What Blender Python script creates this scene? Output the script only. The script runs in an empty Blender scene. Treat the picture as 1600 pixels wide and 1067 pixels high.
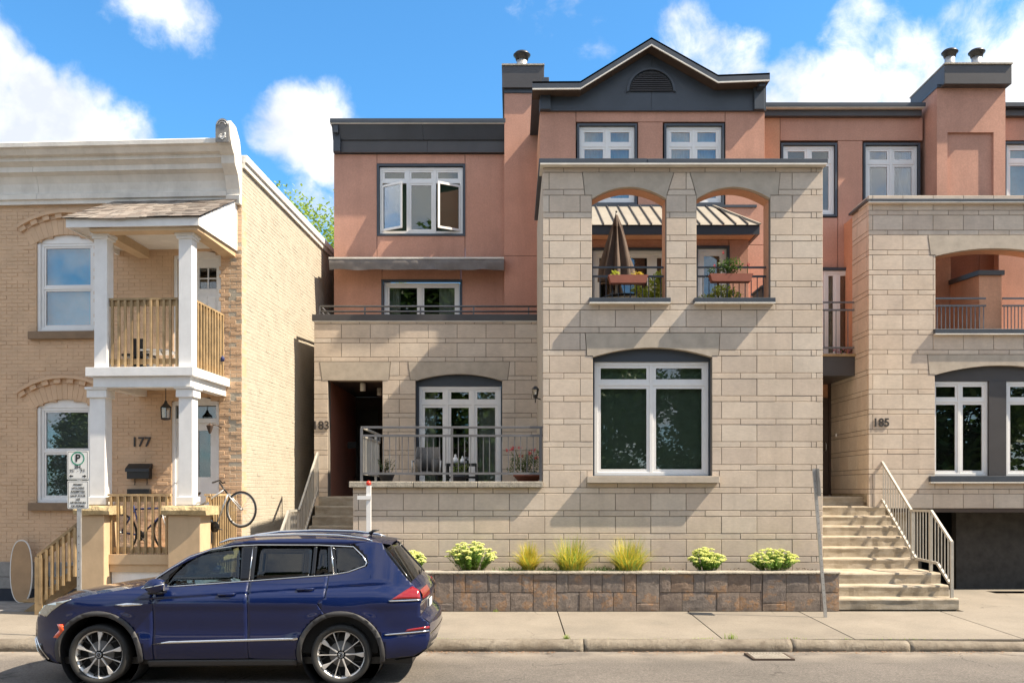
import bpy, bmesh, math, random
from math import sin, cos, pi, radians
from mathutils import Vector, Matrix, noise as mnoise
random.seed(7)
scene = bpy.context.scene
COL = scene.collection
# ---------------------------------------------------------------- camera
CZ = 2.22
F = 1400.0
cam = bpy.data.cameras.new('camera'); camo = bpy.data.objects.new('camera', cam); COL.objects.link(camo)
camo.location = (0, 0, CZ); camo.rotation_euler = (radians(90), 0, 0)
cam.sensor_width = 36; cam.lens = 31.5; cam.shift_y = 0.1466; cam.clip_end = 3000; cam.clip_start = 0.05
scene.camera = camo
# ---------------------------------------------------------------- light
SUN = Vector((0.633, -0.126, 0.763)).normalized()     # direction towards the sun
sl = bpy.data.lights.new('sun', 'SUN'); sl.energy = 3.15; sl.angle = radians(0.5); sl.color = (1.0, 0.86, 0.67)
so = bpy.data.objects.new('sun', sl); COL.objects.link(so); so.location = (20, -5, 30)
so.rotation_euler = SUN.to_track_quat('Z', 'Y').to_euler()
w = bpy.data.worlds.new("World"); scene.world = w; w.use_nodes = True
nt = w.node_tree; N = nt.nodes; L = nt.links
for n in list(N): N.remove(n)
def wn(t, **k):
    n = N.new(t)
    for a, b in k.items(): setattr(n, a, b)
    return n
out = wn('ShaderNodeOutputWorld'); bg = wn('ShaderNodeBackground')
sky = wn('ShaderNodeTexSky', sky_type='NISHITA', sun_disc=False)
sky.sun_elevation = math.asin(SUN.z); sky.sun_rotation = math.atan2(SUN.x, SUN.y)
sky.altitude = 100; sky.air_density = 1.0; sky.dust_density = 0.6; sky.ozone_density = 2.5
bg.inputs['Strength'].default_value = 0.15
tc = wn('ShaderNodeTexCoord')
def wmath(op, a, b=None, c=None):
    n = wn('ShaderNodeMath', operation=op)
    for i, v in enumerate((a, b, c)):
        if v is None: continue
        if isinstance(v, (int, float)): n.inputs[i].default_value = v
        else: L.new(v, n.inputs[i])
    return n.outputs[0]
warp = wn('ShaderNodeTexNoise'); warp.inputs['Scale'].default_value = 7; warp.inputs['Detail'].default_value = 4
L.new(tc.outputs['Generated'], warp.inputs['Vector'])
vsub = wn('ShaderNodeVectorMath', operation='SUBTRACT'); L.new(warp.outputs['Color'], vsub.inputs[0]); vsub.inputs[1].default_value = (.5, .5, .5)
vsc = wn('ShaderNodeVectorMath', operation='SCALE'); L.new(vsub.outputs[0], vsc.inputs[0]); vsc.inputs['Scale'].default_value = 0.06
vadd = wn('ShaderNodeVectorMath', operation='ADD'); L.new(tc.outputs['Generated'], vadd.inputs[0]); L.new(vsc.outputs[0], vadd.inputs[1])
nz = wn('ShaderNodeTexNoise'); nz.inputs['Scale'].default_value = 11; nz.inputs['Detail'].default_value = 9; nz.inputs['Roughness'].default_value = .62
L.new(vadd.outputs[0], nz.inputs['Vector'])
def skydir(px, py): return Vector(((px-800)/F, 1, (768-py)/F)).normalized()
vnm = wn('ShaderNodeVectorMath', operation='NORMALIZE'); L.new(vadd.outputs[0], vnm.inputs[0])
acc = None
for px, py, rad, amp in ((10, 190, 100, .42), (110, 200, 85, .40), (190, 222, 62, .38), (45, 125, 50, .40), (-140, 170, 170, .5), (245, 18, 60, .27), (310, 45, 45, .24), (200, -10, 60, .22), (480, 200, 75, .44), (550, 200, 45, .32), (520, 255, 60, .36), (490, 335, 55, .26),
                         (1070, 62, 60, .30), (1140, 95, 60, .32), (850, 15, 60, .20), (930, 60, 50, .16), (1310, 150, 65, .34), (1420, 100, 75, .34), (1540, 50, 90, .34), (1480, 150, 90, .36), (1660, 140, 150, .46), (1240, 160, 70, .33), (1330, 70, 60, .26)):
    d = skydir(px, py)
    dt = wn('ShaderNodeVectorMath', operation='DOT_PRODUCT'); L.new(vnm.outputs[0], dt.inputs[0]); dt.inputs[1].default_value = d
    r = rad/F*d.y
    mr = wn('ShaderNodeMapRange', interpolation_type='SMOOTHSTEP'); L.new(dt.outputs['Value'], mr.inputs['Value'])
    mr.inputs['From Min'].default_value = 1-0.5*(1.5*r)**2; mr.inputs['From Max'].default_value = 1-0.5*(.2*r)**2
    mr.inputs['To Min'].default_value = 0; mr.inputs['To Max'].default_value = amp
    acc = mr.outputs[0] if acc is None else wmath('MAXIMUM', acc, mr.outputs[0])
vd = wn('ShaderNodeVectorMath', operation='DOT_PRODUCT'); L.new(tc.outputs['Generated'], vd.inputs[0]); vd.inputs[1].default_value = Vector((0, 1, .33)).normalized()
fr_ = wn('ShaderNodeMapRange', interpolation_type='SMOOTHSTEP'); L.new(vd.outputs['Value'], fr_.inputs['Value'])
fr_.inputs['From Min'].default_value = .60; fr_.inputs['From Max'].default_value = .80; fr_.inputs['To Min'].default_value = .36; fr_.inputs['To Max'].default_value = 0.03  # heavier unseen cloud outside the view, added as fill light
dens = wmath('ADD', wmath('MULTIPLY_ADD', wmath('SUBTRACT', nz.outputs['Fac'], .5), .85, acc), fr_.outputs[0])
mr = wn('ShaderNodeMapRange', interpolation_type='SMOOTHSTEP'); L.new(dens, mr.inputs['Value'])
mr.inputs['From Min'].default_value = .17; mr.inputs['From Max'].default_value = .46
nz2 = wn('ShaderNodeTexNoise'); nz2.inputs['Scale'].default_value = 9; nz2.inputs['Detail'].default_value = 6; L.new(vadd.outputs[0], nz2.inputs['Vector'])
cr = wn('ShaderNodeValToRGB'); cr.color_ramp.elements[0].position = .38; cr.color_ramp.elements[0].color = (1.6, 1.7, 1.92, 1)
cr.color_ramp.elements[1].position = .6; cr.color_ramp.elements[1].color = (2.7, 2.66, 2.6, 1)
L.new(nz2.outputs['Fac'], cr.inputs[0])
skm = wn('ShaderNodeMix', data_type='RGBA', blend_type='MULTIPLY'); skm.inputs[0].default_value = 1
L.new(sky.outputs[0], skm.inputs[6]); skm.inputs[7].default_value = (.205, .41, .505, 1)
mx = wn('ShaderNodeMix', data_type='RGBA'); L.new(mr.outputs[0], mx.inputs[0]); L.new(skm.outputs[2], mx.inputs[6]); L.new(cr.outputs[0], mx.inputs[7])
L.new(mx.outputs[2], bg.inputs['Color']); L.new(bg.outputs[0], out.inputs[0])
scene.view_settings.view_transform = 'Standard'; scene.view_settings.look = 'None'
scene.view_settings.exposure = 1.85; scene.view_settings.gamma = 1; scene.view_settings.use_curve_mapping = False
scene.render.engine = 'CYCLES'
scene.cycles.max_bounces = 8; scene.cycles.diffuse_bounces = 4; scene.cycles.glossy_bounces = 4
scene.cycles.transmission_bounces = 6; scene.cycles.transparent_max_bounces = 16
scene.cycles.caustics_reflective = False; scene.cycles.caustics_refractive = False

# ---------------------------------------------------------------- materials
MATS = {}
class Nt:
    def __init__(s, name):
        s.m = bpy.data.materials.new(name); s.m.use_nodes = True; s.t = s.m.node_tree
        s.b = s.t.nodes['Principled BSDF']; s.o = s.t.nodes['Material Output']
        s.geo = None
    def n(s, t, **k):
        n = s.t.nodes.new(t)
        for a, b in k.items(): setattr(n, a, b)
        return n
    def l(s, a, b): s.t.links.new(a, b)
    def pos(s):
        if s.geo is None: s.geo = s.n('ShaderNodeNewGeometry')
        return s.geo.outputs['Position']
    def noise(s, scale, detail=4, rough=.55, vec=None, stretch=None):
        v = vec or s.pos()
        if stretch:
            mp = s.n('ShaderNodeMapping'); mp.inputs['Scale'].default_value = stretch; s.l(v, mp.inputs['Vector']); v = mp.outputs[0]
        n = s.n('ShaderNodeTexNoise'); n.inputs['Scale'].default_value = scale; n.inputs['Detail'].default_value = detail; n.inputs['Roughness'].default_value = rough
        s.l(v, n.inputs['Vector']); return n.outputs['Fac']
    def ramp(s, fac, stops, interp='LINEAR'):
        r = s.n('ShaderNodeValToRGB'); e = r.color_ramp.elements; r.color_ramp.interpolation = interp
        while len(e) > 1: e.remove(e[0])
        for i, (p, c) in enumerate(stops):
            x = e[0] if i == 0 else e.new(p)
            x.position = p; x.color = (c[0], c[1], c[2], 1) if hasattr(c, '__len__') else (c, c, c, 1)
        s.l(fac, r.inputs[0]); return r.outputs[0]
    def mix(s, fac, a, b, mode='MIX'):
        m = s.n('ShaderNodeMix', data_type='RGBA', blend_type=mode)
        for i, v in ((0, fac), (6, a), (7, b)):
            if isinstance(v, (int, float)): m.inputs[i].default_value = v
            elif isinstance(v, tuple): m.inputs[i].default_value = (v[0], v[1], v[2], 1)
            else: s.l(v, m.inputs[i])
        return m.outputs[2]
    def rnd(s):
        return s.n('ShaderNodeObjectInfo').outputs['Random']
    def bump(s, h, strength=.3, dist=.01):
        b = s.n('ShaderNodeBump'); b.inputs['Strength'].default_value = strength; b.inputs['Distance'].default_value = dist
        s.l(h, b.inputs['Height']); s.l(b.outputs[0], s.b.inputs['Normal']); return b
    def col(s, c):
        if isinstance(c, tuple): s.b.inputs['Base Color'].default_value = (c[0], c[1], c[2], 1)
        else: s.l(c, s.b.inputs['Base Color'])
    def set(s, **k):
        for a, v in k.items(): s.b.inputs[a.replace('_', ' ')].default_value = v
def mat(name, c, rough=.6, metal=0., var=.12, vs=6, bumps=0., bs=60, bd=.004, objvar=0., grime=0., spec=.5):
    x = Nt(name)
    d = tuple(v*(1-var) for v in c); e = tuple(min(1, v*(1+var)) for v in c)
    cc = x.ramp(x.noise(vs, 5, .6), [(.3, d), (.7, e)])
    if objvar:
        cc = x.mix(1., cc, x.ramp(x.rnd(), [(0, 1-objvar), (1, 1+objvar)]), 'MULTIPLY')
    if grime:
        g = x.ramp(x.noise(1.7, 8, .7, stretch=(1.5, 1.5, .6)), [(.45, 0.), (.75, grime)])
        cc = x.mix(g, cc, tuple(v*.45 for v in c))
    x.col(cc); x.set(Roughness=rough, Metallic=metal); x.b.inputs['Specular IOR Level'].default_value = spec
    if bumps: x.bump(x.noise(bs, 6, .65), bumps, bd)
    MATS[name] = x.m; return x.m
mat('white_paint', (.78, .78, .78), .5, var=.05, bumps=.15, bs=25, grime=.12)
mat('white_vinyl', (.76, .76, .76), .35, var=.03)
mat('cornice_paint', (.70, .67, .62), .55, var=.10, vs=3, bumps=.3, bs=20, bd=.01, grime=.35)
mat('dark_trim', (.045, .055, .072), .42, var=.15, vs=2, bumps=.05, bs=8)
mat('dark_trim_warm', (.060, .056, .058), .42, var=.12, vs=2)
mat('black_metal', (.012, .012, .013), .4)
mat('rubber', (.022, .022, .022), .75, bumps=.2)
mat('rail_gray', (.16, .16, .17), .45, metal=.3, var=.15)
mat('rail_light', (.46, .44, .40), .45, metal=.3, var=.15)
mat('galv', (.48, .48, .48), .4, metal=.6, var=.15)
mat('chrome', (.8, .8, .8), .15, metal=1., var=.02)
mat('concrete', (.40, .36, .30), .85, var=.22, vs=3, bumps=.5, bs=35, bd=.008, grime=.6)
mat('coping', (.36, .33, .28), .9, var=.25, vs=8, bumps=.9, bs=40, bd=.02, grime=.4)
mat('lintel_stone', (.43, .375, .31), .85, var=.13, vs=5, bumps=.5, bs=70, bd=.005)
mat('mortar', (.19, .165, .14), .95, bumps=.3)
mat('wood', (.36, .25, .13), .7, var=.3, vs=5, bumps=.3, bs=30, objvar=.2, grime=.5)
mat('dark_brown', (.06, .04, .03), .6)
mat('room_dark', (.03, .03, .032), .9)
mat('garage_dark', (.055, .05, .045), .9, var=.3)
mat('curtain', (.5, .48, .42), .8)
mat('rail_white', (.6, .58, .54), .45, var=.1)
mat('roof_metal', (.36, .33, .28), .45, metal=.2, var=.08, vs=4)
mat('tan_paint', (.55, .40, .25), .75, var=.08, vs=2.5, bumps=.3, bs=25, grime=.3)
mat('terracotta', (.25, .08, .05), .7)
mat('dark_pot', (.04, .04, .05), .6)
mat('plastic_red', (.6, .04, .02), .4)
mat('umbrella_cloth', (.10, .07, .055), .85, var=.15)
mat('soil', (.06, .045, .03), .95, bumps=1, bs=30, bd=.03)
mat('leaf_litter', (.25, .15, .085), .85, var=.4, vs=30)
mat('grey_membrane', (.2, .2, .2), .8)
mat('blue_cloth', (.02, .03, .12), .7)
mat('duck_grey', (.25, .24, .23), .8, var=.2)
mat('board_wood', (.33, .20, .095), .5, var=.15, vs=4)
mat('bark', (.09, .07, .05), .9, bumps=.8, bs=12, bd=.02)
def leafmat(name, a, b, trans=.35):
    x = Nt(name)
    c = x.mix(x.noise(4, 3), a, b); r = x.noise(60, 2)
    c = x.mix(x.ramp(r, [(.35, 0.), (.65, .6)]), c, tuple(min(1, v*1.5) for v in b))
    x.col(c); x.set(Roughness=.5)
    t = x.n('ShaderNodeBsdfTranslucent'); x.l(c, t.inputs[0]); m = x.n('ShaderNodeMixShader'); m.inputs[0].default_value = trans
    x.l(x.b.outputs[0], m.inputs[1]); x.l(t.outputs[0], m.inputs[2]); x.l(m.outputs[0], x.o.inputs[0]); MATS[name] = x.m
leafmat('leaf_green', (.03, .07, .015), (.08, .15, .03))
leafmat('leaf_dark', (.045, .09, .02), (.10, .17, .04))
mat('bounce_ground', (.42, .37, .30), .9, var=.2, vs=1)
leafmat('sedum_leaf', (.13, .26, .05), (.22, .38, .08))
leafmat('sedum_flower', (.55, .62, .12), (.72, .75, .28))
leafmat('grass_blade', (.36, .36, .04), (.60, .46, .07))
leafmat('grass_green', (.16, .26, .04), (.32, .42, .08))
leafmat('lime_leaf', (.25, .32, .03), (.45, .5, .08))
leafmat('flower_red', (.6, .03, .03), (.7, .08, .12))
leafmat('flower_pink', (.7, .2, .3), (.8, .4, .5))
leafmat('flower_white', (.75, .7, .65), (.8, .8, .75))
# limestone blocks: colour differs block by block, fine tooled grain
def stonemat(name, cols, obj=True, gs=90, bst=.5):
    x = Nt(name)
    r = x.rnd(); cc = x.ramp(r, [(i/(len(cols)-1), c) for i, c in enumerate(cols)])
    n1 = x.noise(2.2, 6, .65); cc = x.mix(1., cc, x.ramp(n1, [(.3, .88), (.7, 1.10)]), 'MULTIPLY')
    n2 = x.noise(26, 6, .8, stretch=(.4, .4, 1.4)); cc = x.mix(1., cc, x.ramp(n2, [(.32, .88), (.68, 1.08)]), 'MULTIPLY')
    st = x.ramp(x.noise(1.1, 8, .7, stretch=(2, 2, .25)), [(.52, 0.), (.78, .28)]); cc = x.mix(st, cc, (.24, .20, .165))
    x.col(cc); x.set(Roughness=.85); x.bump(x.noise(gs, 6, .7), bst, .004)
    MATS[name] = x.m
stonemat('limestone', [(.55, .46, .375), (.60, .51, .42), (.525, .44, .365), (.58, .48, .385), (.555, .48, .405), (.61, .525, .435)])
def stucco(name, c):
    x = Nt(name)
    cc = x.ramp(x.noise(1.3, 6, .6), [(.3, tuple(v*.88 for v in c)), (.7, tuple(v*1.08 for v in c))])
    cc = x.mix(1., cc, x.ramp(x.noise(28, 5, .85), [(.33, .86), (.67, 1.12)]), 'MULTIPLY')
    st = x.ramp(x.noise(1.0, 7, .7, stretch=(2.5, 2.5, .3)), [(.48, 0.), (.78, .4)]); cc = x.mix(st, cc, tuple(v*.6 for v in c))
    x.col(cc); x.set(Roughness=.9); x.bump(x.noise(70, 7, .75), .55, .006); MATS[name] = x.m
stucco('stucco', (.53, .285, .21))
stucco('stucco_lit', (.60, .31, .19))  # brighter copy of the stucco, bounced sunlight put into its colour
stucco('stucco_shaded', (.36, .16, .105))  # darker copy of the stucco, shade of the entrance recess painted in
def brickmat(name, c, gr=.2):
    x = Nt(name)
    cc = x.mix(1., c, x.ramp(x.rnd(), [(0, .96), (1, 1.03)]), 'MULTIPLY')
    cc = x.mix(1., cc, x.ramp(x.noise(3.0, 6, .6), [(.3, .9), (.7, 1.07)]), 'MULTIPLY')
    chips = x.ramp(x.noise(14, 6, .75), [(.64, 0.), (.72, .55)]); cc = x.mix(chips, cc, tuple(v*.62 for v in c))
    x.col(cc); x.set(Roughness=.75); x.bump(x.noise(35, 6, .7), .6, .008); MATS[name] = x.m
brickmat('brick_tan', (.62, .43, .28)); brickmat('brick_cream', (.45, .405, .33)); brickmat('mortar_tan', (.58, .40, .26)); brickmat('mortar_cream', (.445, .40, .325))
mat('cap_stone', (.50, .39, .22), .9, var=.3, vs=9, bumps=.9, bs=25, bd=.03, grime=.4); mat('cellar_dark', (.025, .03, .045), .8)
mat('sill_brown', (.22, .15, .095), .8, var=.15, bumps=.4)
# planter block: mottled brown / charcoal / rust
x = Nt('planter_stone')
a = x.ramp(x.rnd(), [(0, (.17, .13, .11)), (.3, (.20, .155, .125)), (.5, (.12, .10, .095)), (.7, (.24, .15, .09)), (.85, (.20, .17, .15)), (1, (.13, .11, .10))])
b = x.ramp(x.noise(3.5, 4, .6), [(.3, (.11, .095, .09)), (.47, (.20, .165, .14)), (.56, (.22, .18, .155)), (.62, (.36, .20, .09)), (.72, (.34, .30, .27))])
c = x.mix(.55, a, b); c = x.mix(1., c, x.ramp(x.noise(22, 8, .75), [(.3, .7), (.7, 1.3)]), 'MULTIPLY')
x.col(c); x.set(Roughness=.85); x.bump(x.noise(30, 8, .75), .9, .015); MATS['planter_stone'] = x.m
# shingles
x = Nt('shingle')
c = x.ramp(x.rnd(), [(0, (.13, .105, .09)), (.4, (.21, .175, .15)), (.7, (.27, .235, .205)), (1, (.16, .14, .125))])
c = x.mix(1., c, x.ramp(x.noise(120, 3, .8), [(.3, .75), (.7, 1.25)]), 'MULTIPLY'); x.col(c); x.set(Roughness=.95); x.bump(x.noise(150, 3), .6, .003); MATS['shingle'] = x.m
# asphalt
x = Nt('asphalt')
g = x.noise(42, 4, .85); big = x.noise(.55, 7, .65); c = x.ramp(big, [(.3, (.092, .083, .074)), (.7, (.14, .124, .11))])
c = x.mix(1., c, x.ramp(g, [(.34, .5), (.5, 1.0), (.66, 1.6)]), 'MULTIPLY')
st = x.ramp(x.noise(2.0, 7, .75, stretch=(.6, 1.5, 1)), [(.56, 0.), (.68, .6)]); c = x.mix(st, c, (.065, .055, .048))
sd = x.n('ShaderNodeSeparateXYZ'); x.l(x.pos(), sd.inputs[0])
ed = x.n('ShaderNodeMapRange'); x.l(sd.outputs['Y'], ed.inputs['Value']); ed.inputs['From Min'].default_value = 11.7; ed.inputs['From Max'].default_value = 12.6
dn = x.n('ShaderNodeMath', operation='MULTIPLY'); x.l(ed.outputs[0], dn.inputs[0]); x.l(x.ramp(x.noise(1.4, 5), [(.35, .1), (.6, .85)]), dn.inputs[1])
c = x.mix(dn.outputs[0], c, (.27, .235, .195)); x.col(c); x.set(Roughness=.9)
x.bump(g, .9, .008); MATS['asphalt'] = x.m
def cracks(x, scale, wdt, amt, dark):
    v = x.n('ShaderNodeTexVoronoi', feature='DISTANCE_TO_EDGE'); v.inputs['Scale'].default_value = scale
    wv = x.n('ShaderNodeTexNoise'); wv.inputs['Scale'].default_value = 2.5; wv.inputs['Detail'].default_value = 6; x.l(x.pos(), wv.inputs['Vector'])
    ad = x.n('ShaderNodeVectorMath', operation='MULTIPLY_ADD'); x.l(wv.outputs['Color'], ad.inputs[0]); ad.inputs[1].default_value = (.5, .5, .1); x.l(x.pos(), ad.inputs[2])
    x.l(ad.outputs[0], v.inputs['Vector']); f = x.ramp(v.outputs['Distance'], [(0, amt), (wdt, 0.)])
    mk = x.ramp(x.noise(.6, 3), [(.48, 0.), (.56, 1.)]); f2 = x.n('ShaderNodeMath', operation='MULTIPLY'); x.l(f, f2.inputs[0]); x.l(mk, f2.inputs[1])
    old = x.b.inputs['Base Color'].links[0].from_socket; x.col(x.mix(f2.outputs[0], old, dark))
cracks(x, .55, .006, .9, (.03, .026, .022)); ASPH = x
# pavement concrete
x = Nt('pavement')
g = x.noise(38, 4, .85); c = x.ramp(x.noise(.9, 8, .65), [(.3, (.17, .152, .126)), (.5, (.205, .18, .148)), (.7, (.238, .211, .174))])
c = x.mix(1., c, x.ramp(x.rnd(), [(0, .93), (1, 1.05)]), 'MULTIPLY')
c = x.mix(1., c, x.ramp(g, [(.35, .84), (.65, 1.14)]), 'MULTIPLY')
st = x.ramp(x.noise(5, 8, .8), [(.63, 0.), (.75, .4)]); c = x.mix(st, c, (.16, .13, .10))
x.col(c); x.set(Roughness=.9); x.bump(x.noise(120, 5, .7), .5, .004); MATS['pavement'] = x.m; PAVX = x
x = Nt('kerb_concrete')
c = x.ramp(x.noise(2.5, 8, .7), [(.3, (.13, .105, .08)), (.55, (.22, .19, .15)), (.75, (.32, .285, .235))])
c = x.mix(x.ramp(x.noise(9, 8, .8), [(.5, 0.), (.68, .75)]), c, (.11, .09, .07)); x.col(c); x.set(Roughness=.95); x.bump(x.noise(18, 8, .75), 1., .03); MATS['kerb_concrete'] = x.m
x = Nt('stair_concrete')
sz = x.noise(3, 8, .7, stretch=(1, 1, 3)); c = x.ramp(sz, [(.3, (.25, .205, .145)), (.5, (.37, .315, .24)), (.72, (.46, .41, .335))])
c = x.mix(x.ramp(x.noise(7, 6, .75), [(.6, 0.), (.7, .5)]), c, (.13, .10, .07)); x.col(c); x.set(Roughness=.9); x.bump(x.noise(45, 7, .7), .5, .008); MATS['stair_concrete'] = x.m
cracks(PAVX, .42, .004, .8, (.06, .05, .04))
# car paint
x = Nt('car_paint'); lw = x.n('ShaderNodeLayerWeight'); lw.inputs[0].default_value = .35
x.col(x.mix(x.ramp(lw.outputs['Facing'], [(.0, 0.), (1, 1.)]), (.0006, .0075, .06), (.0004, .0035, .022)))
x.set(Roughness=.4, Metallic=.0, Coat_Weight=1., Coat_Roughness=.01); x.b.inputs['Specular IOR Level'].default_value = .15; MATS['car_paint'] = x.m
mat('car_plastic', (.045, .045, .048), .55, var=.05); mat('car_gloss_black', (.006, .006, .007), .08, var=.0)
mat('car_interior', (.022, .022, .024), .8); mat('alloy', (.72, .70, .68), .35, metal=.45, var=.03); mat('alloy_black', (.008, .008, .008), .6, var=0.)
x = Nt('tail_red'); x.col((.24, .004, .006)); x.set(Roughness=.08, Coat_Weight=1.); MATS['tail_red'] = x.m
x = Nt('marker_orange'); x.col((.75, .09, .02)); x.set(Roughness=.15, Coat_Weight=1.); MATS['marker_orange'] = x.m
x = Nt('lamp_clear'); x.col((.55, .58, .55)); x.set(Roughness=.08, Metallic=.7, Coat_Weight=1.); MATS['lamp_clear'] = x.m
def glass(name, refl=.12, tint=(.75, .8, .8), rough=0.0, bump=.015):
    x = Nt(name); t = x.n('ShaderNodeBsdfTransparent'); t.inputs[0].default_value = (*tint, 1)
    g = x.n('ShaderNodeBsdfGlossy'); g.inputs['Roughness'].default_value = rough; g.inputs['Color'].default_value = (.95, .97, 1, 1)
    fr = x.n('ShaderNodeFresnel'); fr.inputs['IOR'].default_value = 1.5
    ad = x.n('ShaderNodeMath', operation='ADD'); ad.use_clamp = True; x.l(fr.outputs[0], ad.inputs[0]); ad.inputs[1].default_value = refl
    m = x.n('ShaderNodeMixShader'); x.l(ad.outputs[0], m.inputs[0]); x.l(t.outputs[0], m.inputs[1]); x.l(g.outputs[0], m.inputs[2])
    if bump:
        b = x.n('ShaderNodeBump'); b.inputs['Strength'].default_value = bump; b.inputs['Distance'].default_value = .05; x.l(x.noise(1.5, 2), b.inputs['Height']); x.l(b.outputs[0], g.inputs['Normal'])
    x.l(m.outputs[0], x.o.inputs[0]); x.t.nodes.remove(x.b); MATS[name] = x.m
glass('window_glass', .05, (.80, .84, .82)); glass('window_glass_blue', .07, (.93, .96, .97))
glass('car_glass', .01, (.62, .68, .64), bump=0); glass('car_glass_tint', .01, (.22, .24, .24), bump=0); glass('lantern_glass', .1, (.8, .8, .75), bump=0)
mat('blind_sky_reflection', (.05, .42, .72), .7, var=.08); mat('blind_grey', (.14, .15, .16), .8); mat('blind_green', (.30, .38, .31), .7, var=.15); mat('blind_pale', (.10, .42, .55), .8); mat('awning_cloth', (.17, .155, .15), .7, var=.15); mat('blind_dim', (.05, .09, .06), .8)
mat('sign_white', (.78, .78, .76), .4, var=.03); mat('sign_green', (.0, .28, .16), .4, var=.05); mat('sign_black', (.015, .015, .015), .5); mat('num_dark', (.035, .03, .028), .5)
mat('wicker', (.16, .15, .14), .8, var=.3, vs=60, bumps=.6); mat('plate_blue', (.5, .55, .6), .4)
def MT(n): return MATS[n]

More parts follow.
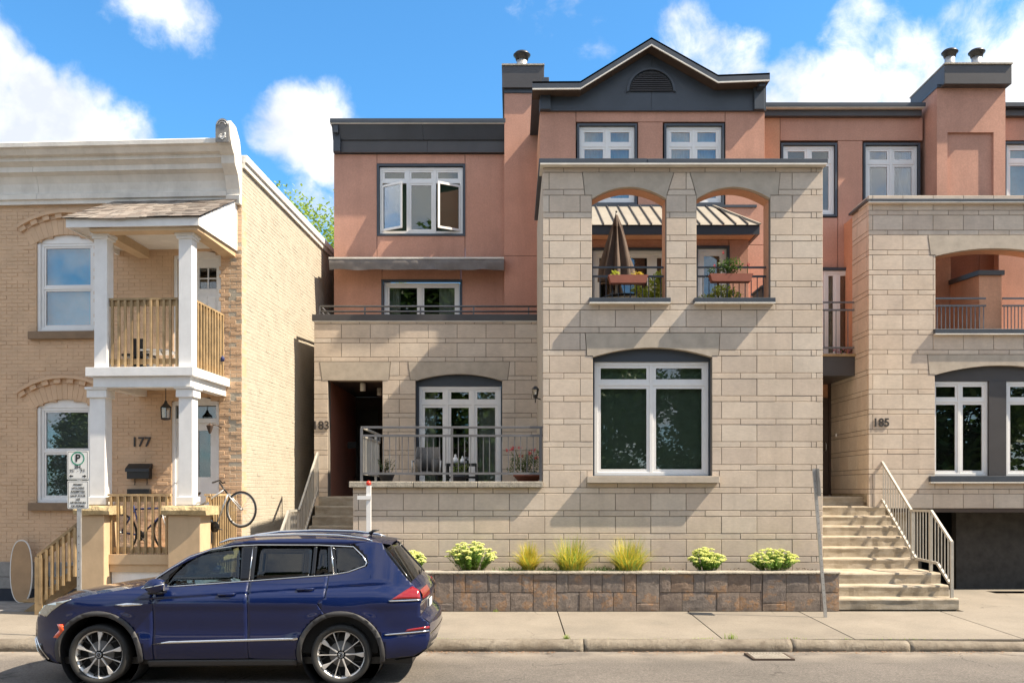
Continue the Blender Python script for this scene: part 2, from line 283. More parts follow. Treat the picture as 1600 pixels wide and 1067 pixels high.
# ---------------------------------------------------------------- mesh building
WLOC = {}
MCACHE = {}
class MB:
    def __init__(s, xf=None): s.v = []; s.f = []; s.m = []; s.sm = []; s.xf = xf
    def add(s, vs, fs, mi=0, smooth=False):
        o = len(s.v)
        s.v.extend([Vector(p) for p in vs]); s.f.extend([[i+o for i in f] for f in fs]); s.m.extend([mi]*len(fs)); s.sm.extend([smooth]*len(fs)); return s
    def box(s, x0, x1, y0, y1, z0, z1, mi=0):
        return s.add([(x0, y0, z0), (x1, y0, z0), (x1, y1, z0), (x0, y1, z0), (x0, y0, z1), (x1, y0, z1), (x1, y1, z1), (x0, y1, z1)],
                     [(0, 1, 2, 3), (4, 7, 6, 5), (0, 4, 5, 1), (1, 5, 6, 2), (2, 6, 7, 3), (3, 7, 4, 0)], mi)
    def prism(s, poly, a0, a1, axis='y', mi=0):
        n = len(poly)
        mp = {'y': lambda p, a: (p[0], a, p[1]), 'x': lambda p, a: (a, p[0], p[1]), 'z': lambda p, a: (p[0], p[1], a)}[axis]
        vs = [mp(p, a0) for p in poly]+[mp(p, a1) for p in poly]
        return s.add(vs, [list(range(n)), list(range(2*n-1, n-1, -1))]+[(i, i+n, (i+1) % n+n, (i+1) % n) for i in range(n)], mi)
    def tube(s, pts, r, n=8, mi=0, closed=False, smooth=True):
        pts = [Vector(p) for p in pts]; rs = r if isinstance(r, (list, tuple)) else [r]*len(pts)
        rings = []; m = len(pts)
        prev = None
        for i, p in enumerate(pts):
            if closed: d = pts[(i+1) % m]-pts[i-1]
            else: d = pts[min(i+1, m-1)]-pts[max(i-1, 0)]
            d.normalize()
            if prev is None:
                up = Vector((0, 0, 1)) if abs(d.z) < .9 else Vector((1, 0, 0))
                a = d.cross(up).normalized()
            else:
                a = prev-d*prev.dot(d); a.normalize()
            prev = a; b = d.cross(a)
            rings.append([p+(a*cos(2*pi*k/n)+b*sin(2*pi*k/n))*rs[i] for k in range(n)])
        vs = [v for rg in rings for v in rg]; fs = []
        for i in range(m if closed else m-1):
            j = (i+1) % m
            for k in range(n): fs.append((i*n+k, i*n+(k+1) % n, j*n+(k+1) % n, j*n+k))
        if not closed: fs += [list(range(n)), list(range((m-1)*n, m*n))]
        return s.add(vs, fs, mi, smooth)
    def bar(s, a, b, w, h=None, mi=0):
        a = Vector(a); b = Vector(b); d = (b-a).normalized(); up = Vector((0, 0, 1)) if abs(d.z) < .95 else Vector((0, 1, 0))
        x = d.cross(up).normalized(); y = x.cross(d); h = h or w
        vs = [p+x*sx*w/2+y*sy*h/2 for p in (a, b) for sx, sy in ((-1, -1), (1, -1), (1, 1), (-1, 1))]
        return s.add(vs, [(0, 1, 2, 3), (7, 6, 5, 4), (0, 4, 5, 1), (1, 5, 6, 2), (2, 6, 7, 3), (3, 7, 4, 0)], mi)
    def lathe(s, prof, c, n=16, mi=0, axis='z', smooth=True, cap=True):
        vs = []; c = Vector(c)
        for r, h in prof:
            for k in range(n):
                a = 2*pi*k/n
                vs.append(c+{'z': Vector((r*cos(a), r*sin(a), h)), 'y': Vector((r*cos(a), h, r*sin(a))), 'x': Vector((h, r*cos(a), r*sin(a)))}[axis])
        fs = [(i*n+k, i*n+(k+1) % n, (i+1)*n+(k+1) % n, (i+1)*n+k) for i in range(len(prof)-1) for k in range(n)]
        if cap: fs += [list(range(n)), list(range((len(prof)-1)*n, len(prof)*n))]
        return s.add(vs, fs, mi, smooth)
    def build(s, name, mats, parent=None, bev=0., cache=False, origin=None, **props):
        if not isinstance(mats, (list, tuple)): mats = [mats]
        vs = [Vector(s.xf(*p)) for p in s.v] if s.xf else s.v
        if origin is None:
            lo = [min(p[i] for p in vs) for i in range(3)]; hi = [max(p[i] for p in vs) for i in range(3)]
            c = Vector(((lo[0]+hi[0])/2, (lo[1]+hi[1])/2, lo[2]))
        else: c = Vector(origin)
        me = None
        if cache:
            key = (tuple(mats), bev, tuple((round(p.x-c.x, 3), round(p.y-c.y, 3), round(p.z-c.z, 3)) for p in vs))
            me = MCACHE.get(key)
        if me is None:
            me = bpy.data.meshes.new(name)
            me.from_pydata([p-c for p in vs], [], s.f)
            for m in mats: me.materials.append(MATS[m] if isinstance(m, str) else m)
            me.polygons.foreach_set('material_index', s.m); me.polygons.foreach_set('use_smooth', s.sm)
            if len(s.f) < 60000:
                bm = bmesh.new(); bm.from_mesh(me); bmesh.ops.recalc_face_normals(bm, faces=bm.faces); bm.to_mesh(me); bm.free()
            me.update()
            if cache: MCACHE[key] = me
        o = bpy.data.objects.new(name, me); COL.objects.link(o)
        place(o, c, parent)
        if bev:
            b = o.modifiers.new('bevel', 'BEVEL'); b.width = bev; b.segments = 2; b.limit_method = 'ANGLE'; b.angle_limit = radians(40)
        tag(o, **props)
        return o
def place(o, c, parent):
    WLOC[o.name] = Vector(c)
    if parent is not None:
        o.parent = parent; o.location = Vector(c)-WLOC[parent.name]
    else: o.location = c
def tag(o, label=None, cat=None, group=None, kind=None):
    if label: o['label'] = label
    if cat: o['category'] = cat
    if group: o['group'] = group
    if kind: o['kind'] = kind
    return o
def thing(name, loc, label, cat, group=None):
    o = bpy.data.objects.new(name, None); COL.objects.link(o); o.empty_display_size = .2; place(o, Vector(loc), None)
    return tag(o, label, cat, group)
def copy_tree(o, loc=None, parent=None, rz=None, scale=None):
    c = o.copy(); COL.objects.link(c)
    if parent is not None: c.parent = parent
    if loc is not None: c.location = loc
    if rz is not None: c.rotation_euler = (0, 0, rz)
    if scale is not None: c.scale = (scale,)*3 if not hasattr(scale, '__len__') else scale
    for ch in [k for k in KIDS.get(o.name, ())]: copy_tree(ch, parent=c)
    return c
KIDS = {}
def kids_index():
    KIDS.clear()
    for o in bpy.data.objects:
        if o.parent: KIDS.setdefault(o.parent.name, []).append(o)
def X(px, Z): return (px-800)/F*Z
def Y(py, Z): return CZ-(py-768)/F*Z
def text(s, name, mt, h, loc, parent=None, depth=.012, rot=(pi/2, 0, 0), bold=0., **props):
    cu = bpy.data.curves.new(name, 'FONT'); cu.body = s; cu.size = h; cu.extrude = depth/2; cu.align_x = 'CENTER'; cu.align_y = 'CENTER'; cu.offset = bold; cu.resolution_u = 3
    o = bpy.data.objects.new('tmp', cu); COL.objects.link(o)
    dg = bpy.context.evaluated_depsgraph_get(); me = bpy.data.meshes.new_from_object(o.evaluated_get(dg)); bpy.data.objects.remove(o)
    me.materials.clear(); me.materials.append(MATS[mt]); me.name = name
    me.transform(Matrix.Rotation(rot[2], 4, 'Z') @ Matrix.Rotation(rot[0], 4, 'X'))
    q = bpy.data.objects.new(name, me); COL.objects.link(q); place(q, Vector(loc), parent); tag(q, **props); return q
# ================================================================= SETTING
GZ = .17            # top of pavement at the planter
MB().add([(-400, -400, -.12), (400, -400, -.12), (400, 600, -.12), (-400, 600, -.12)], [(0, 1, 2, 3)]).build('ground', 'soil', kind='structure')
m = MB(); ys = [-3.2, 4, 8.5, 12.2, 12.75]; zs = [-.02, .03, .02, -.03, -.045]
for i in range(4): m.add([(-60, ys[i], zs[i]), (60, ys[i], zs[i]), (60, ys[i+1], zs[i+1]), (-60, ys[i+1], zs[i+1])], [(0, 1, 2, 3)])
m.build('road', 'asphalt', kind='structure')
# pavement, slab by slab, joints from the photograph
jx = [-14.2, -12.4, -10.6, -8.8, -7.0, -5.2, -3.4, -1.55, .78, 3.02, 4.92, 7.35, 9.3, 11.2, 13.1]
pav = thing('pavement', (0, 14, 0), None, None); tag(pav, kind='structure')
del_keys = [k for k in ('category',) if k in pav]
def slab(x0, x1, a, b, za, zb, name='paving_slab', mt='pavement'):
    g = .008
    MB().add([(x0+g, a, za), (x1-g, a, za), (x1-g, b, zb), (x0+g, b, zb), (x0+g, a, za-.1), (x1-g, a, za-.1), (x1-g, b, zb-.1), (x0+g, b, zb-.1)],
             [(0, 1, 2, 3), (0, 4, 5, 1), (1, 5, 6, 2), (2, 6, 7, 3), (3, 7, 4, 0)]).build(name, mt, pav, bev=.006)
for i in range(len(jx)-1): slab(jx[i], jx[i+1], 12.87, 15.38, .11, GZ)
MB().box(-14.2, 13.1, 12.86, 15.42, -.05, .085).build('joint_bed', 'soil', pav)
# ground in front of the left house and under the stairs / driveway
m = MB(); m.box(-14, -2.9, 15.38, 26, -.1, .165); m.build('front_yard', 'grey_membrane', kind='structure')
yd = thing('yard_paving', (-9, 16, .165), None, None); tag(yd, kind='structure')
for i in range(12):
    for j in range(3):
        a = -13.6+i*.66; b = 15.42+j*.42
        MB().box(a+.006, a+.654, b+.006, b+.414, .16, .178+random.uniform(-.003, .003)).build('paving_stone', 'duck_grey', yd, cache=True)
MB().box(7.8, 14, 15.38, 19, -.1, .16).build('driveway', 'pavement', kind='structure')
# kerb: rough old cast kerb in sections with rounded nose
kb = thing('kerb', (0, 12.75, 0), None, None); tag(kb, kind='structure')
kj = [-14.2, -11.2, -8.2, -5.4, -2.6, 1.02+0*1, 3.98, 5.65, 8.6, 11.6, 14]
def kerb_top(x): return .115 if x < 4 else .115-.05*min(1, (x-4)/4)
for i in range(len(kj)-1):
    a, b = kj[i]+.008, kj[i+1]-.008; n = int((b-a)/.06)
    prof = [(12.70, -.06), (12.685, -.01), (12.69, .035), (12.715, .075), (12.76, .105), (12.80, .112), (12.855, .113), (12.855, -.06)]
    m = MB(); vs = []
    for k in range(n+1):
        x = a+(b-a)*k/n; kt = kerb_top(x)/.115
        for (py, pz) in prof:
            q = mnoise.noise(Vector((x*3.1, py*9, pz*9)))*.016+mnoise.noise(Vector((x*11, py*30, pz*30)))*.008
            vs.append((x, py+(q if py < 12.8 else 0), (pz*kt if pz > 0 else pz)+(q*.5 if .02 < pz else 0)))
    P = len(prof)
    fs = [(k*P+j, k*P+j+1, (k+1)*P+j+1, (k+1)*P+j) for k in range(n) for j in range(P-1)]+[list(range(P)), list(range(n*P, (n+1)*P))]
    m.add(vs, fs, smooth=True); m.build('kerb_stone', 'kerb_concrete', kb)
# far side of the street, behind the camera
MB().box(-60, 60, -3.4, -3.2, -.1, .12).build('far_kerb', 'kerb_concrete', kind='structure')
MB().box(-60, 60, -5.2, -3.41, -.1, .12).build('far_pavement', 'pavement', kind='structure')
MB().box(-60, 60, -60, -5.21, -.1, .11).build('bounce_ground', 'bounce_ground', kind='structure')  # pale unseen ground, added to bounce sunlight onto the facades
# drain grate
dr = thing('drain_grate', (3.5, 12.2, -.03), 'rusty slotted drain grate in the road beside the kerb', 'drain grate')
gx0, gx1, gy0, gy1 = X(1172, 12.1), X(1236, 12.1), 11.93, 12.42
m = MB(); m.box(gx0, gx1, gy0, gy0+.03, -.05, -.001); m.box(gx0, gx1, gy1-.03, gy1, -.05, -.006); m.box(gx0, gx0+.03, gy0+.031, gy1-.031, -.05, -.003); m.box(gx1-.03, gx1, gy0+.031, gy1-.031, -.05, -.003)
m.build('frame', 'dark_brown', dr)
MB().box(gx0+.031, gx1-.031, gy0+.031, gy1-.031, -.05, -.0165).build('well', 'room_dark', dr)
for k in range(11):
    a = gx0+.045+k*(gx1-gx0-.09)/10.6
    MB().box(a, a+.026, gy0+.031, gy1-.031, -.016, -.002).build('bar', 'coping', dr, cache=True)
# leaf litter and weeds along the gutter
m = MB(); random.seed(3)
for k in range(1600):
    x = random.choice([random.uniform(-1.2, .6), random.uniform(1.5, 3.3), random.uniform(3.9, 7), random.uniform(-14, 14)]); y = 12.66-abs(random.gauss(0, .10)); z = -.037+random.uniform(0, .012)
    s_ = random.uniform(.005, .018); a = random.uniform(0, 6.3); d = Vector((cos(a), sin(a), random.uniform(-.3, .3)))*s_; e = Vector((-sin(a), cos(a), random.uniform(-.3, .3)))*s_*.6
    p = Vector((x, y, z)); m.add([p-d, p+e, p+d, p-e], [(0, 1, 2, 3)])
m.build('leaf_litter', 'leaf_litter', kind='stuff')
m = MB()
def blade(m, p, h, a, lean, w, mi=0, seg=3):
    pts = []; dr_ = Vector((cos(a), sin(a), 0)); sd_ = Vector((-sin(a), cos(a), 0))
    for k in range(seg+1):
        t = k/seg; c = p+dr_*lean*h*t*t+Vector((0, 0, h*(t-.25*lean*t*t))); ww = w*(1-t)**.7
        pts += [c-sd_*ww/2, c+sd_*ww/2] if k < seg else [c]
    fs = [(2*k, 2*k+1, 2*k+3, 2*k+2) for k in range(seg-1)]+[(2*seg-2, 2*seg-1, 2*seg)]
    m.add(pts, fs, mi)
for (cx, cnt, sp, hh) in ((X(1143, 12.86), 40, .09, .13), (X(886, 12.75), 45, .05, .10), (X(1100, 12.86), 30, .2, .05), (X(1240, 12.86), 30, .25, .05), (X(700, 12.86), 60, .7, .03), (X(1000, 12.86), 60, 1.4, .03), (X(775, 15.34), 30, .06, .07), (X(700, 15.34), 20, .1, .05), (X(1390, 12.86), 60, 1.2, .03)):
    for k in range(cnt):
        p = Vector((cx+random.gauss(0, sp/2), (12.862 if cx != X(775, 15.34) else 15.34)+random.uniform(-.01, .01), .105 if cx != X(775, 15.34) else .165))
        blade(m, p, hh*random.uniform(.4, 1), random.uniform(0, 6.3), random.uniform(.1, .9), .008)
m.build('weeds', 'grass_green', kind='stuff')
# ================================================================= generic wall builders
G = .0055
def front_map(y): return lambda u, v, z: (u, y+v, z)
class Op:
    def __init__(s, z0, z1, a0, b0, a1=None, b1=None):      # a..b at z0 (bottom) and a1..b1 at z1 (top)
        s.z0, s.z1, s.a0, s.b0 = z0, z1, a0, b0; s.a1 = a0 if a1 is None else a1; s.b1 = b0 if b1 is None else b1
    def at(s, z):
        t = (z-s.z0)/(s.z1-s.z0); t = max(0, min(1, t)); return s.a0+(s.a1-s.a0)*t, s.b0+(s.b1-s.b0)*t
def stone(parent, mp, q, name='stone_block', depth=.1, mt='limestone', ch=.004, proud=None):
    """q: four corners (u,z) bottom-left, bottom-right, top-right, top-left of the cell"""
    (a, z0), (b, _), (c, z1), (d, _) = q
    if min(b-a, c-d) < .02 or z1-z0 < .02: return
    a += G; d += G; b -= G; c -= G; z0 += G; z1 -= G
    e = random.choice((0, .001, .002, .003)) if proud is None else -proud
    m = MB(mp)
    m.add([(a, e+ch, z0), (b, e+ch, z0), (c, e+ch, z1), (d, e+ch, z1), (a+ch, e, z0+ch), (b-ch, e, z0+ch), (c-ch, e, z1-ch), (d+ch, e, z1-ch),
           (a, depth, z0), (b, depth, z0), (c, depth, z1), (d, depth, z1)],
          [(4, 5, 6, 7), (0, 1, 5, 4), (1, 2, 6, 5), (2, 3, 7, 6), (3, 0, 4, 7), (0, 8, 9, 1), (1, 9, 10, 2), (2, 10, 11, 3), (3, 11, 8, 0)])
    m.build(name, mt, parent, cache=True)
def course_wall(parent, mp, u0, u1, rows, ops, jl, js, thick=.25, mort='mortar', inset=0.):
    """rows: list (z0,z1,is_strip)"""
    mm = MB(mp)
    for (z0, z1, st) in rows:
        zm = (z0+z1)/2
        cuts = []
        for o in ops:
            if o.z0 < zm < o.z1: cuts.append((o.at(z0), o.at(z1)))
        cuts.sort(key=lambda c: c[0][0])
        segs = []; cur = (u0, u0)
        for (b0, b1) in [((c[0][0], c[1][0]), (c[0][1], c[1][1])) for c in cuts]:
            if b0[0] > cur[0]+.01: segs.append((cur, b0))
            cur = (max(b1[0], cur[0]), max(b1[1], cur[1]))
        if cur[0] < u1-.01: segs.append((cur, (u1, u1)))
        joints = js if st else jl
        if callable(joints): joints = joints(zm)
        for (l, r) in segs:
            l_, r_ = l, r
            if inset and l[0] == u0: l_ = (l[0]+inset, l[1]+inset)
            if inset and r[0] == u1: r_ = (r[0]-inset, r[1]-inset)
            mm.add([(l_[0], .012, z0), (r_[0], .012, z0), (r_[1], .012, z1), (l_[1], .012, z1), (l_[0], thick, z0), (r_[0], thick, z0), (r_[1], thick, z1), (l_[1], thick, z1)],
                   [(0, 1, 2, 3), (0, 4, 5, 1), (1, 5, 6, 2), (2, 6, 7, 3), (3, 7, 4, 0), (4, 7, 6, 5)])
            js_ = [j for j in joints if l[0]+.05 < j < r[0]-.05 and l[1]+.05 < j < r[1]-.05]
            pts = [l]+[(j, j) for j in js_]+[r]
            for p, q in zip(pts, pts[1:]):
                stone(parent, mp, ((p[0], z0), (q[0], z0), (q[1], z1), (p[1], z1)), 'stone_strip' if st else 'stone_block')
    mm.build('mortar_backing', mort, parent)
def arc(x0, x1, zs, rise, n=14):
    return [(x0+(x1-x0)*k/n, zs+rise*(1-(2*k/n-1)**2)) for k in range(n+1)]
def lintel(parent, mp, top, bot, x0, x1, zs, rise, depth=.1, mt='lintel_stone', proud=.004):
    """top=(xa,xb,z), bot=(xa,xb,z); arch between x0..x1 springing at zs"""
    a = arc(x0, x1, zs, rise)
    poly = [(top[0]+G, top[2]-G), (bot[0]+G, bot[2]+G)]+([(x0, bot[2]+G)] if x0 > bot[0]+.02 else [])+a+([(x1, bot[2]+G)] if x1 < bot[1]-.02 else [])+[(bot[1]-G, bot[2]+G), (top[1]-G, top[2]-G)]
    MB(mp).prism(poly, -proud, depth, 'y').build('arch_lintel', mt, parent)
    e = .035; aa = arc(x0-.003, x1+.003, zs+.004, rise)
    MB(mp).prism([(top[0]-e, top[2]+.01), (bot[0]-e, bot[2]+.012), (x0-.003, bot[2]+.012)]+aa+[(x1+.003, bot[2]+.012), (bot[1]+e, bot[2]+.012), (top[1]+e, top[2]+.01)], depth-.02, depth+.09, 'y').build('mortar_backing', 'mortar', parent)
def window(parent, y, x0, x1, z0, z1, cols, trans=None, fr=.055, sash=.04, glassm='window_glass', inner=None, room=True, name='window', mt='white_vinyl', skip=(), depth=.09, rdepth=1.2, blinds=None, mp=None):
    """cols: relative x divisions incl. 0 and 1; trans: z of the transom centre. Outer frame + sashes, panes as sub-parts."""
    mp = mp or front_map(0)
    m = MB(mp); Y0, Y1 = y, y+depth
    m.box(x0, x1, Y0, Y1, z1-fr, z1); m.box(x0, x1, Y0, Y1, z0, z0+fr); m.box(x0, x0+fr, Y0, Y1, z0+fr, z1-fr); m.box(x1-fr, x1, Y0, Y1, z0+fr, z1-fr)
    xs = [x0+fr/2+(x1-x0-fr)*c for c in cols]
    for xx in xs[1:-1]: m.box(xx-fr/2, xx+fr/2, Y0+.002, Y1, z0+fr, z1-fr)
    if trans:
        for i in range(len(xs)-1): m.box(xs[i]+fr/2, xs[i+1]-fr/2, Y0+.003, Y1, trans-fr/2, trans+fr/2)
    wo = m.build(name, mt, parent, bev=.004)
    rows = [(z0+fr, trans-fr/2), (trans+fr/2, z1-fr)] if trans else [(z0+fr, z1-fr)]
    for i in range(len(xs)-1):
        for j, (a, b) in enumerate(rows):
            if (i, j) in skip: continue
            l, r = xs[i]+fr/2, xs[i+1]-fr/2
            q = MB(mp); s_ = sash; yy = Y0+.014
            q.box(l, r, yy, yy+.04, b-s_, b); q.box(l, r, yy, yy+.04, a, a+s_); q.box(l, l+s_, yy, yy+.04, a+s_, b-s_); q.box(r-s_, r, yy, yy+.04, a+s_, b-s_)
            q.build('sash', mt, wo, bev=.003)
            MB(mp).box(l+s_-.004, r-s_+.004, yy+.018, yy+.024, a+s_-.004, b-s_+.004).build('pane', glassm, wo)
    if inner:
        kind, mt2 = inner
        q = MB(mp); yy = Y1+.06
        if kind == 'flat': q.box(x0+.02, x1-.02, yy, yy+.01, z0+.02, z1-.02)
        elif kind == 'vertical':
            n = int((x1-x0)/.085)
            for k in range(n):
                a = x0+.02+(x1-x0-.04)*k/n; w_ = (x1-x0-.04)/n
                q.add([(a, yy+.035, z0+.03), (a+w_*1.1, yy, z0+.03), (a+w_*1.1, yy, z1-.05), (a, yy+.035, z1-.05)], [(0, 1, 2, 3)])
        elif kind == 'slats':
            n = int((z1-z0)/.045)
            for k in range(n):
                a = z0+.03+(z1-z0-.06)*k/n; q.add([(x0+.03, yy+.03, a), (x1-.03, yy+.03, a), (x1-.03, yy, a+.036), (x0+.03, yy, a+.036)], [(0, 1, 2, 3)])
        elif kind == 'drape':
            n = 40; vs = []
            for k in range(n+1):
                a = x0+.03+(x1-x0-.06)*k/n; dy = .03*sin(k*1.7)+.015*sin(k*.9); vs += [(a, yy+.05+dy, z0), (a, yy+.05+dy, z1-.03)]
            q.add(vs, [(2*k, 2*k+2, 2*k+3, 2*k+1) for k in range(n)], smooth=True)
        elif kind == 'sides':
            for (p, r_) in ((x0+.03, x0+(x1-x0)*.2), (x1-(x1-x0)*.28, x1-.03)):
                n = 12; vs = []
                for k in range(n+1):
                    a = p+(r_-p)*k/n; dy = .03*sin(k*1.7); vs += [(a, yy+.05+dy, z0), (a, yy+.05+dy, z1-.03)]
                q.add(vs, [(2*k, 2*k+2, 2*k+3, 2*k+1) for k in range(n)], smooth=True)
        q.build('curtain' if kind in ('drape', 'sides') else 'blind', mt2, wo)
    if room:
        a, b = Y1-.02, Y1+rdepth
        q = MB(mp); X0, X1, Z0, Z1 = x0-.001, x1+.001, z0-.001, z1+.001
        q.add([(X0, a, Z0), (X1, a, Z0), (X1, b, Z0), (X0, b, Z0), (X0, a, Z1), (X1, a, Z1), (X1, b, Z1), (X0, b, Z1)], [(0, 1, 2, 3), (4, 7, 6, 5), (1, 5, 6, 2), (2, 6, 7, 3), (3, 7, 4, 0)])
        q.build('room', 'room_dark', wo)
    return wo
def trimbox(parent, y, x0, x1, z0, z1, w, proud=.02, mt='dark_trim', name='window_trim', back=.1, sides='LRTB', mp=None):
    m = MB(mp or front_map(0))
    if 'T' in sides: m.box(x0-w, x1+w, y-proud, y+back, z1, z1+w)
    if 'B' in sides: m.box(x0-w, x1+w, y-proud, y+back, z0-w, z0)
    if 'L' in sides: m.box(x0-w, x0, y-proud+.001, y+back, z0, z1)
    if 'R' in sides: m.box(x1, x1+w, y-proud+.001, y+back, z0, z1)
    return m.build(name, mt, parent)
def panel(parent, y, x0, x1, z0, z1, mt='stucco', d=.2, g=.006, name='wall_panel'):
    return MB().box(x0+g, x1-g, y, y+d, z0+g, z1-g).build(name, mt, parent, bev=.004)
def rail_run(parent, a, b, zt, zb, n_bal, r=.018, mt='rail_gray', second=None, bal_r=.007):
    """straight level railing between plan points a,b: top rail, optional second rail, bottom rail, balusters"""
    a = Vector(a); b = Vector(b)
    MB().bar((a.x, a.y, zt), (b.x, b.y, zt), r*2, r*2).build('top_rail', mt, parent, bev=.003)
    zb2 = zt
    if second: MB().bar((a.x, a.y, second), (b.x, b.y, second), r*2, r*2).build('middle_rail', mt, parent); zb2 = second
    MB().bar((a.x, a.y, zb), (b.x, b.y, zb), r*2, r*2).build('bottom_rail', mt, parent)
    for k in range(n_bal):
        t = (k+.5)/n_bal; p = a.lerp(b, t); MB().box(p.x-bal_r, p.x+bal_r, p.y-bal_r, p.y+bal_r, zb+r, zb2-r).build('baluster', mt, parent, cache=True)

# ================================================================= HOUSE 183
ZA, ZB_, ZC_ = 16.15, 19.85, 22.1
SA = F/ZA
h183 = thing('town_house', (1, 17, .17), 'beige stone town house numbered 183 with blue gabled top and arched loggia', 'town house')
# ---- front block, coursing
bx0, bx1 = X(848, ZA), X(1286, ZA)
PER = 35.8/SA; LS = .105
strip_top0 = Y(510.9, ZA)
JL = [X(906.4+55.25*k, ZA) for k in range(-6, 8)]; JS = [X(880.8+55.25*k, ZA) for k in range(-6, 8)]
tx0 = X(551, ZA)
rows = []
ztops = [strip_top0-PER*k for k in range(-7, 11)]
ZTOP = Y(262, ZA)
for zt in ztops:
    rows.append((zt-LS, min(zt, ZTOP), True)); rows.append((zt-PER, zt-LS, False))
rows = [r for r in rows if r[0] < ZTOP-.02 and r[0] > .5]
mpA = front_map(ZA)
def zr(py): return Y(py, ZA)
def snap(py):   # nearest row boundary
    z = zr(py); c = [r[0] for r in rows]+[ZTOP]; return min(c, key=lambda q: abs(q-z))
o1 = (X(925, ZA), X(1041, ZA)); o2 = (X(1088.5, ZA), X(1203.5, ZA))
zl0, zl1 = snap(305), snap(269)
zs0 = snap(475)
wz1, wz0 = snap(555.5), snap(733)
ops = [Op(zl0, zl1, X(914, ZA), X(1042, ZA), X(910, ZA), X(1053, ZA)), Op(zl0, zl1, X(1088, ZA), X(1216, ZA), X(1078, ZA), X(1219, ZA)),
       Op(zs0, zl0, *o1), Op(zs0, zl0, *o2),
       Op(wz1, snap(520), X(917, ZA), X(1123, ZA), X(914.5, ZA), X(1125, ZA)), Op(wz0, wz1, X(926.5, ZA), X(1112.5, ZA)),
       Op(snap(760.6), wz0, X(917, ZA), X(1124, ZA))]
up = [r for r in rows if r[0] > snap(760.6)-.01]; lo = [r for r in rows if r[0] <= snap(760.6)-.01]
def jl_up(z): return [X(858, ZA)]+[j for j in JL if j > X(900, ZA)]
def js_up(z): return [j for j in JS if j > X(870, ZA)]+[X(1275.5, ZA)]
course_wall(h183, mpA, bx0, bx1, up, ops, jl_up, js_up, thick=.36, inset=.04)
course_wall(h183, mpA, tx0, bx1, lo, [Op(snap(768), snap(760.6)+.001, tx0-.1, bx0-.0)] if False else [], lambda z: [X(560, ZA)]+JL+[], lambda z: JS+[X(1275.5, ZA)], thick=.36, inset=.04)
# strip directly under the terrace coping belongs to lower rows; sill pieces
zsill0, zsill1 = zr(754.5), zr(743.8)
za_, zb_ = snap(760.6), wz0
for q in (((X(917, ZA), za_), (X(965, ZA), za_), (X(965, ZA), zsill0), (X(917, ZA), zsill0)), ((X(965, ZA), za_), (X(1020, ZA), za_), (X(1020, ZA), zsill0), (X(965, ZA), zsill0)),
          ((X(1020, ZA), za_), (X(1072, ZA), za_), (X(1072, ZA), zsill0), (X(1020, ZA), zsill0)), ((X(1072, ZA), za_), (X(1124, ZA), za_), (X(1124, ZA), zsill0), (X(1072, ZA), zsill0)),
          ((X(917, ZA), zsill1), (X(926.5, ZA), zsill1), (X(926.5, ZA), zb_), (X(917, ZA), zb_)), ((X(1112.5, ZA), zsill1), (X(1124, ZA), zsill1), (X(1124, ZA), zb_), (X(1112.5, ZA), zb_))):
    stone(h183, mpA, q, 'stone_strip')
MB().box(X(917, ZA), X(1124, ZA), ZA+.03, ZA+.36, za_, zsill1).build('mortar_backing', 'mortar', h183)
MB().box(X(917, ZA), X(926.4, ZA), ZA+.03, ZA+.36, zsill1+.001, zb_+.01).build('mortar_backing', 'mortar', h183); MB().box(X(1112.6, ZA), X(1124, ZA), ZA+.03, ZA+.36, zsill1+.001, zb_+.01).build('mortar_backing', 'mortar', h183)
MB().box(X(916.5, ZA), X(1122, ZA), ZA-.13, ZA+.12, zsill0, zsill1).build('window_sill', 'lintel_stone', h183, bev=.008)
# lintels
lintel(h183, mpA, (X(910, ZA), X(1053, ZA), zl1), (X(914, ZA), X(1042, ZA), zl0), o1[0], o1[1], zl0-.06, .21, depth=.1)
lintel(h183, mpA, (X(1078, ZA), X(1219, ZA), zl1), (X(1088, ZA), X(1216, ZA), zl0), o2[0], o2[1], zl0-.06, .21, depth=.1)
wl = (X(926.5, ZA), X(1112.5, ZA))
lintel(h183, mpA, (X(914.5, ZA), X(1125, ZA), snap(520)), (X(917, ZA), X(1123, ZA), wz1), wl[0], wl[1], wz1-.02, .17, depth=.14)
# stucco inner skin of the loggia screen with arched reveals
for (a, b) in (o1, o2):
    a += .006; b -= .006
    ar = arc(a, b, zl0-.068, .21)
    poly = [(a-.18, ZTOP-.02), (a-.18, zs0)]+[(a-.02, zs0), (a-.02, ar[0][1])]+[(p, z) for p, z in ar[1:-1]]+[(b+.02, ar[-1][1]), (b+.02, zs0), (b+.18, zs0), (b+.18, ZTOP-.02)]
    poly = [(a-.18, ZTOP-.02), (a-.18, zs0), (a, zs0)]+ar+[(b, zs0), (b+.18, zs0), (b+.18, ZTOP-.02)]
    MB().prism(poly, ZA+.105, ZA+.42, 'y').build('arch_reveal', 'stucco_lit', h183)
MB().box(bx0+.25, bx1-.02, ZA+.361, ZA+.42, zl0+.22, ZTOP-.02).build('inner_skin', 'stucco_lit', h183)
# loggia sills
for (a, b) in (o1, o2):
    m = MB(); m.box(a-.06, b+.06, ZA-.13, ZA+.45, zs0+.012, zs0+.09); m.build('loggia_sill', 'dark_trim', h183, bev=.005)
    MB().box(a-.055, b+.055, ZA-.135, ZA+.02, zs0-.012, zs0+.010).build('drip_edge', 'cornice_paint', h183)
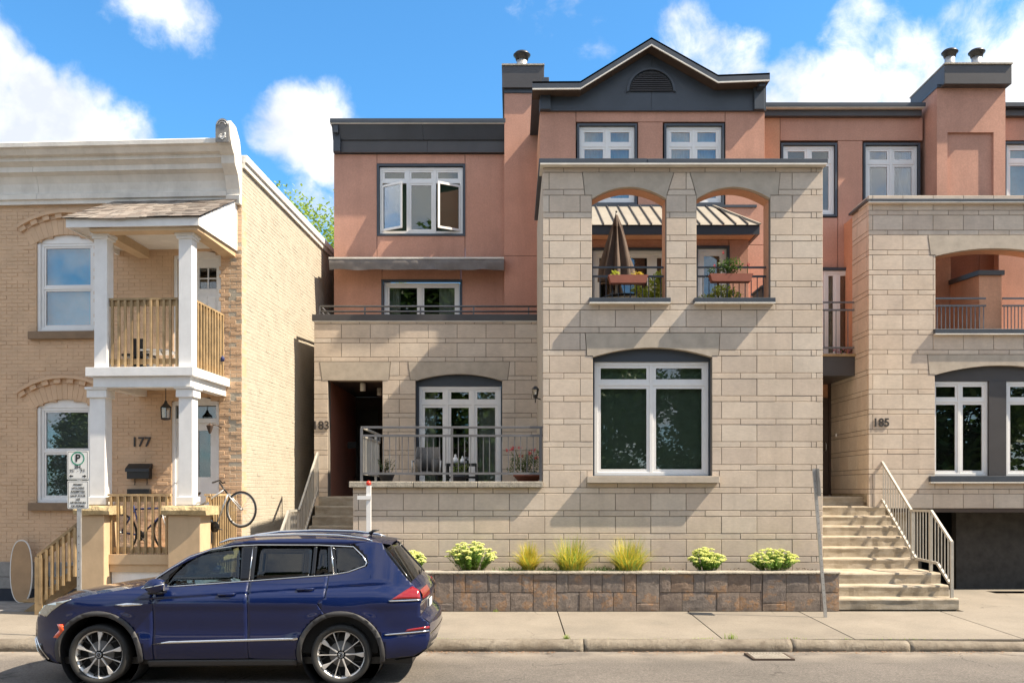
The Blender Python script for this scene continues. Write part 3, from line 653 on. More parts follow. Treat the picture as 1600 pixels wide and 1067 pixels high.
# cap of the block
m = MB(); m.box(bx0-.07, X(1010, ZA)-.002, ZA-.14, ZA+.5, ZTOP+.03, ZTOP+.115); m.box(X(1010, ZA)+.002, bx1+.04, ZA-.145, ZA+.5, ZTOP+.03, ZTOP+.11); m.build('parapet_cap', 'dark_trim', h183, bev=.005)
MB().box(bx0-.05, bx1+.02, ZA-.15, ZA+.45, ZTOP+.002, ZTOP+.029).build('drip_edge', 'cornice_paint', h183)
MB().box(bx0-.07, bx0+.3, ZA+.5, 19.4, ZTOP+.03, ZTOP+.11).build('parapet_cap', 'dark_trim', h183)
# block side walls (left one is seen edge-on), floor slab of the loggia, right side
MB().box(bx0+.001, bx0+.25, ZA+.102, ZB_, .3, ZTOP-.002).build('side_wall', 'lintel_stone', h183)
MB().box(bx1-.25, bx1-.001, ZA+.102, 19.4, .3, zs0-.1).build('side_wall', 'lintel_stone', h183)
MB().box(bx1-.25, bx1-.001, ZA+.102, ZA+.5, zs0-.099, ZTOP-.002).build('side_wall', 'lintel_stone', h183)
MB().box(bx1-.25, bx1-.01, ZA+.501, 19.4, zs0-.099, 6.35).build('side_wall', 'stucco_lit', h183)
MB().box(bx0+.26, bx1-.26, ZA+.43, 19.4, zs0-.25, zs0-.02).build('loggia_floor', 'concrete', h183)
# foundation ledge
m = MB(); m.box(tx0-.02, bx1+.02, ZA-.10, ZA+.3, .5, rows[-1][0]-.004); m.build('foundation', 'coping', h183, bev=.01)
# big ground-floor window
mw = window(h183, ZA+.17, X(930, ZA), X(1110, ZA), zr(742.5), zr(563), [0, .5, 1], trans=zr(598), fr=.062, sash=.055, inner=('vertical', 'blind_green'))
m = MB(); a = arc(wl[0], wl[1], wz1-.02, .17)
m.prism([(wl[0], zr(563.5))]+a+[(wl[1], zr(563.5))], ZA+.145, ZA+.2, 'y'); m.build('arch_panel', 'dark_trim', h183)
m = MB(); m.box(wl[0], X(929.5, ZA), ZA+.13, ZA+.3, zsill1, zr(563.5)); m.box(X(1110.5, ZA), wl[1], ZA+.13, ZA+.3, zsill1, zr(563.5)); m.build('window_trim', 'dark_trim', h183)
MB().box(wl[0], wl[1], ZA+.05, ZA+.3, zsill1+.001, zr(743)+.003).build('window_trim', 'dark_trim', h183)
# ---- terrace wall coping
for (a, b) in ((546.5, 646), (646.5, 745.5), (746, 848)):
    MB().box(X(a, ZA)+.002, X(b, ZA)-.002, ZA-.1, ZA+.35, snap(760.6)+.002, zr(752)).build('coping_stone', 'coping', h183, bev=.012)
MB().box(tx0+.0, bx0, ZA+.36, ZB_, .3, 2.20).build('terrace_floor', 'concrete', h183)
MB().box(tx0+.001, tx0+.25, ZA+.102, 18.9, .3, 2.19).build('side_wall', 'lintel_stone', h183)
# ---- recessed facade (Z=19.85)
mpB = front_map(ZB_)
rx0, rx1 = X(490.5, ZB_), X(843, ZB_)
SB = F/ZB_; PB = 29.15/SB
rowsB = []
zt0 = Y(528.6, ZB_)
ztB = Y(502, ZB_)
for k in range(-1, 9):
    zt = zt0-PB*k; rowsB.append((zt-.10, min(zt, ztB), True)); rowsB.append((zt-PB, zt-.10, False))
rowsB = [r for r in rowsB if r[1] > 2.0 and r[0] < ztB-.02]
def snapB(py):
    z = Y(py, ZB_); return min([r[0] for r in rowsB]+[ztB], key=lambda q: abs(q-z))
JLB = [X(533.4+45.2*k, ZB_) for k in range(-1, 8)]; JSB = [X(517+44.8*k, ZB_) for k in range(-1, 8)]
eb = (X(512.5, ZB_), X(597.5, ZB_)); wb = (X(649.5, ZB_), X(784.5, ZB_))
zlb1, zlb0 = snapB(566), snapB(595)
opsB = [Op(zlb0, zlb1, X(503, ZB_), X(607.5, ZB_), X(499.5, ZB_), X(610, ZB_)), Op(zlb0, zlb1, X(641, ZB_), X(793, ZB_), X(637.5, ZB_), X(796.5, ZB_)),
        Op(0, zlb0, *eb), Op(0, zlb0, *wb)]
course_wall(h183, mpB, rx0, rx1, rowsB, opsB, JLB, JSB, thick=.3, inset=.04)
MB(mpB).prism([(X(499.5, ZB_)+G, zlb1-G), (X(503, ZB_)+G, zlb0), (X(607.5, ZB_)-G, zlb0), (X(610, ZB_)-G, zlb1-G)], -.004, .25, 'y').build('door_lintel', 'lintel_stone', h183)
MB(mpB).box(X(497, ZB_), X(612, ZB_), .22, .29, zlb0+.003, zlb1-.003).build('mortar_backing', 'mortar', h183)
lintel(h183, mpB, (X(637.5, ZB_), X(796.5, ZB_), zlb1), (X(641, ZB_), X(793, ZB_), zlb0), wb[0], wb[1], zlb0-.01, .15, depth=.14)
# entrance recess: side walls, ceiling, dark door
m = MB(); m.box(eb[0]-.12, eb[0], ZB_+.301, 23.4, 2.12, zlb0+.1); m.build('recess_wall', 'stucco_shaded', h183)
MB().box(eb[1], eb[1]+.12, ZB_+.301, 23.4, 2.12, zlb0+.1).build('recess_wall', 'stucco_shaded', h183)
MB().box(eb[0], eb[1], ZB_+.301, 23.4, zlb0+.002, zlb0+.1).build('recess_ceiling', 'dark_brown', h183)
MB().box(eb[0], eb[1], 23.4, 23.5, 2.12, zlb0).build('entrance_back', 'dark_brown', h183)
MB().box(X(543, 21.6), X(556, 21.6), 21.6, 21.65, Y(700, 21.6), Y(690, 21.6)).build('mail_slot', 'black_metal', h183)
dd = MB().box(X(560, 23.3), X(590, 23.3), 23.33, 23.395, 2.13, Y(640, 23.3)); dd = dd.build('door', 'black_metal', h183)
for px, zz in ((567, ZB_+.55), (593, ZB_+1.5)):
    MB().lathe([(.06, 0), (.065, .01), (.065, .17), (.06, .18)], (X(px, zz), zz, zlb0-.18), 14).build('ceiling_lamp', 'cornice_paint', h183)
# terrace french window
tw = window(h183, ZB_+.16, X(653.5, ZB_), X(782.5, ZB_), 2.24, Y(602, ZB_), [0, 1/3, 2/3, 1], trans=Y(629, ZB_), fr=.07, sash=.06, inner=('sides', 'curtain'))
a = arc(wb[0], wb[1], zlb0-.01, .15); MB().prism([(wb[0], Y(602.5, ZB_))]+a+[(wb[1], Y(602.5, ZB_))], ZB_+.145, ZB_+.19, 'y').build('arch_panel', 'dark_trim', h183)
m = MB(); m.box(wb[0], X(653, ZB_), ZB_+.1, ZB_+.3, 2.2, Y(602.5, ZB_)); m.box(X(783, ZB_), wb[1], ZB_+.1, ZB_+.3, 2.2, Y(602.5, ZB_)); m.build('window_trim', 'dark_trim', h183)
# parapet of the upper balcony: dark cap, drip edge
MB().box(X(490, ZB_)-.03, bx0+.02, ZB_-.035, ZB_+.33, ztB+.01, Y(491.5, ZB_)).build('parapet_cap', 'dark_trim_warm', h183, bev=.005)
MB().box(X(490, ZB_), bx0+.02, ZB_-.025, ZB_+.3, ztB-.012, ztB+.009).build('drip_edge', 'cornice_paint', h183)
MB().box(rx0, rx1, ZB_+.301, ZC_, ztB-.25, ztB-.12).build('balcony_floor', 'concrete', h183)
MB().box(rx0+.001, rx0+.3, ZB_+.102, 27, .2, ztB-.013).build('side_wall', 'lintel_stone', h183)
MB().box(rx0, rx0+.3, ZB_+.33, ZC_, ztB+.001, Y(491.5, ZB_)).build('parapet_cap', 'dark_trim_warm', h183)
# ---- left orange storey (Z=22.1)
zc = lambda py: Y(py, ZC_)
xc = lambda px: X(px, ZC_)
cz0, cz1 = ztB-.1, zc(241)
panel(h183, ZC_, xc(521.5), xc(589), zc(407), cz1); panel(h183, ZC_, xc(589), xc(726.5), zc(256), cz1); panel(h183, ZC_, xc(726.5), xc(790), zc(407), cz1); panel(h183, ZC_, xc(589), xc(726.5), zc(407), zc(368))
panel(h183, ZC_, xc(521.5), xc(597), cz0, zc(407)); panel(h183, ZC_, xc(720), xc(790), cz0, zc(407)); panel(h183, ZC_, xc(597), xc(720), zc(437), zc(407))
MB().box(xc(521.5)+.01, xc(589), ZC_+.02, ZC_+.22, cz0, cz1).build('wall_backing', 'dark_brown', h183)
MB().box(xc(727), xc(790), ZC_+.02, ZC_+.22, cz0, cz1).build('wall_backing', 'dark_brown', h183)
MB().box(xc(521.5), xc(521.5)+.2, ZC_+.23, 31, 2, cz1).build('side_wall', 'stucco', h183)
trimbox(h183, ZC_, xc(592.5), xc(723.5), zc(365.5), zc(260), .055)
uw = window(h183, ZC_+.04, xc(593), xc(723), zc(365), zc(261), [0, 1/3, 2/3, 1], trans=zc(283.5), fr=.07, sash=.05, glassm='window_glass', inner=('slats', 'blind_dim'), skip=((0, 0), (2, 0)))
# open casements, hinged on the outer jambs
def casement(hx, z0, z1, wd, sgn, ang):
    m = MB(); s_ = .055
    c_, s2 = cos(ang), sin(ang)
    xf = lambda u, v, z: (hx+sgn*(u*c_)-sgn*v*s2*0, ZC_+.03-u*s2+v, z)
    a = MB(xf); a.box(0, wd, 0, .04, z1-s_, z1); a.box(0, wd, 0, .04, z0, z0+s_); a.box(0, s_, 0, .04, z0+s_, z1-s_); a.box(wd-s_, wd, 0, .04, z0+s_, z1-s_); a.build('casement', 'white_vinyl', uw, bev=.003)
    MB(xf).box(s_-.003, wd-s_+.003, .018, .024, z0+s_, z1-s_).build('pane', 'window_glass_blue', uw)
cw = (xc(723)-xc(593))/3-.06
casement(xc(593)+.05, zc(361), zc(289), cw, 1, radians(30)); casement(xc(723)-.05, zc(361), zc(289), cw, -1, radians(30))
# cornice of the left storey
m = MB(); m.prism([(ZC_-.30, zc(202)+.0), (ZC_-.14, zc(222)), (ZC_+.2, zc(222)), (ZC_+.2, zc(202))], xc(522), xc(662), 'x'); m.build('cornice_panel', 'dark_trim', h183)
m = MB(); m.prism([(ZC_-.30, zc(202)+.0), (ZC_-.14, zc(222)), (ZC_+.2, zc(222)), (ZC_+.2, zc(202))], xc(662)+.006, xc(790), 'x'); m.build('cornice_panel', 'dark_trim', h183)
MB().box(xc(522), xc(668), ZC_-.10, ZC_+.2, zc(240.5), zc(222)-.002).build('cornice_panel', 'dark_trim_warm', h183); MB().box(xc(668)+.006, xc(790), ZC_-.10, ZC_+.2, zc(240.5), zc(222)-.002).build('cornice_panel', 'dark_trim_warm', h183)
MB().box(xc(520), xc(790), ZC_-.36, ZC_+.3, zc(202)+.02, zc(194.5)).build('roof_cap', 'dark_trim', h183, bev=.004)
MB().box(xc(520), xc(790), ZC_-.34, ZC_+.3, zc(202)+.001, zc(202)+.019).build('drip_edge', 'cornice_paint', h183)
m = MB(); m.box(xc(523), xc(534), ZC_-.20, ZC_, zc(241), zc(203)); m.box(xc(525), xc(532), ZC_-.33, ZC_-.201, zc(215), zc(204)); m.build('cornice_bracket', 'dark_trim', h183, bev=.006)
MB().box(xc(521), 6, ZC_+.3, 31, zc(202)-.2, zc(202)+.1).build('roof', 'grey_membrane', h183)
# sliding door
sd = window(h183, ZC_+.06, xc(600), xc(718), cz0, zc(441), [0, .48, 1], fr=.075, sash=.05, inner=('sides', 'curtain'), name='sliding_door')
trimbox(h183, ZC_, xc(599), xc(719), cz0, zc(440), .05, sides='LRT')
# awning cassette and drooping valance
aw = thing('awning', (xc(655), ZC_-.3, zc(430)), 'rolled-in dark grey fabric awning with sagging valance above the balcony door', 'awning')
MB().box(xc(521.5), xc(788), ZC_-.28, ZC_-.001, zc(413), zc(408)).build('cassette', 'dark_trim_warm', aw, bev=.01)
MB().box(xc(521.5), xc(788), ZC_-.62, ZC_-.59, zc(414.5), zc(412)).build('front_bar', 'cornice_paint', aw)
m = MB(); n = 60; vs = []
for k in range(n+1):
    x_ = xc(522)+(xc(788)-xc(522))*k/n; w0 = mnoise.noise(Vector((x_*1.7, 0, 0)))*.05+mnoise.noise(Vector((x_*5, 3, 0)))*.03
    vs += [(x_, ZC_-.281, zc(411)), (x_, ZC_-.59, zc(413)), (x_, ZC_-.61+w0*.4, zc(417)), (x_, ZC_-.60+w0, zc(422)), (x_, ZC_-.58-w0, zc(430.5)+.03*mnoise.noise(Vector((x_*2.3, 5, 0))))]
m.add(vs, [(k*5+j, k*5+j+1, (k+1)*5+j+1, (k+1)*5+j) for k in range(n) for j in range(4)], smooth=True); m.build('awning_fabric', 'awning_cloth', aw)
for px in (524, 786): MB().bar((xc(px), ZC_-.05, zc(414)), (xc(px), ZC_-.58, zc(416)), .03).build('arm', 'dark_trim_warm', aw)
# balcony railing 3rd level
br = thing('balcony_railing', (X(640, 19.95), 19.95, ztB), 'low grey two-pipe railing along the upper balcony parapet', 'railing')
for py in (478, 486): MB().tube([(X(500, 19.95), 20.0, Y(py, 19.95)), (bx0, 20.0, Y(py, 19.95))], .022).build('rail', 'rail_gray', br)
for py in (478, 486): MB().tube([(X(500, 19.95), 20.0, Y(py, 19.95)), (X(500, 19.95), 22.0, Y(py, 19.95))], .022).build('rail', 'rail_gray', br)
for px in (500, 570, 657, 740, 826): MB().box(X(px, 20)-.018, X(px, 20)+.018, 19.985, 20.02, Y(491, 20), Y(479, 20)).build('post', 'rail_gray', br)
# ---- chimney
ch = 21.75
MB().box(X(788, ch), X(844, ch), ch, 24, cz0, Y(400, ch)-.005).build('chimney_shaft', 'stucco', h183, bev=.004)
MB().box(X(788, ch), X(844, ch), ch, 24, Y(400, ch)+.005, Y(146, ch)).build('chimney_shaft', 'stucco', h183, bev=.004)
MB().box(X(788, ch)+.01, X(844, ch)-.01, ch+.01, 23.9, Y(403, ch), Y(397, ch)).build('wall_backing', 'dark_brown', h183)
cc = MB().box(X(784.5, ch), X(850, ch), ch-.1, 24.1, Y(140, ch), Y(106, ch)).build('chimney_cap', 'dark_trim_warm', h183, bev=.006)
MB().box(X(784, ch), X(850.5, ch), ch-.13, 24.13, Y(106, ch)+.001, Y(103.5, ch)).build('cap_rim', 'coping', cc)
MB().box(X(787.5, ch), X(845, ch), ch-.03, 24, Y(146, ch)+.001, Y(140, ch)-.001).build('cap_base', 'dark_trim', cc)
def cowl(parent, x, y, z, s=1.):
    c = MB().lathe([(.115*s, -.3), (.115*s, .13*s)], (x, y, z), 20).build('flue_pipe', 'galv', parent)
    MB().lathe([(.13*s, .10*s), (.15*s, .17*s), (.185*s, .20*s), (.19*s, .22*s), (.14*s, .27*s), (.05*s, .305*s), (.01, .31*s)], (x, y, z), 20).build('flue_hood', 'black_metal', c)
cowl(h183, X(815.5, ch+.7), ch+.7, Y(103.5, ch+.7)+.02, 1.15)
# ---- gabled centre (Z=19.4)
zg = 19.4
xg = lambda px: X(px, zg); zgy = lambda py: Y(py, zg)
gl, gr_ = xg(843.5), xg(1195)
lowg = 5.3
panel(h183, zg, gl, xg(900), lowg, zgy(174)); panel(h183, zg, xg(900), xg(1133), zgy(191), zgy(174)); panel(h183, zg, xg(1133), gr_, zgy(383), zgy(174), 'stucco'); panel(h183, zg, xg(1133), gr_, lowg, zgy(383), 'stucco')
panel(h183, zg, xg(996.5), xg(1036), lowg, zgy(191)); panel(h183, zg, xg(900), xg(996.5), lowg, zgy(323)); panel(h183, zg, xg(1036), xg(1133), lowg, zgy(323))
MB().box(gl+.01, xg(900), zg+.02, zg+.22, lowg, zgy(175)).build('wall_backing', 'dark_brown', h183); MB().box(xg(1133), gr_-.01, zg+.02, zg+.22, lowg, zgy(175)).build('wall_backing', 'dark_brown', h183)
MB().box(gl, gl+.2, zg+.221, 26, lowg, zgy(174)).build('side_wall', 'stucco_lit', h183); MB().box(gr_-.2, gr_, zg+.221, 26, lowg, zgy(174)).build('side_wall', 'stucco', h183)
for (a, b) in ((905, 992), (1041, 1128)):
    trimbox(h183, zg, xg(a), xg(b), zgy(317), zgy(197), .045)
    window(h183, zg+.04, xg(a)+.004, xg(b)-.004, zgy(317)+.004, zgy(197)-.004, [0, .5, 1], trans=zgy(226.5), fr=.065, sash=.05, glassm='window_glass_blue', inner=('drape', 'blind_pale'))
# pediment
P0 = [(xg(843), zgy(173)), (xg(843), zgy(134)), (xg(912), zgy(134)), (xg(1018), zgy(75)), (xg(1122), zgy(130)), (xg(1196), zgy(130)), (xg(1196), zgy(173))]
cx_ = xg(1017)
for (a, b) in ((xg(843), cx_-.003), (cx_+.003, xg(1196))):
    def clip(poly, x0, x1):
        def cl(pl, xx, keep):
            o = []
            for i in range(len(pl)):
                p, q = pl[i], pl[(i+1) % len(pl)]; ip, iq = keep(p[0]), keep(q[0])
                if ip: o.append(p)
                if ip != iq: t = (xx-p[0])/(q[0]-p[0]); o.append((xx, p[1]+(q[1]-p[1])*t))
            return o
        return cl(cl(poly, x0, lambda v: v >= x0-1e-6), x1, lambda v: v <= x1+1e-6)
    MB().prism(clip(P0, a, b), zg-.05, zg+.2, 'y').build('pediment_panel', 'dark_trim', h183)
MB().box(xg(843), xg(1196), zg-.065, zg+.1, zgy(175), zgy(173)+.001).build('pediment_base', 'dark_trim', h183)
zf = zg-.42
xf_ = lambda px: X(px, zf); zfy = lambda py: Y(py, zf)
top = [(832, 127.5), (907, 127), (1018, 58.5), (1122, 117), (1203, 114)]
bot = [(832, 131), (909, 130.5), (1018, 68), (1121, 124), (1203, 122)]
bot = [(x_, y_+11) for (x_, y_) in top]
m = MB(); m.prism([(xf_(a), zfy(b)) for a, b in top]+[(xf_(a), zfy(b)) for a, b in reversed(bot)], zf, zf+.03, 'y'); m.build('gable_fascia', 'dark_trim', h183)
b2 = [(x_, y_+2) for (x_, y_) in bot]
MB().prism([(xf_(a), zfy(b)+.002) for a, b in bot]+[(xf_(a), zfy(b)) for a, b in reversed(b2)], zf-.01, zf+.02, 'y').build('drip_edge', 'cornice_paint', h183)
b3 = [(x_, y_+12) for (x_, y_) in top]
for i in range(4):
    (a, za), (b, zb) = b3[i], b3[i+1]; (a2, ya), (b2_, yb) = top[i], top[i+1]
    q0, q1 = (xf_(a), zfy(za)), (xf_(b), zfy(zb)); r0, r1 = (xf_(a2), zfy(ya)), (xf_(b2_), zfy(yb))
    MB().add([(q0[0], zf+.03, q0[1]), (q1[0], zf+.03, q1[1]), (q1[0], zg+.1, q1[1]), (q0[0], zg+.1, q0[1])], [(0, 1, 2, 3)]).build('soffit', 'dark_brown', h183)
    MB().add([(r0[0], zf, r0[1]), (r1[0], zf, r1[1]), (r1[0], 26, r1[1]), (r0[0], 26, r0[1]), (r0[0], zf, r0[1]-.04), (r1[0], zf, r1[1]-.04), (r1[0], 26, r1[1]-.04), (r0[0], 26, r0[1]-.04)], [(0, 1, 2, 3), (4, 7, 6, 5), (0, 4, 5, 1), (1, 5, 6, 2), (2, 6, 7, 3), (3, 7, 4, 0)]).build('roof', 'dark_trim', h183)
# moulding under the eaves
b4 = [(x_, y_+14) for (x_, y_) in top]; b5 = [(x_, y_+20) for (x_, y_) in top]
m = MB(); m.prism([(xg(min(max(a, 843), 1196)), zgy(b)) for a, b in b4]+[(xg(min(max(a, 843), 1196)), zgy(b)) for a, b in reversed(b5)], zg-.13, zg-.051, 'y'); m.build('eave_moulding', 'dark_trim_warm', h183)
for (a, b) in ((844, 860), (1176, 1192)):
    m = MB(); m.box(xg(a), xg(b), zg-.14, zg-.051, zgy(175), zgy(133)); m.box(xg(a+3), xg(b-3), zg-.34, zg-.141, zgy(146), zgy(132)); m.build('eave_bracket', 'dark_trim', h183, bev=.008)
# half-round louvre
c0 = (xg(1016.5), zgy(147)); R = xg(1055)-xg(1016.5)
ou = [(c0[0]+R*cos(t), c0[1]+R*sin(t)*.98) for t in [pi*k/20 for k in range(21)]]; inn = [(c0[0]+(R-.06)*cos(t), c0[1]+.03+(R-.07)*sin(t)*.98) for t in [pi*k/20 for k in range(21)]]
lv = MB().prism(ou+list(reversed(inn)), zg-.10, zg-.051, 'y'); lv = lv.build('louvre_frame', 'dark_trim', h183)
MB().prism(inn, zg-.056, zg-.052, 'y').build('louvre_back', 'black_metal', lv)
for k in range(9):
    h_ = .04+k*(R-.12)/9; hw = math.sqrt(max(.001, (R-.08)**2-(h_/.98)**2))
    MB().add([(c0[0]-hw, zg-.095, c0[1]+h_), (c0[0]+hw, zg-.095, c0[1]+h_), (c0[0]+hw, zg-.06, c0[1]+h_+.04), (c0[0]-hw, zg-.06, c0[1]+h_+.04), (c0[0]-hw, zg-.095, c0[1]+h_-.012), (c0[0]+hw, zg-.095, c0[1]+h_-.012)], [(0, 1, 2, 3), (0, 4, 5, 1)]).build('slat', 'dark_trim_warm', lv)
# ---- sun room behind the loggia with hipped metal roof
zsn = 18.2; ze = 17.75
fz1, fz0 = Y(352, ze), Y(366, ze)
ex = X(1187, ze); elx = X(868, ze)
MB().box(elx, ex, ze, ze+.06, fz0, fz1).build('roof_fascia', 'dark_trim', h183)
MB().box(ex-.06, ex, ze+.061, zg, fz0, fz1).build('roof_fascia', 'dark_trim', h183)
rz = zgy(323)
hipx = X(1114, zg)
NP = 17
for k in range(NP):
    a = elx+(ex-elx)*k/NP; b = elx+(ex-elx)*(k+1)/NP
    ta, tb = min(a, hipx), min(b, hipx)
    if a < hipx:
        pts = [(a, ze-.03, fz1), (b, ze-.03, fz1), (tb, zg-.01, rz), (ta, zg-.01, rz)]
        if b > hipx: pts = [(a, ze-.03, fz1), (b, ze-.03, fz1), (hipx, zg-.01, rz), (ta, zg-.01, rz)]
    else:
        t0 = (a-hipx)/(ex-hipx); t1 = (b-hipx)/(ex-hipx)
        def hp(t): return (hipx+(ex-hipx)*t, zg-.01+(ze-.03-zg+.01)*t, rz+(fz1-rz)*t)
        pts = [(a, ze-.03, fz1), (b, ze-.03, fz1), hp(t1), hp(t0)]
    MB().add(pts, [(0, 1, 2, 3)]).build('roof_sheet', 'roof_metal', h183)
    if k: MB().bar((a, ze-.03, fz1+.015), tuple(Vector(pts[3])+Vector((0, 0, .015))), .018, .035).build('roof_seam', 'dark_trim_warm', h183)
MB().add([(ex, ze-.03, fz1), (ex, zg-.01, fz1), (hipx, zg-.01, rz)], [(0, 1, 2)]).build('roof_sheet', 'roof_metal', h183)
MB().bar((ex, ze-.03, fz1+.02), (hipx, zg-.01, rz+.02), .05, .03).build('roof_hip', 'roof_metal', h183)
MB().box(elx, X(1182, zg), zg-.03, zg-.001, rz-.02, zgy(317)-.05).build('flashing', 'dark_trim', h183)
MB().add([(elx, ze+.06, fz0+.02), (ex-.06, ze+.06, fz0+.02), (ex-.06, zg, fz0+.02), (elx, zg, fz0+.02)], [(0, 1, 2, 3)]).build('soffit', 'stucco_lit', h183)
sx = lambda px: X(px, zsn); szy = lambda py: Y(py, zsn)
fl = zs0-.02
panel(h183, zsn, elx+.1, sx(925), fl, fz0+.02); panel(h183, zsn, sx(925), sx(1046), szy(388), fz0+.02, 'stucco'); panel(h183, zsn, sx(1046), sx(1088), fl, fz0+.02)
panel(h183, zsn, sx(1088), sx(1139), szy(384), fz0+.02); panel(h183, zsn, sx(1139), sx(1170), fl, fz0+.02)
window(h183, zsn+.04, sx(926), sx(1045), fl, szy(391), [0, .8, 1], fr=.08, sash=.06, inner=('sides', 'blind_grey'), name='patio_door')
trimbox(h183, zsn, sx(926), sx(1045), fl, szy(391), .05, sides='LRT')
window(h183, zsn+.04, sx(1090), sx(1136), fl, szy(388), [0, 1], fr=.08, sash=.06, inner=('flat', 'blind_grey'), name='patio_door')
trimbox(h183, zsn, sx(1090), sx(1136), fl, szy(388), .05, sides='LRT')
MB().box(sx(1170)-.2, sx(1170), zsn+.21, zg, fl, fz0+.02).build('side_wall', 'stucco', h183)
# loggia railings
for i, (a, b) in enumerate((o1, o2)):
    y_ = ZA+.25
    lr = thing('loggia_railing', ((a+b)/2, y_, zs0+.09), ('dark metal railing across the left loggia arch, below the closed umbrella', 'dark metal railing across the right loggia arch')[i], 'railing', 'railings in the loggia arches')
    rail_run(lr, (a+.001, y_, 0), (b-.001, y_, 0), Y(418, y_), zs0+.13, 12, .017, 'dark_trim', second=Y(432, y_))
# house number
text('183', 'house_number', 'num_dark', .26, (X(501.5, ZB_), ZB_-.012, Y(665, ZB_)), h183, bold=.004)
# ================================================================= HOUSE 185 (right)
ZD = 18.6; SD = F/ZD
h185 = thing('town_house', (9.5, 19, .17), 'stone and salmon town house numbered 185 above a dark garage opening', 'town house')
mpD = front_map(ZD)
xd = lambda px: X(px, ZD); zd = lambda py: Y(py, ZD)
dx0, dx1 = xd(1357), xd(1700)
PD = 31.07/SD; zt0 = zd(422)
rowsD = []
ZDT = zd(319)
for k in range(-4, 13):
    zt = zt0-PD*k; rowsD.append((zt-.10, min(zt, ZDT), True)); rowsD.append((zt-PD, zt-.10, False))
rowsD = [r for r in rowsD if r[0] < ZDT-.02 and r[1] > zd(795)+.03]
rowsD[-1] = (zd(794), rowsD[-1][1], rowsD[-1][2])
def snapD(py):
    z = zd(py); return min([r[0] for r in rowsD]+[ZDT], key=lambda q: abs(q-z))
uo = (xd(1462), xd(1648)); lo_ = (xd(1461), xd(1668))
su = snapD(524.5)
lt1, lt0 = snapD(367), snapD(399)
wt1, wt0 = snapD(555), snapD(594)
opsD = [Op(lt0, lt1, xd(1454), xd(1656), xd(1450), xd(1660)), Op(su, lt0, *uo), Op(wt0, wt1, xd(1452), xd(1677), xd(1449), xd(1680)), Op(snapD(752), wt0, *lo_)]
JLD = [xd(1363.7)]+[xd(1410.8+47.3*k) for k in range(0, 7)]; JSD = [xd(1387+47.5*k) for k in range(0, 8)]
course_wall(h185, mpD, dx0, dx1, rowsD, opsD, JLD, JSD, thick=.3, inset=.04)
lintel(h185, mpD, (xd(1450), xd(1660), lt1), (xd(1454), xd(1656), lt0), uo[0], uo[1], lt0-.02, .16, depth=.12)
lintel(h185, mpD, (xd(1449), xd(1680), wt1), (xd(1452), xd(1677), wt0), lo_[0], lo_[1], wt0-.01, .2, depth=.14)
ar = arc(uo[0]+.006, uo[1]-.006, lt0-.028, .16)
MB().prism([(uo[0]-.2, ZDT-.02), (uo[0]-.2, su), (uo[0]+.006, su)]+ar+[(uo[1]-.006, su), (uo[1]+.2, su), (uo[1]+.2, ZDT-.02)], ZD+.125, ZD+.45, 'y').build('arch_reveal', 'stucco_lit', h185)
MB().box(dx0+.02, dx1, ZD-.11, ZD+.5, ZDT+.03, zd(313)).build('parapet_cap', 'dark_trim', h185, bev=.005)
MB().box(dx0-.03, dx1, ZD-.10, ZD+.45, ZDT+.001, ZDT+.029).build('drip_edge', 'cornice_paint', h185)
MB().box(dx0-.08, dx0+.35, ZD-.1, 19.5, ZDT+.03, zd(313)+.002).build('parapet_cap', 'dark_trim_warm', h185, bev=.005)
MB().box(uo[0]-.05, uo[1]+.1, ZD-.09, ZD+.45, su+.012, su+.105).build('loggia_sill', 'dark_trim', h185, bev=.005)
MB().box(uo[0]-.045, uo[1]+.1, ZD-.095, ZD+.02, su-.012, su+.010).build('drip_edge', 'cornice_paint', h185)
# left return wall of the stone block (faces the stairs), coursed like the front
mpS = lambda u, v, z: (dx0+v, u, z)
JLS = [ZD+.12+.50*k for k in range(1, 6)]; JSS = [ZD+.35+.55*k for k in range(0, 5)]
upS = [r for r in rowsD if r[0] > 4.72]; loS = [r for r in rowsD if r[0] <= 4.72]
course_wall(h185, mpS, ZD+.105, 19.5, upS, [], JLS, JSS, thick=.25)
loS = loS+[(loS[-1][0]-.32, loS[-1][0], False)]
course_wall(h185, mpS, ZD+.105, 20.9, [(max(a, 2.13), b, c) for a, b, c in loS if b > 2.2], [], JLS, JSS, thick=.25)
MB().box(dx0+.015, dx0+.25, ZD+.14, 20.9, 2.0, 2.5).build('side_wall_base', 'stair_concrete', h185)
_q = sorted([xd(1461)]+[j for j in JLD if xd(1462) < j < xd(1668)]+[xd(1668)])
for a_, b_ in zip(_q, _q[1:]): stone(h185, mpD, ((a_, snapD(752)), (b_, snapD(752)), (b_, zd(753.5)), (a_, zd(753.5))), 'stone_strip')
MB().box(xd(1461)+.001, xd(1668)-.001, ZD+.03, ZD+.28, snapD(752)+.001, zd(743.5)).build('mortar_backing', 'mortar', h185)
MB().box(dx0+.02, dx0+.25, ZD+.31, 19.3, .1, 1.999).build('side_wall', 'stair_concrete', h185)
MB().box(dx0+.01, dx0+.25, 19.501, 20.0, 4.72, ZDT).build('side_wall', 'stucco_lit', h185)
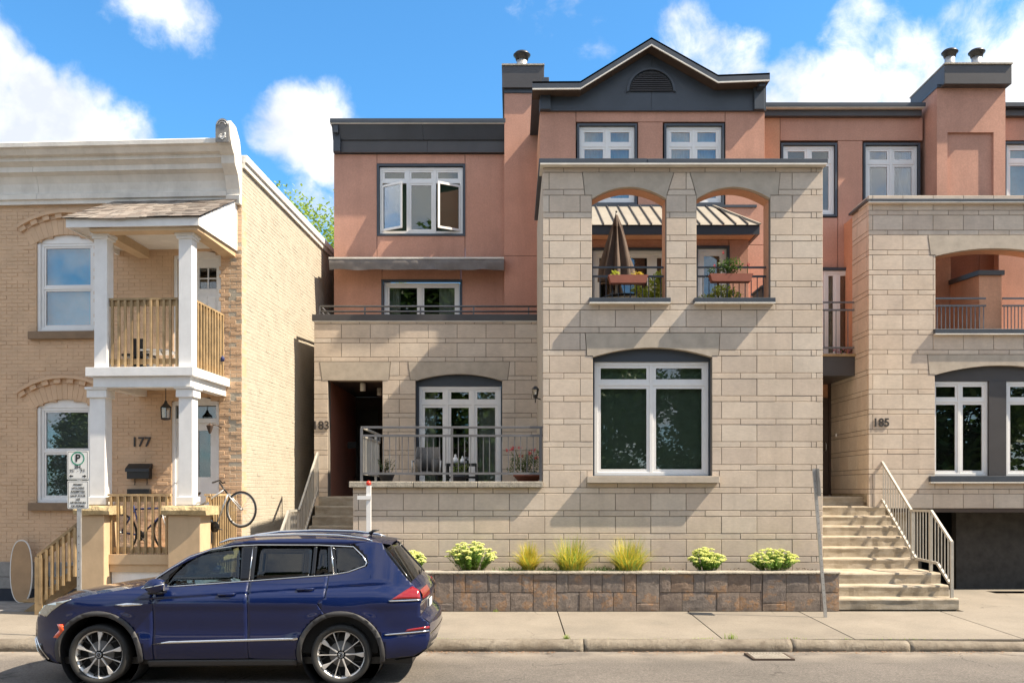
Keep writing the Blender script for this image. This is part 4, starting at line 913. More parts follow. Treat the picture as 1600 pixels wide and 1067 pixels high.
# balcony box beside the block, at level 3
zs_ = 19.33
MB().box(bx1-.0, X(1335.5, zs_), zs_, 21, 4.72, 5.19).build('balcony_slab', 'dark_trim_warm', h185)
MB().box(bx1-.02, X(1336, zs_), zs_-.03, zs_-.001, 5.135, 5.19).build('slab_edge', 'wood', h185)
sb = thing('side_balcony_railing', (6.9, zs_, 5.19), 'short grey railing of the side balcony between the two stone fronts', 'railing')
rail_run(sb, (bx1-.02, zs_+.03, 0), (X(1335, zs_), zs_+.03, 0), Y(472, zs_), Y(543, zs_), 7, .018, 'rail_gray', second=Y(484, zs_))
m = MB()
for k in range(160):
    p = Vector((random.uniform(X(1303, 19.5), X(1334, 19.5)), 19.5+random.uniform(-.06, .06), 5.22+random.uniform(0, .14))); m.lathe([(.002, 0), (.018, .01), (.002, .02)], p, 5, mi=random.choice((0, 0, 1)))
fb = m.build('flower_trough', ['flower_pink', 'leaf_green'], None); tag(fb, 'low pink flowers behind the side balcony railing', 'flowers')
# orange back wall
ZE = 20.0
xe = lambda px: X(px, ZE); ze_ = lambda py: Y(py, ZE)
e0 = X(1190, ZE)
topE = ze_(184)
panel(h185, ZE, e0, xe(1219), 5.2, topE, 'stucco_lit'); panel(h185, ZE, xe(1219), xe(1442), ze_(220), topE)
panel(h185, ZE, xe(1309), xe(1348), 4.73, ze_(220)); panel(h185, ZE, xe(1219), xe(1309), ze_(418), ze_(340))
panel(h185, ZE, xe(1348), xe(1439), ze_(420), ze_(312))
MB().box(e0, xe(1442), ZE+.02, ZE+.1, topE-.03, topE+.02).build('wall_backing', 'dark_brown', h185)
MB().box(e0, xe(1220), ZE+.02, ZE+.22, 5.2, topE).build('wall_backing', 'dark_brown', h185)
trimbox(h185, ZE, xe(1223.5), xe(1304.5), ze_(335.5), ze_(227), .045)
window(h185, ZE+.04, xe(1224), xe(1304), ze_(335), ze_(227.5), [0, .5, 1], trans=ze_(253), fr=.065, sash=.05, inner=('slats', 'blind_dim'))
trimbox(h185, ZE, xe(1352), xe(1434.5), ze_(340), ze_(227), .045)
window(h185, ZE+.04, xe(1352.5), xe(1434), ze_(340), ze_(227.5), [0, .5, 1], trans=ze_(254), fr=.065, sash=.05, glassm='window_glass_blue', inner=('sides', 'blind_grey'))
MB().box(e0, X(1445, 19.8), 19.75, ZE+.3, Y(166, 19.7)+.02, Y(158.5, 19.7)).build('roof_cap', 'dark_trim', h185, bev=.004)
MB().box(e0, X(1444, 19.8), 19.77, ZE+.3, Y(166, 19.7), Y(166, 19.7)+.019).build('drip_edge', 'cornice_paint', h185)
MB().box(e0, X(1443, 19.8), 19.88, ZE+.2, ze_(184.5), Y(166, 19.7)-.002).build('cornice_panel', 'dark_trim_warm', h185)
MB().box(5.9, 16, ZE+.3, 31, 10.6, 10.8).build('roof', 'grey_membrane', h185)
# side balcony door
window(h185, ZE-.1, X(1287, 19.9), xe(1341), 5.19, Y(423, 19.9), [0, .35, 1], fr=.06, sash=.05, inner=('drape', 'curtain'), name='sliding_door')
MB().box(X(1286, 19.9), xe(1341), ZE-.14, ZE+.05, Y(422.5, 19.9), Y(418.5, 19.9)).build('window_trim', 'dark_trim', h185)
# entry recess and door
MB().box(bx1-.1, dx0, 20.9, 21.1, 2.1, 4.72).build('entrance_back', 'stucco_lit', h185)
d_ = MB().box(5.75, X(1295, 20.8), 20.82, 20.89, 2.14, Y(622, 20.85)).build('door', 'dark_brown', h185)
MB().tube([(X(1289.5, 20.8), 20.80, Y(705, 20.8)), (X(1289.5, 20.8), 20.74, Y(702, 20.8)), (X(1289.5, 20.8), 20.74, Y(694, 20.8)), (X(1289.5, 20.8), 20.80, Y(691, 20.8))], .012).build('handle', 'galv', d_)
MB().box(X(1295.5, 20.8), X(1296.6, 20.8)+.06, 20.78, 20.9, 2.14, Y(600, 20.85)).build('door_frame', 'dark_brown', h185)
MB().box(dx0-.03, dx0-.001, 20.4, 20.44, Y(682, 20.4), Y(677, 20.4)).build('door_bell', 'white_paint', h185)
MB().box(bx1-.3, bx1-.05, 19.401, 21.1, .2, 6).build('side_wall', 'lintel_stone', h185)
# lower window, dark pier, sill
zy0, zy1 = zd(743), zd(594.5)
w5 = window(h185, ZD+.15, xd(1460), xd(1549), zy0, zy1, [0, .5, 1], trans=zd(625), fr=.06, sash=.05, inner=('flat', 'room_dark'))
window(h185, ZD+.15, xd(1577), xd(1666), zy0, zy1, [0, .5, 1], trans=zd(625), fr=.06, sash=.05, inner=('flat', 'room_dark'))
MB().box(xd(1549.5), xd(1576.5), ZD+.1, ZD+.29, zy0, zy1).build('window_pier', 'dark_trim_warm', h185)
a = arc(lo_[0], lo_[1], wt0-.01, .2); MB().prism([(lo_[0], zy1+.003)]+a+[(lo_[1], zy1+.003)], ZD+.125, ZD+.2, 'y').build('arch_panel', 'dark_trim_warm', h185)
MB().box(xd(1451), xd(1680), ZD-.10, ZD+.3, zd(752.5), zd(743.5)).build('window_sill', 'dark_trim', h185, bev=.005)
MB().box(xd(1451), xd(1680), ZD-.105, ZD-.02, zd(754.5), zd(752.5)-.002).build('drip_edge', 'cornice_paint', h185)
# garage
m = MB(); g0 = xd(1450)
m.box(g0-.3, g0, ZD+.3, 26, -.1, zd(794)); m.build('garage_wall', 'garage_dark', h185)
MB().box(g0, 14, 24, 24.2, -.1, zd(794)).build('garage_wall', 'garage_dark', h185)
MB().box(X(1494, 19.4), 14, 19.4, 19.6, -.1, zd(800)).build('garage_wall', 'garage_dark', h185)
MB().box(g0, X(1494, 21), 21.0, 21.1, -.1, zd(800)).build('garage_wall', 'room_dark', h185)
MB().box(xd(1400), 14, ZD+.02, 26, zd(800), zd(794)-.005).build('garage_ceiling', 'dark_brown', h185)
MB().box(X(1556, 18.2), 14, 18.2, 18.6, .16, Y(936, 18.2)).build('ramp_kerb', 'duck_grey', h185)
MB().box(dx0+.26, g0-.301, ZD+.3, 20, .1, zd(794)).build('side_wall', 'stair_concrete', h185)
# loggia interior: back wall, partition with sloping cap
zi = 20.6; xi = lambda px: X(px, zi)
fl5 = su-.02
MB().box(dx0+.3, 14, ZD+.46, zi+.3, fl5-.2, fl5).build('loggia_floor', 'concrete', h185)
panel(h185, zi, xi(1440), xi(1530), fl5, 9.0, 'stucco'); panel(h185, zi, xi(1530), xi(1640), fl5, 9.0, 'stucco')
panel(h185, 20.2, X(1462, 20.2), X(1486, 20.2), fl5, 9.0, 'stucco_lit')
pw = MB(); px0, px1 = X(1530, 18.95), X(1565, 18.95)
pw.add([(px0, 18.95, fl5), (px1, 18.95, fl5), (px1, 20.6, fl5), (px0, 20.6, fl5), (px0, 18.95, zd(424)), (px1, 18.95, zd(424)), (px1, 20.6, zd(424)+.12), (px0, 20.6, zd(424)+.12)],
       [(0, 1, 2, 3), (4, 7, 6, 5), (0, 4, 5, 1), (1, 5, 6, 2), (2, 6, 7, 3), (3, 7, 4, 0)]); pw.build('partition', 'stucco_lit', h185)
MB().add([(px0-.04, 18.9, zd(424)), (px1+.04, 18.9, zd(424)), (px1+.04, 20.6, zd(424)+.12), (px0-.04, 20.6, zd(424)+.12), (px0-.04, 18.9, zd(424)+.1), (px1+.04, 18.9, zd(424)+.1), (px1+.04, 20.6, zd(424)+.22), (px0-.04, 20.6, zd(424)+.22)],
         [(0, 1, 2, 3), (4, 7, 6, 5), (0, 4, 5, 1), (1, 5, 6, 2), (2, 6, 7, 3), (3, 7, 4, 0)]).build('partition_cap', 'dark_trim_warm', h185)
for i, (a, b) in enumerate(((uo[0]+.001, X(1541, 18.8)), (X(1567, 18.8), uo[1]-.001))):
    lr = thing('loggia_railing', ((a+b)/2, 18.8, su), ('grey railing in the far right arch, left of the stucco partition', 'grey railing in the far right arch, right of the stucco partition')[i], 'railing', 'railings in the right house loggia')
    rail_run(lr, (a, 18.82, 0), (b, 18.82, 0), Y(466, 18.8), su+.13, 13, .018, 'rail_gray', second=Y(477.5, 18.8))
# chimney right
cq = 19.45; xq = lambda px: X(px, cq)
m = MB(); m.box(xq(1464), xq(1571), cq+.06, 21.5, 8.0, Y(138, cq)); m.build('chimney_shaft', 'stucco', h185)
m = MB(); m.box(xq(1464), xq(1480.5), cq, cq+.059, 8.0, Y(207, cq)); m.box(xq(1552.5), xq(1571), cq, cq+.059, 8.0, Y(207, cq)); m.box(xq(1464), xq(1571), cq, cq+.059, Y(207, cq), Y(138, cq)); m.build('chimney_frame', 'stucco', h185)
cc = MB().box(X(1474, 19.3), X(1579, 19.3), 19.25, 20.9, Y(133, 19.3), Y(103, 19.3)).build('chimney_cap', 'dark_trim_warm', h185, bev=.008)
MB().box(X(1473.5, 19.3), X(1579.5, 19.3), 19.22, 20.93, Y(103, 19.3)+.001, Y(100.5, 19.3)).build('cap_rim', 'coping', cc)
MB().box(xq(1463), xq(1572), cq-.04, 21, Y(138, cq)+.001, Y(133, cq)-.001).build('cap_base', 'dark_trim', cc)
cowl(h185, X(1484, 20.1), 20.1, Y(101, 20.1)+.06, .95); cowl(h185, X(1526, 20.1), 20.1, Y(101, 20.1)+.06, .95)
# wall right of the chimney
panel(h185, ZE, xe(1560), 14, ze_(220), topE); panel(h185, ZE, xe(1660), 14, 5, ze_(220)); panel(h185, ZE, xe(1560), xe(1660), 5, ze_(312))
MB().box(X(1568, 19.8), 14, 19.75, ZE+.3, Y(166, 19.7)+.02, Y(158.5, 19.7)).build('roof_cap', 'dark_trim', h185)
MB().box(X(1568, 19.8), 14, 19.88, ZE+.2, ze_(184.5), Y(166, 19.7)-.002).build('cornice_panel', 'dark_trim_warm', h185)
trimbox(h185, ZE, xe(1572), xe(1657), ze_(330), ze_(225), .045)
window(h185, ZE+.04, xe(1572.5), xe(1656), ze_(330), ze_(225.5), [0, .5, 1], trans=ze_(252), fr=.065, sash=.05, glassm='window_glass_blue', inner=('slats', 'blind_pale'))
text('185', 'house_number', 'num_dark', .235, (xd(1376.5), ZD-.012, zd(660.5)), h185, bold=.005)
# ================================================================= STAIRS
XR = 7.75
def stairs(name, label, xl_up, xr_up, xl_lo, xr_lo):
    st = thing(name, ((xl_up+xr_up)/2, 17, GZ), label, 'stairs', 'concrete entrance stairs')
    fr = [15.6, 15.9, 16.2, 17.1, 17.4, 17.7, 18.0, 18.3, 18.6, 18.9]
    for k in range(10):
        z1 = GZ+.195*(k+1); back = fr[k+1]+.02 if k < 9 else 20.9
        if k == 9: back = 20.9
        a, b = (xl_lo, xr_lo) if k < 3 else (xl_up, xr_up)
        if k == 0: b += .03 if b > 0 else 0
        m = MB(); n = 24; vs = []
        prof = [(fr[k], z1-.193), (fr[k]+.002, z1-.1), (fr[k]-.006, z1-.03), (fr[k]+.006, z1-.006), (fr[k]+.03, z1), (back, z1+.002), (back, z1-.193)]
        for i in range(n+1):
            x = a+(b-a)*i/n
            for (yy, zz) in prof:
                q = mnoise.noise(Vector((x*4, yy*7, zz*7)))*.012+mnoise.noise(Vector((x*14, yy*20, k*3.1)))*.006
                vs.append((x, yy+(q if yy < back-.1 else 0), zz+(q*.5 if z1-zz < .05 and yy < back-.1 else 0)))
        P = len(prof)
        m.add(vs, [(i*P+j, i*P+(j+1) % P, (i+1)*P+(j+1) % P, (i+1)*P+j) for i in range(n) for j in range(P)]+[list(range(P)), list(range(n*P, (n+1)*P))])
        m.build('step', 'stair_concrete', st)
        if k < 9: MB().box(a+.01, b-.01, fr[k]+.05, fr[k+1]+.06 if k != 2 else 17.15, .05, z1-.195).build('step_core', 'stair_concrete', st)
    MB().box(xl_up+.01, xr_up-.01, 18.95, 20.9, .05, GZ+.195*9).build('step_core', 'stair_concrete', st)
    return st
stairs('entrance_stairs', 'wide concrete stairs with landing up to the entry beside number 185', bx1+.003, XR, bx1+.015, XR)
stairs('entrance_stairs', 'concrete stairs behind the blue car leading to entry 183', -4.08, tx0-.003, -4.08, tx0-.003)
def stair_rail(label, x):
    r = thing('stair_railing', (x, 17.2, .5), label, 'railing', 'pale metal stair railings')
    T = [(18.9, 3.04), (17.25, 1.86), (16.43, 1.87), (15.67, 1.34)]; B = [(18.9, 2.26), (17.05, .95), (16.2, .93), (15.75, .62)]
    for a, b in zip(T, T[1:]): MB().bar((x, a[0], a[1]), (x, b[0], b[1]), .04, .045).build('top_rail', 'rail_light', r)
    for a, b in zip(B, B[1:]): MB().bar((x, a[0], a[1]), (x, b[0], b[1]), .04, .045).build('bottom_rail', 'rail_light', r)
    def lerp(P, y):
        for a, b in zip(P, P[1:]):
            if b[0] <= y <= a[0]: return a[1]+(b[1]-a[1])*(y-a[0])/(b[0]-a[0])
        return P[-1][1]
    for (y, zb) in ((18.9, 2.12), (17.22, .75), (16.45, .75), (15.67, .36)):
        MB().box(x-.024, x+.024, y-.024, y+.024, zb, lerp(T, max(y, 15.68))+.01).build('post', 'rail_light', r)
    n = 26
    for k in range(n):
        y = 15.8+(18.8-15.8)*k/(n-1)
        if min(abs(y-q) for q in (17.22, 16.45)) < .04: continue
        MB().box(x-.008, x+.008, y-.008, y+.008, lerp(B, y), lerp(T, y)).build('baluster', 'rail_light', r)
    return r
stair_rail('pale metal railing along the right side of the wide stairs at 185', XR-.06)
stair_rail('pale metal railing on the left of the stairs behind the blue car', -4.1)
# ================================================================= PLANTER
ZP = 15.35; xp = lambda px: X(px, ZP); zp = lambda py: Y(py, ZP)
pl = thing('planter_wall', (2, ZP, GZ), 'long low retaining planter of mottled brown blocks in front of the stone house', 'planter')
pz0, pz1, pzm = GZ+.005, zp(896.5), zp(925)
def pblock(x0, x1, a, b, dy=None):
    e = random.uniform(-.006, .006); m = MB(); c = .008
    x0 += .004; x1 -= .004; a += .004; b -= .004; y = ZP+e
    # gently uneven split face
    n = 5; vs = []
    for j in range(n+1):
        for i in range(n+1):
            u, v = i/n, j/n; edge = 0 if (i in (0, n) or j in (0, n)) else 1
            x_ = x0+(x1-x0)*u; z_ = a+(b-a)*v
            vs.append((x_, y+(.003 if not edge else mnoise.noise(Vector((x_*9, 3, z_*9)))*.008-.002), z_))
    fs = [(j*(n+1)+i, j*(n+1)+i+1, (j+1)*(n+1)+i+1, (j+1)*(n+1)+i) for j in range(n) for i in range(n)]
    m.add(vs, fs, smooth=False); m.box(x0, x1, y+.0085, y+.2, a, b); m.build('planter_block', 'planter_stone', pl)
upper = [551, 575, 602, 625, 646, 679, None, 708.8, 727, 762, 780, 815.5, 833.3, None, 869.5, 887.5, 923, 941, 976, 994.5, None, 1030.5, 1048.4, 1084, 1101.8, 1137.4, 1173, 1191.6, None, 1228.4, 1264, 1284, 1311.5]
lower = [551, 583, 622, 650, 679, None, 708.8, 745, 766, 797.5, 833.3, None, 869.5, 905, 927, 958.7, 994.5, None, 1030.5, 1066, 1120.3, 1156, 1191.6, None, 1228.4, 1281.8, 1311.5]
def runs(l):
    o = []
    for i in range(len(l)-1):
        if l[i] is not None and l[i+1] is not None: o.append((l[i], l[i+1]))
    return o
for a, b in runs(upper): pblock(xp(a), xp(b), pzm, pz1)
for a, b in runs(lower): pblock(xp(a), xp(b), pz0, pzm)
for (a, b, t) in ((679, 708.8, 0), (833.3, 869.5, 1), (994.5, 1030.5, 0), (1191.6, 1228.4, 0)):
    if t: pblock(xp(a), xp(b), zp(907), pz1); pblock(xp(a), xp(b), pz0, zp(907))
    else: pblock(xp(a), xp(b), zp(941.5), pz1); pblock(xp(a), xp(b), pz0, zp(941.5))
pe = xp(1311.5)
MB().box(tx0, pe-.01, ZP+.1, ZP+.2, .1, pz1-.01).build('backing', 'dark_brown', pl)
for k in range(2):
    MB().box(pe-.25, pe-.0, ZP+.21+k*.3, ZP+.505+k*.3, pz0, pzm-.004).build('planter_block', 'planter_stone', pl); MB().box(pe-.25, pe-.0, ZP+.21+k*.3, ZP+.505+k*.3, pzm, pz1).build('planter_block', 'planter_stone', pl)
# rough split coping stones
cxs = [551, 590, 632, 675, 716, 757, 800, 843, 887, 930, 975, 1018, 1060, 1104, 1148, 1190, 1234, 1275, 1312.5]
for a, b in zip(cxs, cxs[1:]):
    x0, x1 = xp(a)+.003, xp(b)-.003; n = 22; m = MB(); vs = []
    for i in range(n+1):
        x = x0+(x1-x0)*i/n; j = abs(mnoise.noise(Vector((x*16, 1, 0))))*.035+abs(mnoise.noise(Vector((x*45, 7, 0))))*.015
        vs += [(x, ZP-.025, zp(893.2)), (x, ZP-.03, zp(895)), (x, ZP-.012+j*.4, zp(896)-j*.8), (x, ZP+.05, pz1+.002), (x, ZP+.3, pz1+.002), (x, ZP+.3, zp(893.2)+.002)]
    m.add(vs, [(i*6+j, i*6+(j+1) % 6, (i+1)*6+(j+1) % 6, (i+1)*6+j) for i in range(n) for j in range(6)]+[list(range(6)), list(range(n*6, n*6+6))]); m.build('coping_stone', 'coping', pl)
so_ = MB().box(tx0+.0, pe-.02, ZP+.301, ZA+.2, .2, pz1+.0).build('soil_bed', 'soil', pl)
# ================================================================= HOUSE 177 (left, rotated about 3 degrees)
TH = radians(3.1); CU, SU = cos(TH), sin(TH)
def f177(u, w_, z): return (-5.02+CU*u-SU*w_, 16.65-SU*u-CU*w_, z)      # w_ = distance in front of the facade
def U(px, w_=0.):
    k = (px-800)/F; return (k*(16.65-CU*w_)+5.02+SU*w_)/(CU+SU*k)
def H(py, px, w_=0.):
    u = U(px, w_); return CZ-(py-768)/F*(16.65-SU*u-CU*w_)
def B7(*a): return MB(f177)
h177 = thing('brick_house', f177(-3, 0, .1), 'old painted tan brick house numbered 177 with white two-storey porch and heavy cornice', 'house')
UL = -7.5
ztopb = H(317, 200)+.1
# windows
wu = (U(57), U(150)); wlw = (U(57), U(146))
zu0, zu1 = H(518, 100), H(378, 100); zl_0, zl_1 = H(785, 100), H(635, 100)
rise = .14
du = (U(300), U(345)); du = (U(271), U(345)); zdu0, zdu1 = 4.55, H(398, 320)
dl = (U(268), U(342)); zdl0, zdl1 = 1.2, H(628, 320)
openings = [(wu[0], wu[1], zu0, zu1, rise), (wlw[0], wlw[1], zl_0, zl_1, rise), (du[0], du[1], zdu0, zdu1, .08), (dl[0], dl[1], zdl0, zdl1, .10)]
def inside(u, z):
    for (a, b, c, d, r) in openings:
        if a < u < b and c < z < d+r*(1-(2*(u-a)/(b-a)-1)**2): return True
    return False
# mortar backing with openings (strips)
BR_H = .0715; BR_L = .215; zb0 = .55
nrow = int((ztopb-zb0)/BR_H)
m = B7()
for r in range(nrow+1):
    z0 = zb0+r*BR_H; z1 = min(z0+BR_H, ztopb); zm = (z0+z1)/2
    cuts = []
    for (a, b, c, d, rr) in openings:
        if c < zm < d: cuts.append((a, b))
        elif d <= zm < d+rr:
            h = math.sqrt(max(0, 1-(zm-d)/rr)); mid = (a+b)/2; cuts.append((mid-h*(b-a)/2, mid+h*(b-a)/2))
    cuts.sort(); cur = UL; segs = []
    for a, b in cuts:
        if a > cur: segs.append((cur, a))
        cur = b
    segs.append((cur, 0))
    for a, b in segs: m.box(a, b, -.25, -.0045, z0, z1)
m.build('mortar_backing', 'mortar_tan', h177)
# bricks: nearest big ones single, the rest joined
single = []; stuff = B7()
def fbrick(m, a, b, z0, z1, e):
    g = .004
    m.add([(a+g, e-.004, z0+g), (b-g, e-.004, z0+g), (b-g, e-.004, z1-g), (a+g, e-.004, z1-g), (a+g+.004, e, z0+g+.004), (b-g-.004, e, z0+g+.004), (b-g-.004, e, z1-g-.004), (a+g+.004, e, z1-g-.004),
           (a+g, -.02, z0+g), (b-g, -.02, z0+g), (b-g, -.02, z1-g), (a+g, -.02, z1-g)],
          [(4, 5, 6, 7), (0, 1, 5, 4), (1, 2, 6, 5), (2, 3, 7, 6), (3, 0, 4, 7), (0, 8, 9, 1), (1, 9, 10, 2), (2, 10, 11, 3), (3, 11, 8, 0)])
random.seed(11); cnt = 0
arches = [(wu[0], wu[1], zu1, rise), (wlw[0], wlw[1], zl_1, rise)]
def in_arch(u, z):
    for (a, b, d, r) in arches:
        c = (a+b)/2; hw = (b-a)/2+.12
        if abs(u-c) < hw:
            base = d+r*(1-((u-c)/((b-a)/2+.001))**2) if abs(u-c) < (b-a)/2 else d-.02
            if base-.02 < z < base+.42: return True
    return False
for r in range(nrow):
    z0 = zb0+r*BR_H; z1 = z0+BR_H; zm = (z0+z1)/2; off = (r % 2)*BR_L/2; header = (r % 6 == 5)
    bl = BR_L/2 if header else BR_L
    u = -off if not header else 0.
    if off and not header:
        u = 0.; edges = [0., -BR_L/2]
    else: edges = [0.]
    while edges[-1] > UL: edges.append(edges[-1]-bl)
    for b, a in zip(edges, edges[1:]):
        c = (a+b)/2
        if inside(c, zm) and inside(a, zm) and inside(b, zm): continue
        a2, b2 = a, b
        if inside(a, zm) or inside(c, zm):
            for (p, q, c1, d1, rr) in openings:
                if p < a < q: a2 = q
        if inside(b, zm):
            for (p, q, c1, d1, rr) in openings:
                if p < b < q: b2 = p
        if b2-a2 < .03 or (inside((a2+b2)/2, zm)): continue
        if in_arch((a2+b2)/2, zm): continue
        e = random.uniform(-.003, .004)+(.005 if random.random() < .06 else 0)
        if -.45 < c < 0: e += random.uniform(-.002, .005)
        if cnt < 290 and (-.45 < c < 0 and 1.0 < zm < 8):
            mm = B7(); fbrick(mm, a2, b2, z0, z1, e); mm.build('brick', 'brick_tan', h177); cnt += 1
        else: fbrick(stuff, a2, b2, z0, z1, e)
stuff.build('brickwork', 'brick_tan', h177, kind='stuff')
# brick arches: soldier course + projecting dentil hood
for (a, b, d, r) in arches:
    c = (a+b)/2; hw = (b-a)/2+.1; R_ = ((b-a)/2)**2/(2*r)+r/2; zc0 = d+r-R_
    amax = math.asin(min(.99, hw/(R_)))
    n = 15
    for k in range(n):
        t0 = -amax+2*amax*k/n+.002; t1 = -amax+2*amax*(k+1)/n-.002
        m = B7(); p = [(c+R_*sin(t)*f_, zc0+R_*cos(t)*f_) for f_ in (1, (R_+.29)/R_) for t in (t0, t1)]
        m.prism([p[0], p[1], p[3], p[2]], .002, -.1, 'y'); m.build('arch_brick', 'brick_tan', h177)
    n = 15; R1, R2, R3 = R_+.30, R_+.385, R_+.44
    am = amax*1.02
    for k in range(n):
        if k % 2: continue
        t0 = -am+2*am*k/n; t1 = -am+2*am*(k+1)/n
        B7().prism([(c+R1*sin(t0), zc0+R1*cos(t0)), (c+R1*sin(t1), zc0+R1*cos(t1)), (c+R2*sin(t1), zc0+R2*cos(t1)), (c+R2*sin(t0), zc0+R2*cos(t0))], .055, -.05, 'y').build('dentil_brick', 'brick_tan', h177)
    ts = [-am+2*am*k/20 for k in range(21)]
    B7().prism([(c+R2*sin(t), zc0+R2*cos(t)) for t in ts]+[(c+R3*sin(t), zc0+R3*cos(t)) for t in reversed(ts)], .08, -.05, 'y').build('hood_mould', 'brick_tan', h177)
    B7().prism([(c+R1*sin(t), zc0+R1*cos(t)) for t in ts]+[(c+R2*sin(t), zc0+R2*cos(t)) for t in reversed(ts)], .012, -.05, 'y').build('hood_back', 'mortar_tan', h177)
# windows with white arched head boards
mp7 = lambda u, v, z: f177(u, -v, z)
def old_window(a, b, z0, z1, r, zmid, up_mat, lo_mat):
    ar = arc(a, b, z1, r)
    wv = window(h177, .06, a+.06, b-.06, z0+.05, z1-.02, [0, 1], trans=zmid, fr=.05, sash=.035, glassm='window_glass_blue', inner=('flat', up_mat), mp=mp7)
    m = MB(mp7); m.prism([(a, z1-.02)]+ar+[(b, z1-.02)], .05, .12, 'y'); m.box(a, a+.06, .03, .14, z0, z1-.021); m.box(b-.06, b, .03, .14, z0, z1-.021); m.build('window_casing', 'white_paint', h177, bev=.004)
    MB(mp7).box(a+.061, b-.061, .02, .13, z0, z0+.05).build('window_ledge', 'white_paint', h177)
    B7().box(a-.12, b+.06, -.1, .09, z0-.15, z0-.002).build('window_sill', 'sill_brown', h177, bev=.01)
old_window(wu[0], wu[1], zu0, zu1, rise, H(449, 100), 'blind_sky_reflection', None)  # blue of the upper blind paints in the sky reflected by the panes
old_window(wlw[0], wlw[1], zl_0, zl_1, rise, H(705, 100), 'blind_grey', None)
# junk behind the lower sash
MB(mp7).box(U(72), U(100), .22, .24, H(772, 85), H(728, 85)).build('stored_board', 'cornice_paint', h177)
MB(mp7).box(U(100), U(112), .23, .25, H(765, 85), H(730, 85)).build('stored_board', 'sign_green', h177)
# doors
def old_door(a, b, z0, z1, r, lower):
    ar = arc(a, b, z1, r)
    m = MB(mp7); m.prism([(a, z1-.06)]+ar+[(b, z1-.06)], .03, .1, 'y'); m.box(a, a+.06, .02, .14, z0, z1-.061); m.box(b-.06, b, .02, .14, z0, z1-.061); m.build('door_casing', 'white_paint', h177, bev=.004)
    if lower:
        ztr = H(660, 320)
        MB(mp7).box(a+.061, b-.061, .04, .13, ztr, ztr+.08).build('door_casing', 'white_paint', h177)
        MB(mp7).box(a+.061, b-.061, .08, .09, ztr+.08, z1-.06).build('transom_light', 'window_glass', h177)
        mid = a+(b-a)*.62-.3
        d = MB(mp7); x0, x1 = a+.35, b-.065
        d.box(x0, x0+.13, .07, .12, z0, ztr-.002); d.box(x1-.12, x1, .07, .12, z0, ztr-.002); d.box(x0+.13, x1-.12, .07, .12, z0, H(745, 320)); d.box(x0+.13, x1-.12, .07, .12, H(672, 320), ztr-.002)
        d = d.build('door', 'white_paint', h177)
        MB(mp7).box(x0+.131, x1-.121, .09, .1, H(745, 320), H(672, 320)).build('pane', 'window_glass', d)
        MB(mp7).box(a+.061, x0-.01, .06, .12, z0, ztr-.002).build('door_casing', 'white_paint', h177)
        MB(mp7).box(a-.05, b+.05, .26, .30, z0-.1, z1+.15).build('room', 'room_dark', h177)
        B7().box(a+.3, b, .0, .03, z0-.02, z0).build('threshold', 'white_paint', h177)
    else:
        x0, x1 = a+.38, b-.065
        d = MB(mp7); d.box(x0, x1, .07, .12, z0, H(450, 320)); d.box(x0, x1, .07, .12, H(417, 320), z1-.062); d.box(x0, U(309), .07, .12, H(450, 320)+.001, H(417, 320)-.001); d.box(U(336), x1, .07, .12, H(450, 320)+.001, H(417, 320)-.001)
        d = d.build('door', 'white_paint', h177)
        MB(mp7).box(U(309), U(336), .1, .105, H(450, 320), H(417, 320)).build('pane', 'window_glass', d)
        m = MB(mp7); c = (U(309)+U(336))/2; m.box(c-.01, c+.01, .08, .11, H(450, 320), H(417, 320)); cz = (H(450, 320)+H(417, 320))/2; m.box(U(309), c-.011, .081, .11, cz-.01, cz+.01); m.box(c+.011, U(336), .081, .11, cz-.01, cz+.01); m.build('glazing_bar', 'white_paint', d)
        for (p, q) in ((H(488, 320), H(461, 320)), (H(525, 320), H(495, 320))):
            MB(mp7).box(U(310), U(322)-.01, .06, .069, p, q).build('door_panel', 'white_paint', d, bev=.006); MB(mp7).box(U(322)+.01, U(335), .06, .069, p, q).build('door_panel', 'white_paint', d, bev=.006)
        MB(mp7).box(a+.061, x0-.01, .06, .12, z0, z1-.06).build('door_casing', 'tan_paint', h177)
        MB(mp7).box(a-.05, b+.05, .26, .30, z0-.1, z1+.15).build('room', 'room_dark', h177)
old_door(du[0], du[1], zdu0, zdu1, .08, False); old_door(dl[0], dl[1], zdl0, zdl1, .10, True)
# stone base and blue cellar wall
for k in range(8):
    a = UL+k*.62
    if a > -2.2: break
    B7().box(a+.004, a+.616, -.2, .03, .62, .90+.0).build('base_stone', 'duck_grey', h177, bev=.012); B7().box(a+.1, a+.7, -.2, .028, .40, .615).build('base_stone', 'duck_grey', h177, bev=.012)
B7().box(UL, 0, -.2, .02, .05, .40).build('cellar_wall', 'cellar_dark', h177)
B7().box(-2.4, 0, -.2, -.001, .05, .62).build('cellar_wall', 'mortar_tan', h177)
